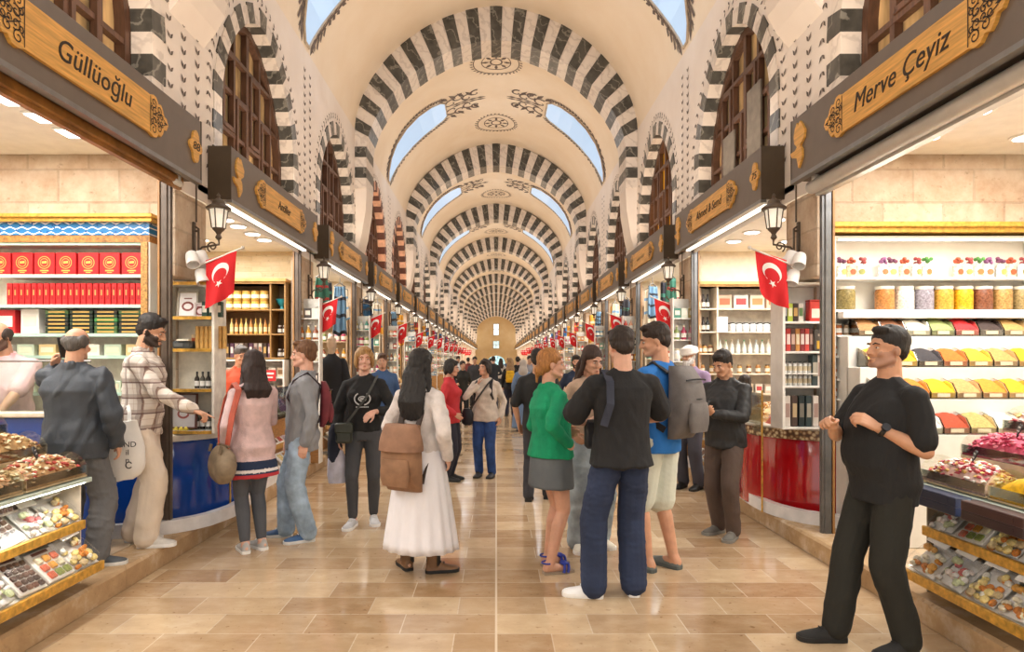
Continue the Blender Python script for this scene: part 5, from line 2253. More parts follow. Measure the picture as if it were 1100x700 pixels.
t = shelfcase('display_cabinet', 'tall white display cabinet with blue tile frieze and gold cornice, full of red gift boxes', -1, 3.02, 4.7, 5.64, 5.88, [.99, 1.30, 1.62, 1.81, 2.06, 2.32, 2.60], M('efe9df', .4),
              edge=M('bfe0cf', .2, var=.05), back=M('f2ece0', .5), cat='cabinet', z0=.97)
o = Matrix.Translation((3.86, -5.88, -.97))
MB().box(-4.7, -2.99, 5.615, 5.86, 2.66, 2.77).build('tile_frieze', tile_frieze(), t, mat=o)
MB().box(-4.7, -2.99, 5.62, 5.86, 2.60, 2.66).build('carved_band', M('a8763c', .5, var=.3, sc=40), t, mat=o)
mb = MB()
mb.box(-4.72, -2.95, 5.57, 5.87, 2.77, 2.80).box(-4.74, -2.93, 5.545, 5.87, 2.80, 2.835, c=.006)
mb.build('cornice', GOLD, t, mat=o)
MB().box(-3.055, -3.0, 5.60, 5.63, .98, 2.6).build('inlaid_post', M('b98a4c', .5, var=.35, sc=50), t, mat=o)
MB().box(-3.0, -2.985, 5.62, 5.86, .97, 2.6).build('side_cheek', SHW, t, mat=o)


def emblem(t, w, h, d):
    g = M('f0b45c', .4, var=.05)
    mb = MB()
    F = lambda u, v: (u, -d - .0015, v)
    c = h * .56
    for r, wd in ((.052, .006), (.034, .005)):
        ribbon(mb, [(r * math.cos(2 * PI * i / 20), c + r * math.sin(2 * PI * i / 20)) for i in range(21)], wd, F)
    ribbon(mb, [(-.022, c), (.022, c + .004)], .02, F)
    ribbon(mb, [(-.038, h * .2), (.038, h * .2)], .012, F)
    ribbon(mb, [(-.022, h * .12), (.022, h * .12)], .008, F)
    mb.build('gold_emblem', g, t, fix=False)


RB = Once(box_proto('gift_box', .178, .195, .12, ['c81f26'], emblem))
row([RB], -1, 3.07, 4.65, 5.78, 2.321, 'red gift box with round gold emblem, top shelf', '', 'red gift boxes with emblems', gap=.19, jit=.04)


def spine(t, w, h, d):
    mb = MB()
    mb.box(-w * .30, w * .30, -d - .0015, -d, h * .25, h * .85)
    mb.build('printed_band', M('a5161c', .5), t)
    mb = MB()
    mb.box(-w * .12, w * .12, -d - .003, -d, h * .45, h * .7)
    mb.build('gold_print', M('e7a058', .5), t)


RS = Once(box_proto('gift_box', .046, .19, .12, ['d3262c'], spine))
row([RS], -1, 3.08, 4.28, 5.78, 2.061, 'slim upright red gift box, second shelf', '', 'slim red gift boxes', gap=.0535)
GB = [Once(box_proto('gift_box', .2, .033, .14, [c, 'c9a257'], None, False)) for c in ('243a2c', '2f4a36', '1e2a26', '4a6a3e', '2b2a26', '3f8a4a')]
for c in range(4):
    for l in range(6):
        GB[0 if rnd.random() < .35 else rnd.randrange(6)].put((-3.18 - .213 * c, 5.80, 1.811 + .0345 * l), 'flat dark green box, %s from the bottom, %s stack from the hall' % (ORD[l], ORD[c]), 'flat dark green boxes')
for l in range(5):
    GB[(l * 2) % 6].put((-4.45, 5.80, 1.811 + .0345 * l), 'flat dark green box, %s up, in the stack beyond the patterned box' % ORD[l], 'flat dark green boxes')
b = Once(box_proto('paper_bag', .16, .22, .1, ['efece6', 'e4ddd2'], None, False))
b.o['category'] = 'bag'
b.put((-4.08, 5.80, 1.811), 'plain white paper bag standing left of the green box stacks')
b = Once(box_proto('patterned_box', .15, .21, .12, ['c8282e', 'f2e4dc'], None, False))
b.put((-4.27, 5.80, 1.811), 'red and white patterned box beside the white paper bag')
PL = [Once(box_proto('sweets_pack', .15, .1, .12, [c, 'e8dcc0'], None, False)) for c in ('d8c08a', 'c0d0b8', 'e5e0d5', 'b8a070')]
for zi, z in enumerate((1.621, 1.301, .991)):
    row(PL, -1, 3.06, 4.6, 5.80, z, 'pale packet of sweets on the %s shelf of the gift cabinet' % ORD[3 + zi], '', 'pale sweets packets', gap=.19)

# blue service counter with a glass guard
t = thing('service_counter', 'straight blue glossy service counter with pale top in front of the pink shirted vendor', 'counter', (-3.9, 4.98, .15))
BLUE = M('16459b', .12, var=.08, sc=3, coat=.8)
MB().box(-1.1, .92, -.06, .06, 0, 1.0, c=.01).build('counter_body', BLUE, t)
MB().box(-1.12, .94, -.09, .09, 1.0, 1.04, c=.008).build('counter_top', M('e8dcc8', .35), t)
MB().box(-1.1, .8, .0, .008, 1.04, 1.42).build('glass_guard', GLASS, t)
MB().tube([(-1.1, .004, 1.425), (.8, .004, 1.425)], .007, 6).build('guard_rail', STEEL, t)

# ---- stepped counters with heaps and trays of packed sweets, both sides
CHOC = M('4a2d20', .4, var=.3, sc=50)
CLEAR = glass_mat('clear_pack', (1, 1, 1, 1), .0, .25, .22)


def pack_grid(nx, nz, w, h, cols):
    t = thing('sweets_box', '', 'box')
    MB().box(-w / 2, w / 2, -.02, 0, 0, h, c=.004).build('tray', M('efeae4', .5), t)
    r = random.Random(nx)
    mb = MB()
    for i in range(nx):
        for j in range(nz):
            x, z = (i + .5) * w * .9 / nx - w * .45, h * .05 + (j + .5) * h * .78 / nz
            q = min(w * .9 / nx, h * .78 / nz) * .4
            mb.box(x - q, x + q, -.034, -.019, z - q, z + q, r.randrange(len(cols)), c=.004)
    tag(mb.build('sweets', [M(c, .4, var=.2, sc=40) for c in cols], t), None or '', '') if False else mb.build('sweets', [M(c, .4, var=.2, sc=40) for c in cols], t)
    MB().box(-w * .47, w * .47, -.046, -.036, h * .03, h * .86, c=.003).build('clear_lid', CLEAR, t)
    MB().box(-w * .3, w * .3, -.0215, -.0195, h * .88, h * .97).build('printed_label', M('5a2f24', .5), t)
    return t


def pack_pouch(w, h, cols, n, seed):
    t = thing('sweets_pouch', '', 'bag')
    r = random.Random(seed)
    mb = MB()
    rings = [[Vector((w / 2 * k * math.cos(a), -.035 + .038 * e * math.sin(a), h * u)) for a in [2 * PI * j / 18 for j in range(18)]] for u, k, e in ((0, .8, .6), (.1, 1, 1), (.4, 1.03, 1.1), (.7, .98, .8), (.86, .8, .3), (1, .9, .1))]
    mb.loft(rings)
    mb.build('clear_bag', CLEAR, t, True)
    MB().box(-w * .42, w * .42, -.012, -.002, h * .02, h * .96, c=.003).build('white_card', M('f4f1ec', .5), t)
    mb = MB()
    for i in range(n):
        mb.ell((r.uniform(-.4, .4) * w, -.03 + r.uniform(-.018, .012), h * r.uniform(.07, .72)), (.024 * r.uniform(.7, 1.2), .017, .02 * r.uniform(.7, 1.2)), 7, r.randrange(len(cols)))
    mb.build('sweets', [M(c, .45, var=.2, sc=40) for c in cols], t, True)
    MB().box(-w * .34, w * .34, -.078, -.072, h * .76, h * .97, c=.002).build('paper_label', M('f1eee9', .5), t)
    return t


def pack_ring(w):
    t = thing('sweets_box', '', 'box')
    MB().box(-w / 2, w / 2, -.018, 0, 0, w, c=.004).build('tray', M('f0ece8', .5), t)
    mb = MB()
    for i in range(14):
        a = 2 * PI * i / 14
        d = .05
        P = [((.24 + q * .16) * w * math.cos(a + e), -.019, w / 2 + (.24 + q * .16) * w * math.sin(a + e)) for q, e in ((0, -.15), (0, .15), (1, .16), (1, -.16))]
        mb.prism(P, (0, -.012, 0), i % 2)
    mb.build('sweets', [M('5d5a66', .4, var=.2), M('7e7c88', .4, var=.2)], t)
    mb = MB()
    mb.box(-w * .13, w * .13, -.026, -.017, w * .42, w * .6, c=.002)
    mb.build('red_label', M('b06a62', .5), t)
    return t


SP = [Once(pack_grid(4, 5, .19, .23, ['4a2d20', '6b4430', '3a2219'])), Once(pack_pouch(.22, .24, ['e9d08a', 'f2e8d8', 'd98a3a', 'c9b48a'], 26, 2)), Once(pack_pouch(.2, .22, ['e8d9d4', 'd97a7a', 'f3ece4', 'c8d2a8'], 24, 3)),
      Once(pack_ring(.24)), Once(pack_grid(3, 3, .2, .2, ['e8a33a', 'd86a4a', 'f0e0c0', '8a9a4a'])), Once(pack_pouch(.24, .22, ['d8a04a', 'b8763a', 'f1e4cc'], 22, 5))]
SN = ['flat white box of dark chocolates in a grid', 'clear pouch of yellow and white sweets', 'clear pouch of pink and white sweets', 'white square box with grey sweets set in a ring', 'white box of mixed bright sweets in a grid', 'clear pouch of golden nut sweets']
ORDER = {(-1, 0): (1, 4, 0, 2, 5, 1, 0), (-1, 1): (1, 2, 0, 5, 1, 4, 2), (1, 0): (5, 2, 1, 5, 1, 5, 0), (1, 1): (2, 4, 1, 3, 1, 2, 4)}


def step_counter(s, y0, y1, lab, body):
    """display counter with two stepped trays along the hall; local x along the hall, -y towards it"""
    cy, L = (y0 + y1) / 2, (y1 - y0)
    t = thing('display_counter', lab, 'counter', (s * 2.62, cy, .15), RZ[s])
    MB().box(-L / 2, L / 2, .26, 1.2, 0, .66, c=.008).build('counter_body', body, t)
    for nm, ya, za, yb, zb in (('lower', -.09, .13, .13, .29), ('upper', .03, .39, .25, .55)):
        mb = MB()
        mb.prism([(-L / 2, ya, za - .02), (-L / 2, yb, zb - .02), (-L / 2, yb, zb), (-L / 2, ya, za)], (L, 0, 0))
        mb.prism([(-L / 2, yb - .015, 0), (-L / 2, yb, 0), (-L / 2, yb, zb), (-L / 2, yb - .015, zb)], (L, 0, 0))
        tr = mb.build('sloped_tray', M('e9e4da', .5), t)
        MB().box(-L / 2, L / 2, ya - .02, ya + .005, za - .035, za + .022, c=.004).build('gilded_rail', GOLD, tr)
    MB().box(-L / 2, L / 2, -.03, .9, .655, .685, c=.004).build('glass_shelf', M('cfe0d6', .1, var=.03, coat=.5), t)
    MB().box(-L / 2 - .012, -L / 2, .05, 1.2, .0, .66).build('end_cheek', body, t)
    MB().box(L / 2, L / 2 + .012, .05, 1.2, .0, .66).build('end_cheek', body, t)
    area('tray_fill_light', (s * 2.585, cy, .815), (0, s * .12, 0), .03, L * .92, 8 if s < 0 else 15, (1, .95, .86))  # added fill light without a fixture, brightens the trays
    return t


for s in (-1, 1):
    y0, y1 = (2.3, 4.18) if s < 0 else (2.3, 4.03)
    step_counter(s, y0, y1, 'stepped counter with gold-railed trays of sweets below the %s' % ('nut heaps' if s < 0 else 'pink sweets heaps'), M('d9cfc0', .5) if s < 0 else M('8a7a66', .5))
    for tr, (xa, z) in enumerate(((2.545, .30), (2.665, .55))):
        for i in range(7):
            pi = ORDER[(s, tr)][i]
            y = 3.90 - .235 * i if s > 0 else 4.05 - .235 * i
            SP[pi].put((s * xa, y, z + .0), '%s, %s along the %s %s-hand tray' % (SN[pi], ORD[i], ('lower', 'upper')[tr], SIDE[s]), 'packed sweets on the stepped trays', (-.82, rnd.uniform(-.1, .1), RZ[s]), rnd.uniform(1.0, 1.1))
    for i in range(3 if s < 0 else 0):
        SP[(0, 4, 0)[i]].put((s * 2.79, 3.7 - .3 * i, .70), 'white sweets box standing behind the upper tray, %s from its far end' % ORD[i], 'packed sweets on the stepped trays', (-.25, 0, RZ[s]), .9)
# dark gift boxes under the glass on the right
DGB = [Once(box_proto('gift_box', .42, .052, .2, [c, c], None, False)) for c in ('3a2a2c', '4a3230', '26304e', '1f1d20')]
for i in range(3):
    for l in range(2):
        DGB[(0, 1, 1)[l] if i == 1 else (2, 2, 2)[l] if i == 0 else 3].put((2.68, 3.76 - .46 * i, .728 + .05 * l), 'dark flat gift box, %s in the %s stack below the yellow spice' % (ORD[l], ORD[i]), 'dark gift boxes under the glass shelf', (0, 0, RZ[1]), (1, .9, 1))
NUT = [['c9a072', 'e6cfa6', 'd8b482', 'a8744a', 'f0e2c8', 'b8483a'], ['d8b890', 'e6d2ac', 'c9a070', 'b88a5c'], ['d0a080', 'e6cfa6', 'f2e6d2', 'b85040', 'b07a50'], ['caa572', 'e4d0a4', 'a97a4a'], ['a87848', 'c89a68', 'e0c090'], ['e0caa0', 'cfae7c', 'efe2c8']]
PNK = [['ecc4b8', 'f6e6e0', 'd0606a', 'f6eedc', 'e6c070', 'b84050'], ['e2b8b0', 'c4474e', 'f0e2d4', '8a3a3a'], ['e8a8ac', 'f4e4e0', 'd86a78'], ['d85a78', 'e88898', 'cc4468'], ['efe0d0', 'd8c8a0', 'c8a0a0', 'a8b070'], ['f0e0d6', 'd4707a', 'e8c0b8']]
ACR = glass_mat('acrylic', (.98, 1, .97, 1), .25, .05)
hn = {-1: 0, 1: 0}
for s in (-1, 1):
    for r_ in range(3):
        for c_ in range(3):
            cx, cy = s * (2.74 + .255 * r_), (3.76 if s > 0 else 3.90) - .56 * c_
            z = .84 + (.15 if s > 0 else .13) * r_
            i = r_ * 3 + c_
            lab_w = 'front row' if r_ == 0 else ('middle row' if r_ == 1 else 'back row')
            tb = thing('acrylic_bin', 'clear acrylic bin, %s from the far end, %s, %s-hand counter' % (ORD[c_], lab_w, SIDE[s]), 'bin', (cx, cy, z), 0, 'acrylic bins on the stepped counters')
            MB().box(-.124, .124, -.27, .27, -(.15 if s > 0 else .13) * r_, .012, c=.003).build('bin_base', M('cdb58e', .4) if r_ == 0 else M('d5c6a8', .5), tb)
            for q in (-1, 1):
                n_ = 10
                P = [(-.124 + .248 * j / n_, q * .268, .07 + .09 * math.sin(PI * j / n_) ** .7) for j in range(n_ + 1)]
                MB().prism([(-.124, q * .268, .012)] + P + [(.124, q * .268, .012)], (0, .005 * q, 0)).build('curved_side', ACR, tb, fix=False)
            MB().box(-s * .124, -s * .120, -.265, .265, .012, .075).build('front_pane', ACR, tb)
            if s < 0:
                cols = NUT[i % 6]
                nm = 'heap of mixed roasted nuts and dried fruit'
            else:
                cols = PNK[i % 6]
                nm = 'heap of pink and white coated sweets'
            pw = False
            if s > 0 and r_ == 0 and c_ in (1, 2):
                cols, nm, pw = (['f2b705'] if c_ == 1 else ['e0925a']), ('heap of bright yellow ground spice' if c_ == 1 else 'heap of salmon orange ground spice'), True
            heap('spice_heap' if pw else ('nut_heap' if s < 0 else 'sweets_heap'), '%s, %s bin, %s, %s-hand counter' % (nm, ORD[c_], lab_w, SIDE[s]), None, cx, cy, .24, .52, z + .025, .13, cols, 0 if pw else 300, .019, seed=i + 20 * s + 30)
            if not pw:
                tg = thing('price_tag', 'small black %s price tag, %s bin, %s, %s-hand counter' % ('heart-shaped' if s > 0 else 'oval', ORD[c_], lab_w, SIDE[s]), 'price tag', (cx - s * .03, cy - .05, z + .17), RZ[s] + (.5 if s < 0 else -.5), 'black price tags')
                P = []
                for j in range(24):
                    a = 2 * PI * j / 24
                    if s > 0:
                        P.append((.0026 * 16 * math.sin(a) ** 3 * 1.1, 0, .0028 * (13 * math.cos(a) - 5 * math.cos(2 * a) - 2 * math.cos(3 * a) - math.cos(4 * a)) + .03))
                    else:
                        P.append((.062 * math.cos(a), 0, .03 + .038 * math.sin(a)))
                MB().prism(P, (0, .005, 0)).build('tag_plate', M('2b2c2e', .6), tg, mat=Matrix.Rotation(-.3, 4, 'X'))
                mb = MB()
                for q in (0, 1):
                    ribbon(mb, [(-.03 + .012 * j, .04 - .022 * q + .004 * (j % 2)) for j in range(6)], .006, lambda u, v: (u, -.001, v))
                mb.build('chalk_scribble', M('e8e8e4', .8), tg, mat=Matrix.Rotation(-.3, 4, 'X'), fix=False)
                MB().tube([(0, .004, -.11), (0, .004, .0)], .004, 5).build('stake', M('2b2c2e', .6), tg)

# ================================================================ first shop on the right: jars and spice bins
WARMW = M('fff8ec', .5, var=.02)
t = shelfcase('spice_cabinet', 'wide white cabinet of jars with gold cornice above the rows of spice bins', 1, 2.93, 4.75, 5.64, 5.88, [1.02, 1.62, 2.02, 2.30, 2.66], SHW, back=WARMW, cat='cabinet', z0=1.0)
o = Matrix.Translation((-3.84, -5.88, -1.0))
mb = MB()
mb.box(2.9, 4.77, 5.58, 5.87, 2.68, 2.72).box(2.88, 4.79, 5.55, 5.87, 2.72, 2.765, c=.006)
mb.build('cornice', GOLD, t, mat=o)
MB().box(2.96, 4.74, 5.56, 5.66, 1.94, 2.0, c=.006).build('shelf_lip', SHW, t, mat=o)
MB().box(3.0, 4.7, 5.68, 5.72, 2.63, 2.655).build('strip_lamp', LEDS, t, mat=o)
area('cabinet_lamp', (3.84, 5.45, 2.72), (-.5, 0, 0), 1.6, .08, 14, (1, .95, .85))
SJ = [Once(jar_proto('spice_jar', .078, .205, c, 'e9e2d2', None, True, 14, .9)) for c in ('8a7a4a', 'c98a4a', 'b87a42', 'e0d4c4', '8d8690', 'c9953c', 'd9a022', '7a4a34', 'b08850', '9a8458')]
row(SJ, 1, 2.98, 4.7, 5.80, 2.021, 'tall jar of dry spice, second shelf of the spice cabinet', '', 'tall spice jars', gap=.172, skip=(1,))


def tea_bag(c1, c2, c3):
    t = thing('tea_bag', '', 'bag')
    mb = MB()
    mb.loft([[Vector((.042 * k * math.cos(a), -.035 + .03 * k * math.sin(a), z)) for a in [2 * PI * j / 12 for j in range(12)]] for z, k in ((0, .95), (.02, 1.05), (.11, 1.0), (.125, .5), (.135, .35))])
    mb.build('clear_bag', M(c1, .3, var=.3, sc=60), t, True)
    mb = MB()
    r = random.Random(hash(c1) % 99)
    for j in range(7):
        mb.ell((r.uniform(-.03, .03), -.035 + r.uniform(-.02, .02), .15 + r.uniform(-.01, .03)), .017, 6)
    mb.build('ribbon_bow', M(c2, .5, var=.3), t, True)
    mb = MB()
    mb.tube([(0, -.067, .06), (0, -.070, .06)], .026, 14)
    mb.build('round_label', M(c3, .5), t)
    return t


TB = [Once(tea_bag(*c)) for c in (('e9dcc8', '8a4a6a', 'd8a05a'), ('d8c8a8', 'c95a3a', 'b0522f'), ('f0e8dc', 'b04a4a', '8a8a4a'), ('e0d0b0', '5a9a4a', 'c46a3a'), ('efe2d8', 'a86a9a', 'b8663f'))]
row(TB, 1, 3.0, 4.7, 5.80, 2.301, 'small tied tea bag, top shelf of the spice cabinet', '', 'tied tea bags', gap=.094, jit=.3, skip=(3, 9, 10))
sm = [Once(jar_proto('small_jar', .035, .1, c, l, 'f0ece4', False)) for c, l in (('b86a3a', 'e0d8c8'), ('c8b090', '4a3a30'), ('8aa060', 'e0dcd0'), ('a04a3a', 'e9e2d2'))]
for j, z in enumerate((1.25, 1.42, 1.621, 1.80)):
    if j != 2:
        MB().box(2.945, 3.19, 5.62, 5.86, z - .015, z).build('shelf', SHW, t, mat=o)
    row(sm, 1, 2.95, 3.19, 5.74, z + .001, 'small jar, narrow column of the spice cabinet, %s shelf up' % ORD[j], '', 'small jars in the narrow column', gap=.082)
SPC = [['a5784a', '8a5a3c', 'e2dac8', '8f9a5e', 'c8262a', '3b2c28', 'b08a50', 'd8c8a0'], ['e8a81c', 'efb41a', '2f2b30', 'd9661a', 'e9a828', 'c98f52', 'e8a21a', '8a3a22'], ['d8a060', 'dd7a1e', 'f0b410', 'c8935a', 'e08a2a', 'e9a11c', 'b85a2a', 'd8b070'], ['e07a1a', 'e8e2dc', 'a84020', 'b89a5c', 'ece4d4', 'c8a878', 'd88a3a', '9a5a3a']]
MND = {}
tstep = thing('spice_steps', 'stepped white stand that carries the rows of spice bins', 'stand', (3.95, 5.3, .15))
for r_, (z, yf) in enumerate(((1.79, 5.50), (1.53, 5.32), (1.28, 5.14), (1.02, 4.96))):
    MB().box(-.98, .8, yf - 5.3, yf - 5.3 + .20, 0, z - .15 - .005, c=.005).build('step', SHW, tstep)
    for i in range(8):
        x = 3.1 + .205 * i + .02 * (3 - r_)
        col = SPC[r_][i]
        tb = thing('spice_bin', 'clear bin of %s spice, %s from the hall, %s row' % ({'e': 'golden', 'd': 'orange', 'c': 'brownish', 'b': 'tan', 'a': 'rust brown', '8': 'earthy', '2': 'black', '3': 'very dark', '9': 'dull brown', 'f': 'bright yellow'}[col[0]], ORD[i], ('top', 'second', 'third', 'lowest')[r_]), 'bin', (x, yf, z), 0, 'spice bins')
        mb = MB()
        mb.box(-.098, .098, 0, .004, 0, .05)
        mb.box(-.098, .098, 0, .18, 0, .004)
        for q in (-1, 1):
            mb.prism([(q * .098, 0, 0), (q * .098, .18, 0), (q * .098, .18, .16), (q * .098, .05, .12), (q * .098, 0, .05)], (-q * .003, 0, 0))
        mb.build('acrylic_box', ACR, tb, fix=False)
        N = 10
        mb = MB()
        H = lambda u, v: .045 + .11 * min(1, (v * 1.25)) ** .8 * (1 - .25 * abs(u) ** 2) - .03 * max(0, v - .75)
        P = [((2 * a / N - 1) * .094, .006 + .17 * b / N, H(2 * a / N - 1, b / N) + rnd.uniform(-.0025, .0025)) for b in range(N + 1) for a in range(N + 1)]
        mb.add(P, [(b * (N + 1) + a, b * (N + 1) + a + 1, (b + 1) * (N + 1) + a + 1, (b + 1) * (N + 1) + a) for b in range(N) for a in range(N)])
        mb.add([(-.094, .006, .004), (.094, .006, .004), P[N], P[0]], [(0, 1, 2, 3)])
        for a_ in (0, N):
            e = [P[b * (N + 1) + a_] for b in range(N + 1)]
            mb.add([(e[0][0], e[0][1], .004)] + e + [(e[-1][0], e[-1][1], .004)], [tuple(range(N + 3))])
        sp = mb.build('spice_mound', M(col, .8, var=.12, sc=60, bump=.3, bsc=200), tb, True, ang=.8)
        MB().box(-.05, .05, -.004, -.001, .012, .04).build('bin_label', M('e8dcc0', .6), tb)

# ================================================================ round corner counters of the second shops
for s, col, lab in ((-1, BLUE, 'round glossy blue corner counter with white top behind the man in plaid'), (1, M('b01219', .1, var=.06, sc=3, coat=.9), 'round glossy red corner counter with a patterned rim, heaped with sweets')):
    cx, cy, R = (-3.36, 6.35, .87) if s < 0 else (3.34, 6.60, .83)
    t = thing('round_counter', lab, 'counter', (cx, cy, .15))
    MB().lathe([(R - .02, 0), (R, .02), (R, .70), (R - .01, .72)], n=64).build('counter_drum', col, t, True, ang=.6)
    if s < 0:
        MB().lathe([(R + .0, .72), (R + .04, .725), (R + .04, .775), (R + .02, .79)], n=64).build('counter_top', M('efe6d6', .3), t, True, ang=.6)
        zt = .94
    else:
        tm = newmat('patterned_rim', .3)
        vec = tm.coord()
        v_ = tm.n('TexVoronoi', Scale=28.0)
        tm.l(vec, v_.inputs['Vector'])
        tm.l(tm.ramp(v_.outputs['Distance'], [(.3, lin('e3d3b0')), (.5, lin('a07a54')), (.7, lin('5a4030'))]), tm.b.inputs['Base Color'])
        MB().lathe([(R + .0, .70), (R + .03, .705), (R + .03, .80), (R + .0, .81)], n=64).build('patterned_rim', tm.m, t, True, ang=.6)
        MB().lathe([(R + .045, .795), (R + .05, .805), (R + .045, .815)], n=64).build('scalloped_edge', M('d8d0c4', .3), t, True)
        zt = .96
    # glass guard with thin brass rods standing on the kerb side
    g = thing('glass_screen', 'thin glass screen with brass rods in front of the round %s counter' % ('blue' if s < 0 else 'red'), 'screen', (s * 2.51, 6.6, .15), 0)
    for y in (-.45, 1.6):
        MB().tube([(0, y, 0), (0, y, 1.15)], .009, 8).build('brass_rod', GOLD, g, True)
    MB().box(-.003, .003, -.45, 1.6, .75, 1.12).build('glass_pane', GLASS, g)
    # white marble edge that sweeps round the platform corner
    P = [(2.62, 9.1), (2.62, 8.0), (2.6, 7.1), (2.55, 6.5), (2.55, 6.2), (2.61, 5.93), (2.73, 5.72), (2.92, 5.58), (3.15, 5.5), (3.5, 5.47)]
    P = [(x - .12 * (y < 7), y - .25 * (y < 7)) if s < 0 else (x, y) for x, y in P]
    P = resample(P, 30)
    mb = MB()
    strap(mb, [(s * x - s * .0, y, .205) for x, y in P], .07, .11, nrm=[(0, 0, 1)] * 31)
    for v_i in range(len(mb.v)):
        pass
    struct(mb.build('trim_%d' % (90 + (s > 0)), M('f1f0f2', .25, var=.05, coat=.3), smooth=True, ang=.6))
# heaps on the red counter
r = 0
for i, (dx, dy, w, l, cols, nm) in enumerate(((-.42, -.36, .55, .5, ['c8604a', 'e8b0a0', 'd84a3c', 'f0d8c0'], 'heap of red and pink dried fruit'), (.12, -.5, .5, .5, ['d9b070', 'f0dcb0', 'c89048', '8a5a30'], 'heap of golden nuts'),
                                            (-.45, .2, .5, .55, ['e8c890', 'd8a040', 'f2e8d0', 'a86a3a'], 'heap of yellow dried sweets'), (.1, .05, .55, .55, ['b86a50', 'e0c8a8', '8a3a2a', 'f0e0d0'], 'heap of brown and red nuts'), (.52, -.1, .3, .6, ['b8a068', 'e0d4a8', '8a8a4a'], 'heap of greenish pistachios'))):
    heap('nut_heap', nm + ' on the round red counter', None, 3.34 + dx, 6.60 + dy, w * .95, l * .95, .965, .17, cols, 380, .016, seed=90 + i)
MB_ = None
# sweets and goods on the blue counter
t = thing('glass_tray', 'glass tray of yellow lokum sweets the man in plaid points at', 'tray', (-2.90, 5.80, .945))
MB().box(-.2, .2, -.12, .12, .0, .012, c=.003).build('tray_plate', M('d8e2c8', .15), t)
for x in (-.16, .16):
    MB().tube([(x, 0, -.005), (x, 0, .002)], .02, 8).build('tray_foot', STEEL, t)
LK = None
for i in range(9):
    for j in range(3):
        if LK is None:
            mb = MB()
            mb.ell((0, 0, .02), (.021, .026, .021), 10)
            LK = Once(tag(mb.build('lokum', M('e6cf4e', .5, var=.15, sc=40), None, True), '', 'sweet'))
        LK.put((-3.07 + .0425 * i, 5.74 + .06 * j, .958), 'yellow lokum sweet, %s in the %s row on the glass tray' % (ORD[i], ORD[j]), 'yellow lokum sweets')
for i, (dx, dy, w, l, cols, nm) in enumerate(((-.35, -.1, .5, .5, ['e0c8a0', 'c89860', 'f2e8d4'], 'heap of pale lokum cubes'), (.3, .25, .5, .6, ['c8b070', 'e8d8a0', 'a08048'], 'heap of pistachio rolls'), (-.2, .45, .5, .4, ['b87848', 'e0b888', '8a5030'], 'heap of brown dried fruit'))):
    heap('sweets_heap', nm + ' on the round blue counter', None, -3.36 + dx, 6.42 + dy, w, l, .945, .11, cols, 200, .018, seed=120 + i)

# ---- display stands on the piers beside the posts
t = shelfcase('display_stand', 'narrow white shelf stand with gold-edged shelves beside the left post', -1, 2.46, 2.90, 5.66, 5.93, [.965, 1.33, 1.68, 1.96, 2.26], M('efe8dc', .35), edge=GOLD, back=M('e9e2d4', .5), sides=True, cat='shelf', z0=.945)
EDGE = M('f3efe8', .4, var=.04)
t2 = shelfcase('display_stand', 'narrow white shelf stand of tins and packets beside the right post', 1, 2.50, 2.90, 5.66, 5.93, [1.0, 1.36, 1.66, 1.92, 2.26], EDGE, back=EDGE, cat='shelf', z0=.98)
def single(name, cat, lab, loc, parts, rz=0.0, rx=0.0):
    t = thing(name, lab, cat, loc, rz)
    t.rotation_euler[0] = rx
    for nm, mb, m in parts:
        mb.build(nm, m, t, True, ang=.5)
    return t


def frame_parts(w, h, inner, fr='8a6a3c'):
    f = MB()
    for q in (-1, 1):
        f.box(q * w / 2 - .008, q * w / 2 + .008, -.012, .004, 0, h)
    f.box(-w / 2, w / 2, -.012, .004, 0, .014).box(-w / 2, w / 2, -.012, .004, h - .014, h)
    b = MB().box(-w / 2, w / 2, -.002, .004, .005, h - .005)
    pr = MB()
    ribbon(pr, [(.045 * math.cos(a), h * .42 + .035 * math.sin(a)) for a in [2 * PI * i / 14 for i in range(15)]], .018, lambda u, v: (u, -.0035, v))
    ribbon(pr, [(-.035, h * .72), (.035, h * .72)], .01, lambda u, v: (u, -.0035, v))
    return [('frame', f, M(fr, .4)), ('print', b, M(inner, .5, var=.04)), ('printed_mark', pr, M('8a4a44', .6))]


Y = 5.78
single('framed_card', 'card', 'white card with a dark round mark on the top shelf of the left stand', (-2.80, Y, 2.262), [('card', MB().box(-.05, .05, -.01, .01, 0, .12), M('efe9e4', .5)), ('round_mark', MB().tube([(0, -.012, .06), (0, -.014, .06)], .03, 14), M('6a3c3c', .5))])
single('picture_frame', 'picture frame', 'silver-framed white picture on the second shelf of the left stand', (-2.74, Y, 1.962), frame_parts(.17, .235, 'f3eff0', 'b0a898'), rx=-.12)
single('greeting_card', 'card', 'small pale card beside the silver picture frame', (-2.61, Y - .02, 1.962), frame_parts(.10, .13, 'efdfe4', 'd8ccc8'), rx=-.12)
TT = Once(box_proto('tea_tin', .052, .135, .05, ['1f4238', 'e6e2d2'], None, False))
TT.o['category'] = 'tin'
for i in range(3):
    TT.put((-2.545 + .062 * i - .02, Y, 1.962), 'dark green tea tin with pale label, %s from the hall edge of the left stand' % ORD[2 - i], 'green tea tins')
single('card_reader', 'card reader', 'dark card reader lying on the third shelf of the left stand', (-2.76, Y, 1.682), [('reader_body', MB().box(-.09, .09, -.08, .08, 0, .07, c=.02), M('3a3d3e', .4)), ('paper_slip', MB().box(-.03, .07, -.09, -.02, .07, .085), M('efe6d0', .6)), ('keypad', MB().box(-.06, .02, -.085, -.079, .02, .05), M('555858', .5))])
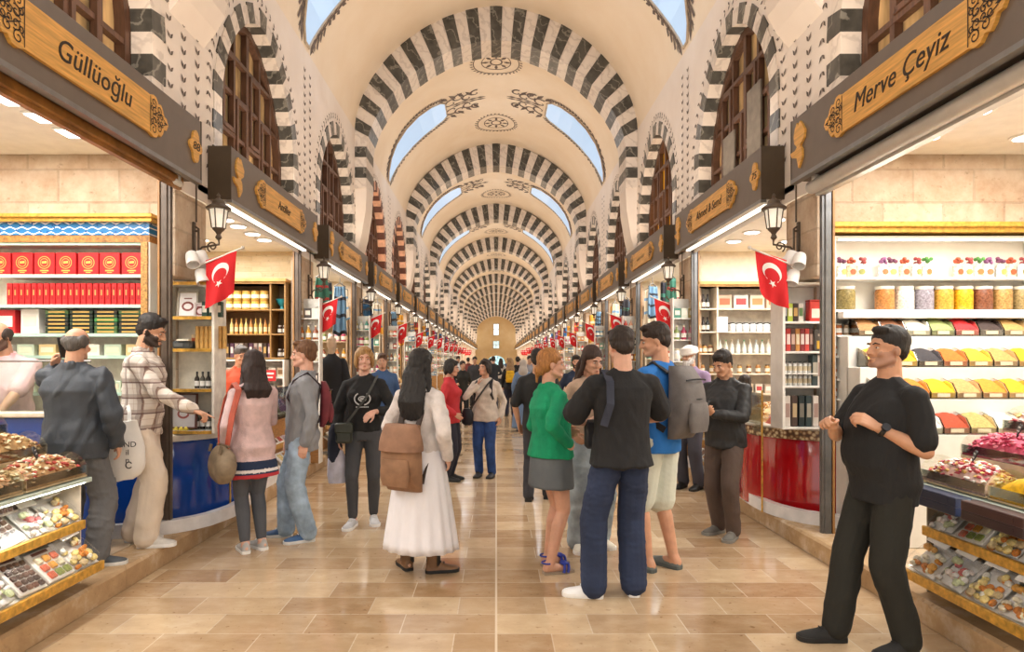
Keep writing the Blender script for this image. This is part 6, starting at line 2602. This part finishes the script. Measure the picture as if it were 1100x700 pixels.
single('honey_jar', 'jar', 'orange jar standing above the card reader', (-2.70, Y + .08, 1.682), [('container', MB().lathe([(.035, 0), (.037, .1)], n=14), M('cf5a1e', .3)), ('lid', MB().lathe([(.038, .1), (.038, .13)], n=14), M('e9c9a0', .4))])
BR = Once(tag(MB().tube([(0, -.02, 0), (0, -.02, .2)], .019, 10).build('wooden_roller', M('c79a54', .45, var=.2, stretch=(8, 8, 2)), None, True), '', 'roller'))
for i in range(7):
    BR.put((-2.62 + .04 * i - .02, Y, 1.682), 'tan wooden roller, %s in the standing row on the left stand' % ORD[i], 'row of wooden rollers')
single('poster_frame', 'picture frame', 'dark framed picture of shelves leaning on the lowest part of the left stand', (-2.76, Y - .04, .98), frame_parts(.23, .31, 'b9b4b4', '5a3a34'), rx=-.1)
BT = [Once(bottle_proto('small_bottle', .022, .15, c, d, 'e8e4e0')) for c, d in (('39322e', '1d1b1b'), ('5a5650', '2a2828'))]
for j, z in enumerate((1.331, .971)):
    for i in range(5):
        BT[(i + j) % 2].put((-2.61 + .05 * i - .06, Y + .06, z), 'small dark bottle, %s in the %s row of the left stand' % (ORD[i], ('upper', 'lower')[j]), 'small dark bottles on the left stand')
# right stand
single('coffee_tin', 'tin', 'red tin with a pale panel on the top of the right stand', (2.81, Y, 1.922), [('tin_body', MB().box(-.068, .068, -.08, .0, 0, .175, c=.006), M('c9332c', .35)), ('pale_panel', MB().box(-.05, .05, -.082, -.08, .03, .11), M('ead8c8', .5)), ('lid', MB().box(-.07, .07, -.082, .002, .175, .19, c=.004), M('b02a26', .35))])
TI = [Once(box_proto('tall_packet', .045, .16, .05, c, None, False)) for c in (['3a3a3c', 'b8b4b0'], ['b8c84a', 'efe6c8'], ['3a2a26', 'c9a060'], ['d9d0c4', '5a7a4a'])]
for i in range(4):
    TI[i % 4].put((2.54 + .047 * i, Y, 1.922), 'tall slim packet, %s on the top shelf of the right stand' % ORD[i], 'slim packets on the right stand')
TI2 = [Once(box_proto('tea_packet', .04, .2, .05, c, None, False)) for c in (['8a2f34', 'e8d8d0'], ['c9423c', 'f0dcd4'], ['6a4a44', 'd8b8a8'], ['c98a4a', 'f0e0c0'])]
for i in range(7):
    TI2[i % 4].put((2.53 + .041 * i, Y, 1.662), 'reddish tea packet, %s on the second shelf of the right stand' % ORD[i], 'reddish tea packets')
single('dark_box', 'box', 'dark box with a gold window beside the reddish packets', (2.845, Y, 1.662), [('box_body', MB().box(-.06, .06, -.08, 0, 0, .19, c=.004), M('4a4440', .5)), ('gold_window', MB().box(-.04, .04, -.082, -.08, .02, .09), M('d8a83a', .4)), ('mark', MB().box(-.03, .03, -.082, -.08, .13, .15), M('b8ae9c', .5))])
WP_ = Once(jar_proto('white_jar', .02, .1, 'efeae0', '3a3836', 'd8c8a8', False))
for j, z in enumerate((1.361, 1.47)):
    if j:
        MB().box(2.51 - t2.location.x, 2.80 - t2.location.x, -.26, -.03, 1.458 - .98, 1.47 - .98).build('shelf', EDGE, t2)
    for i in range(6):
        WP_.put((2.54 + .045 * i, Y - .02, z), 'small white jar with black lid, %s in the %s row of the right stand' % (ORD[i], ('lower', 'upper')[j]), 'small white jars')
DBK = [Once(box_proto('boxed_set', .05, .27, .08, c, None, False)) for c in (['39484a', 'b8b0a0'], ['e4dad0', 'b89a90'], ['5a4a44', 'd0b890'], ['2f3a3c', '8a8478'])]
for i in range(2):
    DBK[i].put((2.79 + .045 * i, Y, 1.361), 'upright boxed set, %s beside the small white jars' % ORD[i], 'upright boxed sets')
for i in range(6):
    DBK[(i + 1) % 4].put((2.55 + .062 * i, Y, 1.002), 'upright boxed set, %s on the bottom shelf of the right stand' % ORD[i], 'upright boxed sets')
# ================================================================ the second shops and the rest of the row
# left: wooden cabinet under the brick wall
yb = pier(2) - .06
t = shelfcase('wooden_cabinet', 'brown wooden wall cabinet of gold tins and bottles under the pale brick wall', -1, 2.92, 3.85, yb - .34, yb - .01, [1.62, 1.95, 2.29, 2.66], M('9a7440', .5, var=.2, stretch=(2, 2, 14)), back=M('6f5230', .6), cornice=M('b88f52', .45, var=.2), split=(3.12,), cat='cabinet', z0=1.60)
t2 = shelfcase('white_shelves', 'white glass-fronted shelves of packets below the wooden cabinet', -1, 2.92, 3.85, yb - .40, yb - .01, [.2, .55, .85, 1.1, 1.35, 1.59], SHW, cat='shelf', z0=.15)
TN = Once(jar_proto('gold_tin', .058, .13, 'c9a24e', 'b98a3a', 'efe4c8', True, 16, .96, 'tin'))
for j, z in enumerate((2.291, 2.425)):
    for i in range(5):
        TN.put((-3.25 - .125 * i, yb - .15, z), 'round gold tin, %s from the hall in the %s layer of the wooden cabinet' % (ORD[i], ('lower', 'upper')[j]), 'round gold tins')
GBt = [Once(bottle_proto('gold_bottle', .026, .22, c, d, 'e9d8a8')) for c, d in (('d8b25a', 'c9a04a'), ('c98a44', '8a5a2a'), ('e2c67a', 'd0b060'))]
row(GBt, -1, 3.14, 3.82, yb - .16, 1.951, 'golden bottle on the middle shelf of the wooden cabinet', '', 'golden bottles', gap=.068)
single('bowl', 'bowl', 'turquoise footed bowl in the small cubby of the wooden cabinet', (-3.02, yb - .16, 2.291), [('bowl', MB().lathe([(.03, 0), (.02, .05), (.05, .08), (.085, .15), (.08, .15), (.045, .09)], n=20), M('2f9aa8', .3))])
for j, z in enumerate((1.951, 1.621)):
    row([Once(jar_proto('dark_jar', .03, .12, '4a3a38', 'd8d4cc', 'f0ece4', False))], -1, 2.935, 3.11, yb - .16, z, 'dark jar in the narrow cubby, %s shelf down' % ORD[j + 1], '', 'dark cubby jars', gap=.07)
row([Once(box_proto('packet', .05, .2, .06, c, None, False)) for c in (['6a4a60', 'e8dcd8'], ['4a3a34', 'c9a868'], ['d8cfc4', 'a87860'], ['b8a8a0', '7a5a50'])], -1, 3.14, 3.82, yb - .16, 1.621, 'small packet on the bottom shelf of the wooden cabinet', '', 'cabinet packets', gap=.066)
PK = [Once(box_proto('nut_packet', .1, .13, .08, c, None, False)) for c in (['d8c8b0', '8a6a4a'], ['e8e0d4', 'b8484a'], ['c0b0a0', 'efe8dc'], ['b8a88a', '6a7a5a'], ['e4d8d0', '7a4a5a'])]
for j, z in enumerate((1.351, 1.101, .851, .551, .201)):
    row(PK, -1, 2.94, 3.83, yb - .2, z, 'pale nut packet on the white shelves, %s shelf down' % ORD[j], '', 'nut packets on the white shelves', gap=.12)
single('price_sign', 'sign', 'red price card with white scribble hanging on the white shelves', (-3.08, yb - .47, 1.30), [('card', MB().box(-.08, .08, -.006, 0, 0, .15), M('c8262c', .5)), ('scribble', MB().box(-.055, .055, -.008, -.005, .09, .115).box(-.04, .04, -.008, -.005, .04, .06), M('f2e8e4', .5))])

# right: bottle shelves
yb = pier(2) - .06
t = shelfcase('bottle_shelves', 'pale wooden wall shelves of bottles and white jars behind the zip-jacketed man', 1, 2.80, 4.1, yb - .34, yb - .01, [.2, .55, .85, 1.12, 1.40, 1.68, 1.98, 2.30, 2.62], M('e4d6c0', .45), back=M('efe8dc', .5), cornice=M('c9a264', .45, var=.15), split=(3.06,), cat='shelf')
DB = [Once(bottle_proto('wine_bottle', .028, .21, c, d, 'f2efe8')) for c, d in (('2b2826', '1d1b1b'), ('3a2d28', '2a1c1c'))]
for j, z in enumerate((2.301, 1.981)):
    row(DB, 1, 2.82, 3.05, yb - .16, z, 'dark bottle with white label, %s cubby down' % ORD[j], '', 'dark bottles', gap=.06)
row([Once(box_proto('flat_packet', .2, .2, .06, c, None, False)) for c in (['e4b9a0', 'c86a4a'], ['efe4dc', 'c9484a'], ['e9d2b8', 'b88a5a'])], 1, 3.10, 4.05, yb - .12, 2.301, 'flat gift packet on the top of the bottle shelves', '', 'flat gift packets', gap=.23)
WJ = Once(jar_proto('white_jar', .042, .125, 'f1efea', '2b2a2a', None, True))
for j in range(2):
    for i in range(8):
        WJ.put((3.29 + .095 * i, yb - .16 + .1 * j - .06, 1.981 + .0), 'white jar with black lid, %s from the hall in the %s rank' % (ORD[i], ('front', 'rear')[j]), 'white jars with black lids')
single('paper_notice', 'paper', 'blank white sheet of paper taped to the bottle shelves', (3.12, yb - .35, 1.97), [('sheet', MB().box(-.075, .075, -.004, 0, 0, .21), M('fbfaf6', .6)), ('tape', MB().box(-.02, .02, -.006, -.003, .195, .215), M('e0dccc', .4))])
AM = [Once(jar_proto('amber_jar', .035, .12, c, l, 'efe6d4', False)) for c, l in (('a8743a', 'd8b070'), ('c49a5a', '5a4030'), ('8a5a34', 'e0c890'))]
row(AM, 1, 2.82, 3.05, yb - .16, 1.681, 'amber jar in the third cubby', '', 'amber jars', gap=.074)
row([Once(bottle_proto('pale_bottle', .03, .19, c, d, 'f6f4ee')) for c, d in (('e4ebe8', 'c8d8d8'), ('dfe8da', '6aa87a'), ('ece6dc', 'd8c8b0'))], 1, 3.1, 4.05, yb - .16, 1.681, 'pale bottle on the bright shelf', '', 'pale bottles', gap=.085)
for j, z in enumerate((1.401, 1.121, .851, .551)):
    row(PK if j % 2 else AM, 1, 2.83, 4.05, yb - .16, z, 'small goods on the bottle shelves, %s lower shelf' % ORD[j], '', 'lower goods of the bottle shelves', gap=.13)

# ---- counters along the hall, shops two to eight: a counter, its trays and what is on them
HC = [['d8b070', 'f0dcb0', 'a87840'], ['c84a3a', 'e8a890', 'f0d8c8'], ['e8b020', 'f0c850'], ['efe6da', 'd8c8b8', 'c8a890'], ['8a9a50', 'c8c890', 'e0d8a8'], ['b06a8a', 'e0b8c8', 'f0e0e4'], ['7a4a30', 'a87850', 'd0a878']]
WD = M('b48450', .45, var=.2, stretch=(2, 2, 10))
CT = {}


def hall_counter(lab, s, y0, y1, x0=2.66, x1=3.3, h=.78):
    L = y1 - y0
    key = round(L, 3)
    if key in CT:
        return dup(CT[key], (s * x0, (y0 + y1) / 2, .15), (0, 0, RZ[s]), lab)
    t = thing('display_counter', lab, 'counter', (s * x0, (y0 + y1) / 2, .15), RZ[s], 'wooden counters along the hall')
    MB().box(-L / 2, L / 2, .1, x1 - x0, 0, h - .04, c=.01).build('counter_body', WD, t)
    MB().box(-L / 2 - .02, L / 2 + .02, -.02, x1 - x0 + .02, h - .04, h, c=.006).build('counter_top', M('d8c8ae', .3), t)
    for z in (.12, .36):
        mb = MB()
        mb.prism([(-L / 2, -.04 + .1 * (z > .2), z - .02), (-L / 2, .1, z + .08), (-L / 2, .1, z + .1), (-L / 2, -.04 + .1 * (z > .2), z)], (L, 0, 0))
        tr = mb.build('sloped_tray', M('efe8dc', .5), t)
        MB().box(-L / 2, L / 2, -.055 + .1 * (z > .2), -.035 + .1 * (z > .2), z - .03, z + .03, c=.003).build('rail', OAK, tr)
    CT[key] = t
    return t


SMP = [Once(tag(MB().box(-.075, .075, -.03, 0, 0, .15, 0, c=.006).box(-.06, .06, -.033, -.029, .02, .12, 1).build('sweets_pack', [M('f2eeea', .5), M(c, .5, var=.3, sc=40)]), '', 'packet')) for c in ('b8894a', 'c9584a', 'e0c890', '7a5a48', 'b8a8b8')]
HL = ['heap of golden nuts', 'heap of red dried fruit', 'heap of yellow spice', 'heap of pale sweets', 'heap of green pistachios', 'heap of pink sweets', 'heap of brown nuts']
for s in (-1, 1):
    for k in range(2, 9):
        y0, y1 = (7.95, 8.83) if k == 2 else ((10.4, 11.9) if k == 3 and s < 0 else (ys(k) - .1, ys(k) + 2.25))
        nth = '%s %s-hand counter' % (ORD[k - 1], SIDE[s])
        hall_counter('wooden counter with sloped trays, %s along the %s-hand kerb' % (ORD[k - 1], SIDE[s]), s, y0, y1)
        nb = 3 if k == 2 or (k == 3 and s < 0) else 5
        st = (y1 - y0) / nb
        for i in range(nb):
            c = (i + 2 * k + (s > 0)) % 7
            heap('goods_heap', '%s, %s from the camera on the %s' % (HL[c], ORD[i], nth), None, s * 2.97, y0 + st * (i + .5), .5, st * .92, .945, .15 + .03 * (i % 2), HC[c], 160 if k < 5 else 50, .02, seed=300 + 40 * k + i + (s > 0) * 9)
        if k < 6:
            n_ = int((y1 - y0) / .18)
            for tr, (x, z) in enumerate(((2.63, .31), (2.72, .53))):
                for i in range(n_):
                    SMP[(i * 3 + tr + k) % 5].put((s * x, y0 + .1 + .18 * i, z), 'small sweets packet, %s in the %s tray of the %s' % (ORD[i], ('lower', 'upper')[tr], nth), 'packets in the counter trays', (-.8, 0, RZ[s]))

# ---- wall shelves of the further shops
FRAMES = [M('d9cdb8', .5), M('b08a58', .5, var=.2), M('eae6de', .45), M('c9b090', .5)]
GPAL = [['c8402e', 'e8b090', 'f2e2c8', 'b88040'], ['3a6a8a', '8ab0c0', 'e4e8e8', 'c8a850'], ['d8a030', 'c87830', 'efe0b0', '8a4a2a'], ['b03a5a', 'e0a0b0', 'f0e4e4', '7a8a4a'], ['e8e4dc', '4a4644', 'c0a888', 'a04030'], ['4a8a78', 'd8e0d0', 'c8b070', 'b05a40']]
pj = [[Once(jar_proto('goods_jar', .05, .17, c, 'd8c8a8', 'f2ece0', False)) for c in pal] for pal in GPAL]
pb = [[Once(box_proto('goods_box', .11, .16, .1, [c, 'f0e8dc'], None, False)) for c in pal] for pal in GPAL]
pt = [[Once(bottle_proto('goods_bottle', .04, .2, c, 'e0d4b8', 'f4f0e8')) for c in pal] for pal in GPAL]
KN = ('jar', 'box', 'bottle')
for s in (-1, 1):
    for k in range(3, 13):
        yb = pier(k) - .06
        zs = [.95, 1.3, 1.62, 1.95, 2.28, 2.6]
        nth = '%s %s-hand shop' % (ORD[k - 1], SIDE[s])
        shelfcase('wall_shelves', 'wall shelves full of goods, end wall of the %s' % nth, s, 2.90, 4.0 if k < 8 else 3.6, yb - .3, yb - .01, zs, FRAMES[(k + (s > 0)) % 4], cat='shelf', cornice=GOLD if k % 2 else None)
        for j, z in enumerate(zs[:-1]):
            q = (j + k + (s > 0)) % 3
            pal = (k * 2 + j + (3 if s > 0 else 0)) % 6
            P_ = (pj, pb, pt)[q][pal]
            if k > 8 and j in (0,):
                continue
            row(P_, s, 2.92, 3.9 if k < 8 else 3.5, yb - .12, z + .001, 'goods %s on the %s shelf up, %s' % (KN[q], ORD[j], nth), '', 'shelf goods of the %s' % nth, gap=.13 if k < 8 else .16)

# ---- bright racks standing against the piers
RK = None
for s in (-1, 1):
    for k in range(2, 13):
        y = ye(k) - .06
        nth = '%s %s-hand pier' % (ORD[k - 1], SIDE[s])
        lab = 'white shelf rack of packed goods against the %s' % nth
        if RK is None:
            RK = thing('goods_rack', '', 'rack', (0, 0, 0), 0, 'white racks against the piers')
            MB().box(-.16, .16, .16, .175, .75, 2.3).build('back_panel', SHW, RK)
            for q in (-1, 1):
                MB().box(q * .16 - .008, q * .16 + .008, 0, .16, 0, 2.3).build('side_panel', SHW, RK)
            MB().box(-.152, .152, .03, .16, .0, .8, c=.004).build('base_box', WD, RK)
            for z in (.82, 1.12, 1.42, 1.72, 2.02):
                MB().box(-.152, .152, 0, .16, z - .015, z).build('shelf', SHW, RK)
            r_ = RK
            RK.location, RK['label'] = (s * 2.62, y, .15), lab
        else:
            dup(RK, (s * 2.62, y, .15), None, lab)
        for j, z in enumerate((.82, 1.12, 1.42, 1.72, 2.02)):
            if k > 8 and j == 0:
                continue
            q = (j * 2 + k) % 3
            P_ = (pj, pb, pt)[q][(k + 2 * j + (s > 0)) % 6]
            for i in range(3 if q else 3):
                P_[(i + j) % 4].put((s * (2.52 + .1 * i), y + .09, .151 + z), '%s, %s of three on the %s rack shelf, %s' % (KN[q], ORD[i], ORD[j], nth), 'goods on the pier racks', (0, 0, 0), .85 if q == 1 else 1.0)

# ---- hanging goods below the fascias
def hang_cloth(name, lab, cat, loc, w, h, cols, rz=0.0, seed=0, group=None):
    t = thing(name, lab, cat, loc, rz, group)
    mb = MB()
    n, m = 16, 14
    r = random.Random(seed)
    p1, p2 = r.random() * 6, r.random() * 6
    F = lambda u, v, o: (w * (u - .5) * (.75 + .3 * v + .05 * math.sin(7 * v + p1)), .022 * math.sin(14 * u + p1) * (.4 + v) + .012 * math.sin(23 * u + p2) + o, -h * v * (1 - .03 * math.cos(9 * u + p2)))
    A = [F(i / n, j / m, -.012) for j in range(m + 1) for i in range(n + 1)]
    B = [F(i / n, j / m, .012) for j in range(m + 1) for i in range(n + 1)]
    mb.add(A + B, [])
    o2 = (n + 1) * (m + 1)
    for j in range(m):
        for i in range(n):
            a = j * (n + 1) + i
            mi = 0 if len(cols) == 1 else (1 + (j % (len(cols) - 1)) if (j % 5 == 3) else 0)
            for q in ((a, a + 1, a + n + 2, a + n + 1), (o2 + a, o2 + a + n + 1, o2 + a + n + 2, o2 + a + 1)):
                mb.f.append(list(q))
                mb.mi.append(mi)
    edge = [i for i in range(n + 1)] + [j * (n + 1) + n for j in range(1, m + 1)] + [m * (n + 1) + i for i in range(n - 1, -1, -1)] + [j * (n + 1) for j in range(m - 1, 0, -1)]
    for a, b in zip(edge, edge[1:] + edge[:1]):
        mb.f.append([a, b, o2 + b, o2 + a])
        mb.mi.append(0)
    mb.build('cloth', [fabric(c) for c in cols], t, True, ang=4)
    hg = MB()
    hg.tube([(-w * .4, 0, .0), (0, 0, .06), (w * .4, 0, .0)], .01, 6).tube([(0, 0, .06), (0, 0, .16)], .006, 6)
    hg.build('hanger', STEEL, t, True)
    return t


CC = ['c84a4a', '2f6a9a', 'd8c8b0', '4a8a7a', '8a4a7a', 'd89a3a', '3a3a44', 'e4e0e0', 'a8342f', '7aa0c0']
CN = ['red', 'blue', 'sand', 'teal', 'plum', 'amber', 'charcoal', 'white', 'crimson', 'pale blue']
i = 0
for s in (-1, 1):
    for k in range(3, 13):
        for j in range(4):
            c = (i * 3 + k) % 10
            y = ys(k) + .55 + .6 * j
            hang_cloth('hanging_scarf', '%s scarf hanging %s under the fascia of the %s %s-hand shop' % (CN[c], ORD[j], ORD[k - 1], SIDE[s]), 'scarf', (s * (2.75 + .1 * (j % 2)), y, 2.88), .26, .55 + .15 * ((i * 7) % 3), [CC[c], CC[(c + 7) % 10]], (0 if j % 2 else .6), i, 'scarves hanging under the fascias')
            i += 1
# robe on a dummy in the third shop on the left
t = thing('robe_on_dummy', 'long black robe with gold trim on a dummy in the third left-hand shop', 'robe', (-2.53, 10.02, .15))
mb = MB()
mb.loft([[V(k * math.cos(a), k * .62 * math.sin(a), z) for a in [2 * PI * j / 24 for j in range(24)]] for z, k in ((.45, .25), (.5, .27), (.8, .235), (1.1, .2), (1.3, .21), (1.42, .19), (1.5, .08), (1.54, .055))])
for q in (-1, 1):
    mb.cap((q * .17, 0, 1.40), (q * .26, -.02, .95), .065, .085, 10)
bd = mb.build('robe', fabric('23252a'), t, True)
wrinkle(bd.data, .010, (22, 22, 5), 5)
MB().box(-.03, .03, -.19, -.15, .55, 1.0).build('gold_trim', M('c8a050', .5), t)
MB().tube([(0, 0, 0), (0, 0, .5)], .02, 8).lathe([(.16, 0), (.16, .02), (.03, .03)], n=20).build('stand', STEEL, t, True)
MB().lathe([(.05, 1.53), (.05, 1.6), (.075, 1.66), (.07, 1.76), (.03, 1.8)], n=16).build('dummy_head', M('d8c0a8', .5), t, True)
# oval sign in the third shop on the right
t = thing('oval_sign_board', 'oval sign of painted flowers hanging in the third right-hand shop', 'sign', (3.05, 10.6, 2.42), 0)
MB().prism([(.36 * math.cos(a), 0, .2 * math.sin(a)) for a in [2 * PI * i / 36 for i in range(36)]], (0, .02, 0)).build('board', M('f2e4dc', .5), t)
mb = MB()
for q in range(14):
    a = 2 * PI * q / 14
    ribbon(mb, spiral(.27 * math.cos(a), .13 * math.sin(a), .04, a, 1, 10), .016, lambda u, v: (u, -.003, v), q % 2)
ribbon(mb, [(.34 * math.cos(a), .185 * math.sin(a)) for a in [2 * PI * i / 36 for i in range(37)]], .016, lambda u, v: (u, -.003, v), 0)
mb.build('painted_flowers', [M('b8323c', .5), M('4a6a5a', .5)], t, fix=False)
MB().tube([(-.2, .01, .17), (-.2, .01, .7)], .006, 6).build('cord', IRON, t)
MB().tube([(.2, .01, .17), (.2, .01, .7)], .006, 6).build('cord', IRON, t)
# blue kilim and turquoise cloths
hang_cloth('hanging_textile', 'large dark blue textile hanging in the fourth left-hand shop', 'textile', (-2.9, 13.6, 2.75), .7, 1.1, ['2f5a80', '8ab0c8'], .2, 77)
hang_cloth('hanging_towel', 'bright turquoise towel hanging beside the black robe', 'towel', (-2.98, 9.62, 1.85), .3, .5, ['2aa0c8', 'e8f0f0'], 0, 78)
# camera domes under the fascias
for s in (-1, 1):
    t = thing('ceiling_camera', 'small white security camera under the far end of the %s fascia' % ('red box shop' if s < 0 else 'spice shop'), 'camera', (s * 2.62, 5.35, 3.06))
    MB().lathe([(.03, .04), (.03, .0)], n=12).build('mount', WHITE, t, True)
    MB().cap((0, -.05, -.02), (0, .04, -.02), .028, .028, 12).build('camera_body', WHITE, t, True)
# remove prototypes that were never placed
for o in list(bpy.data.objects):
    if o.get('label') == '' and o.parent is None:
        for c in list(o.children):
            for g in list(c.children):
                bpy.data.objects.remove(g)
            bpy.data.objects.remove(c)
        bpy.data.objects.remove(o)
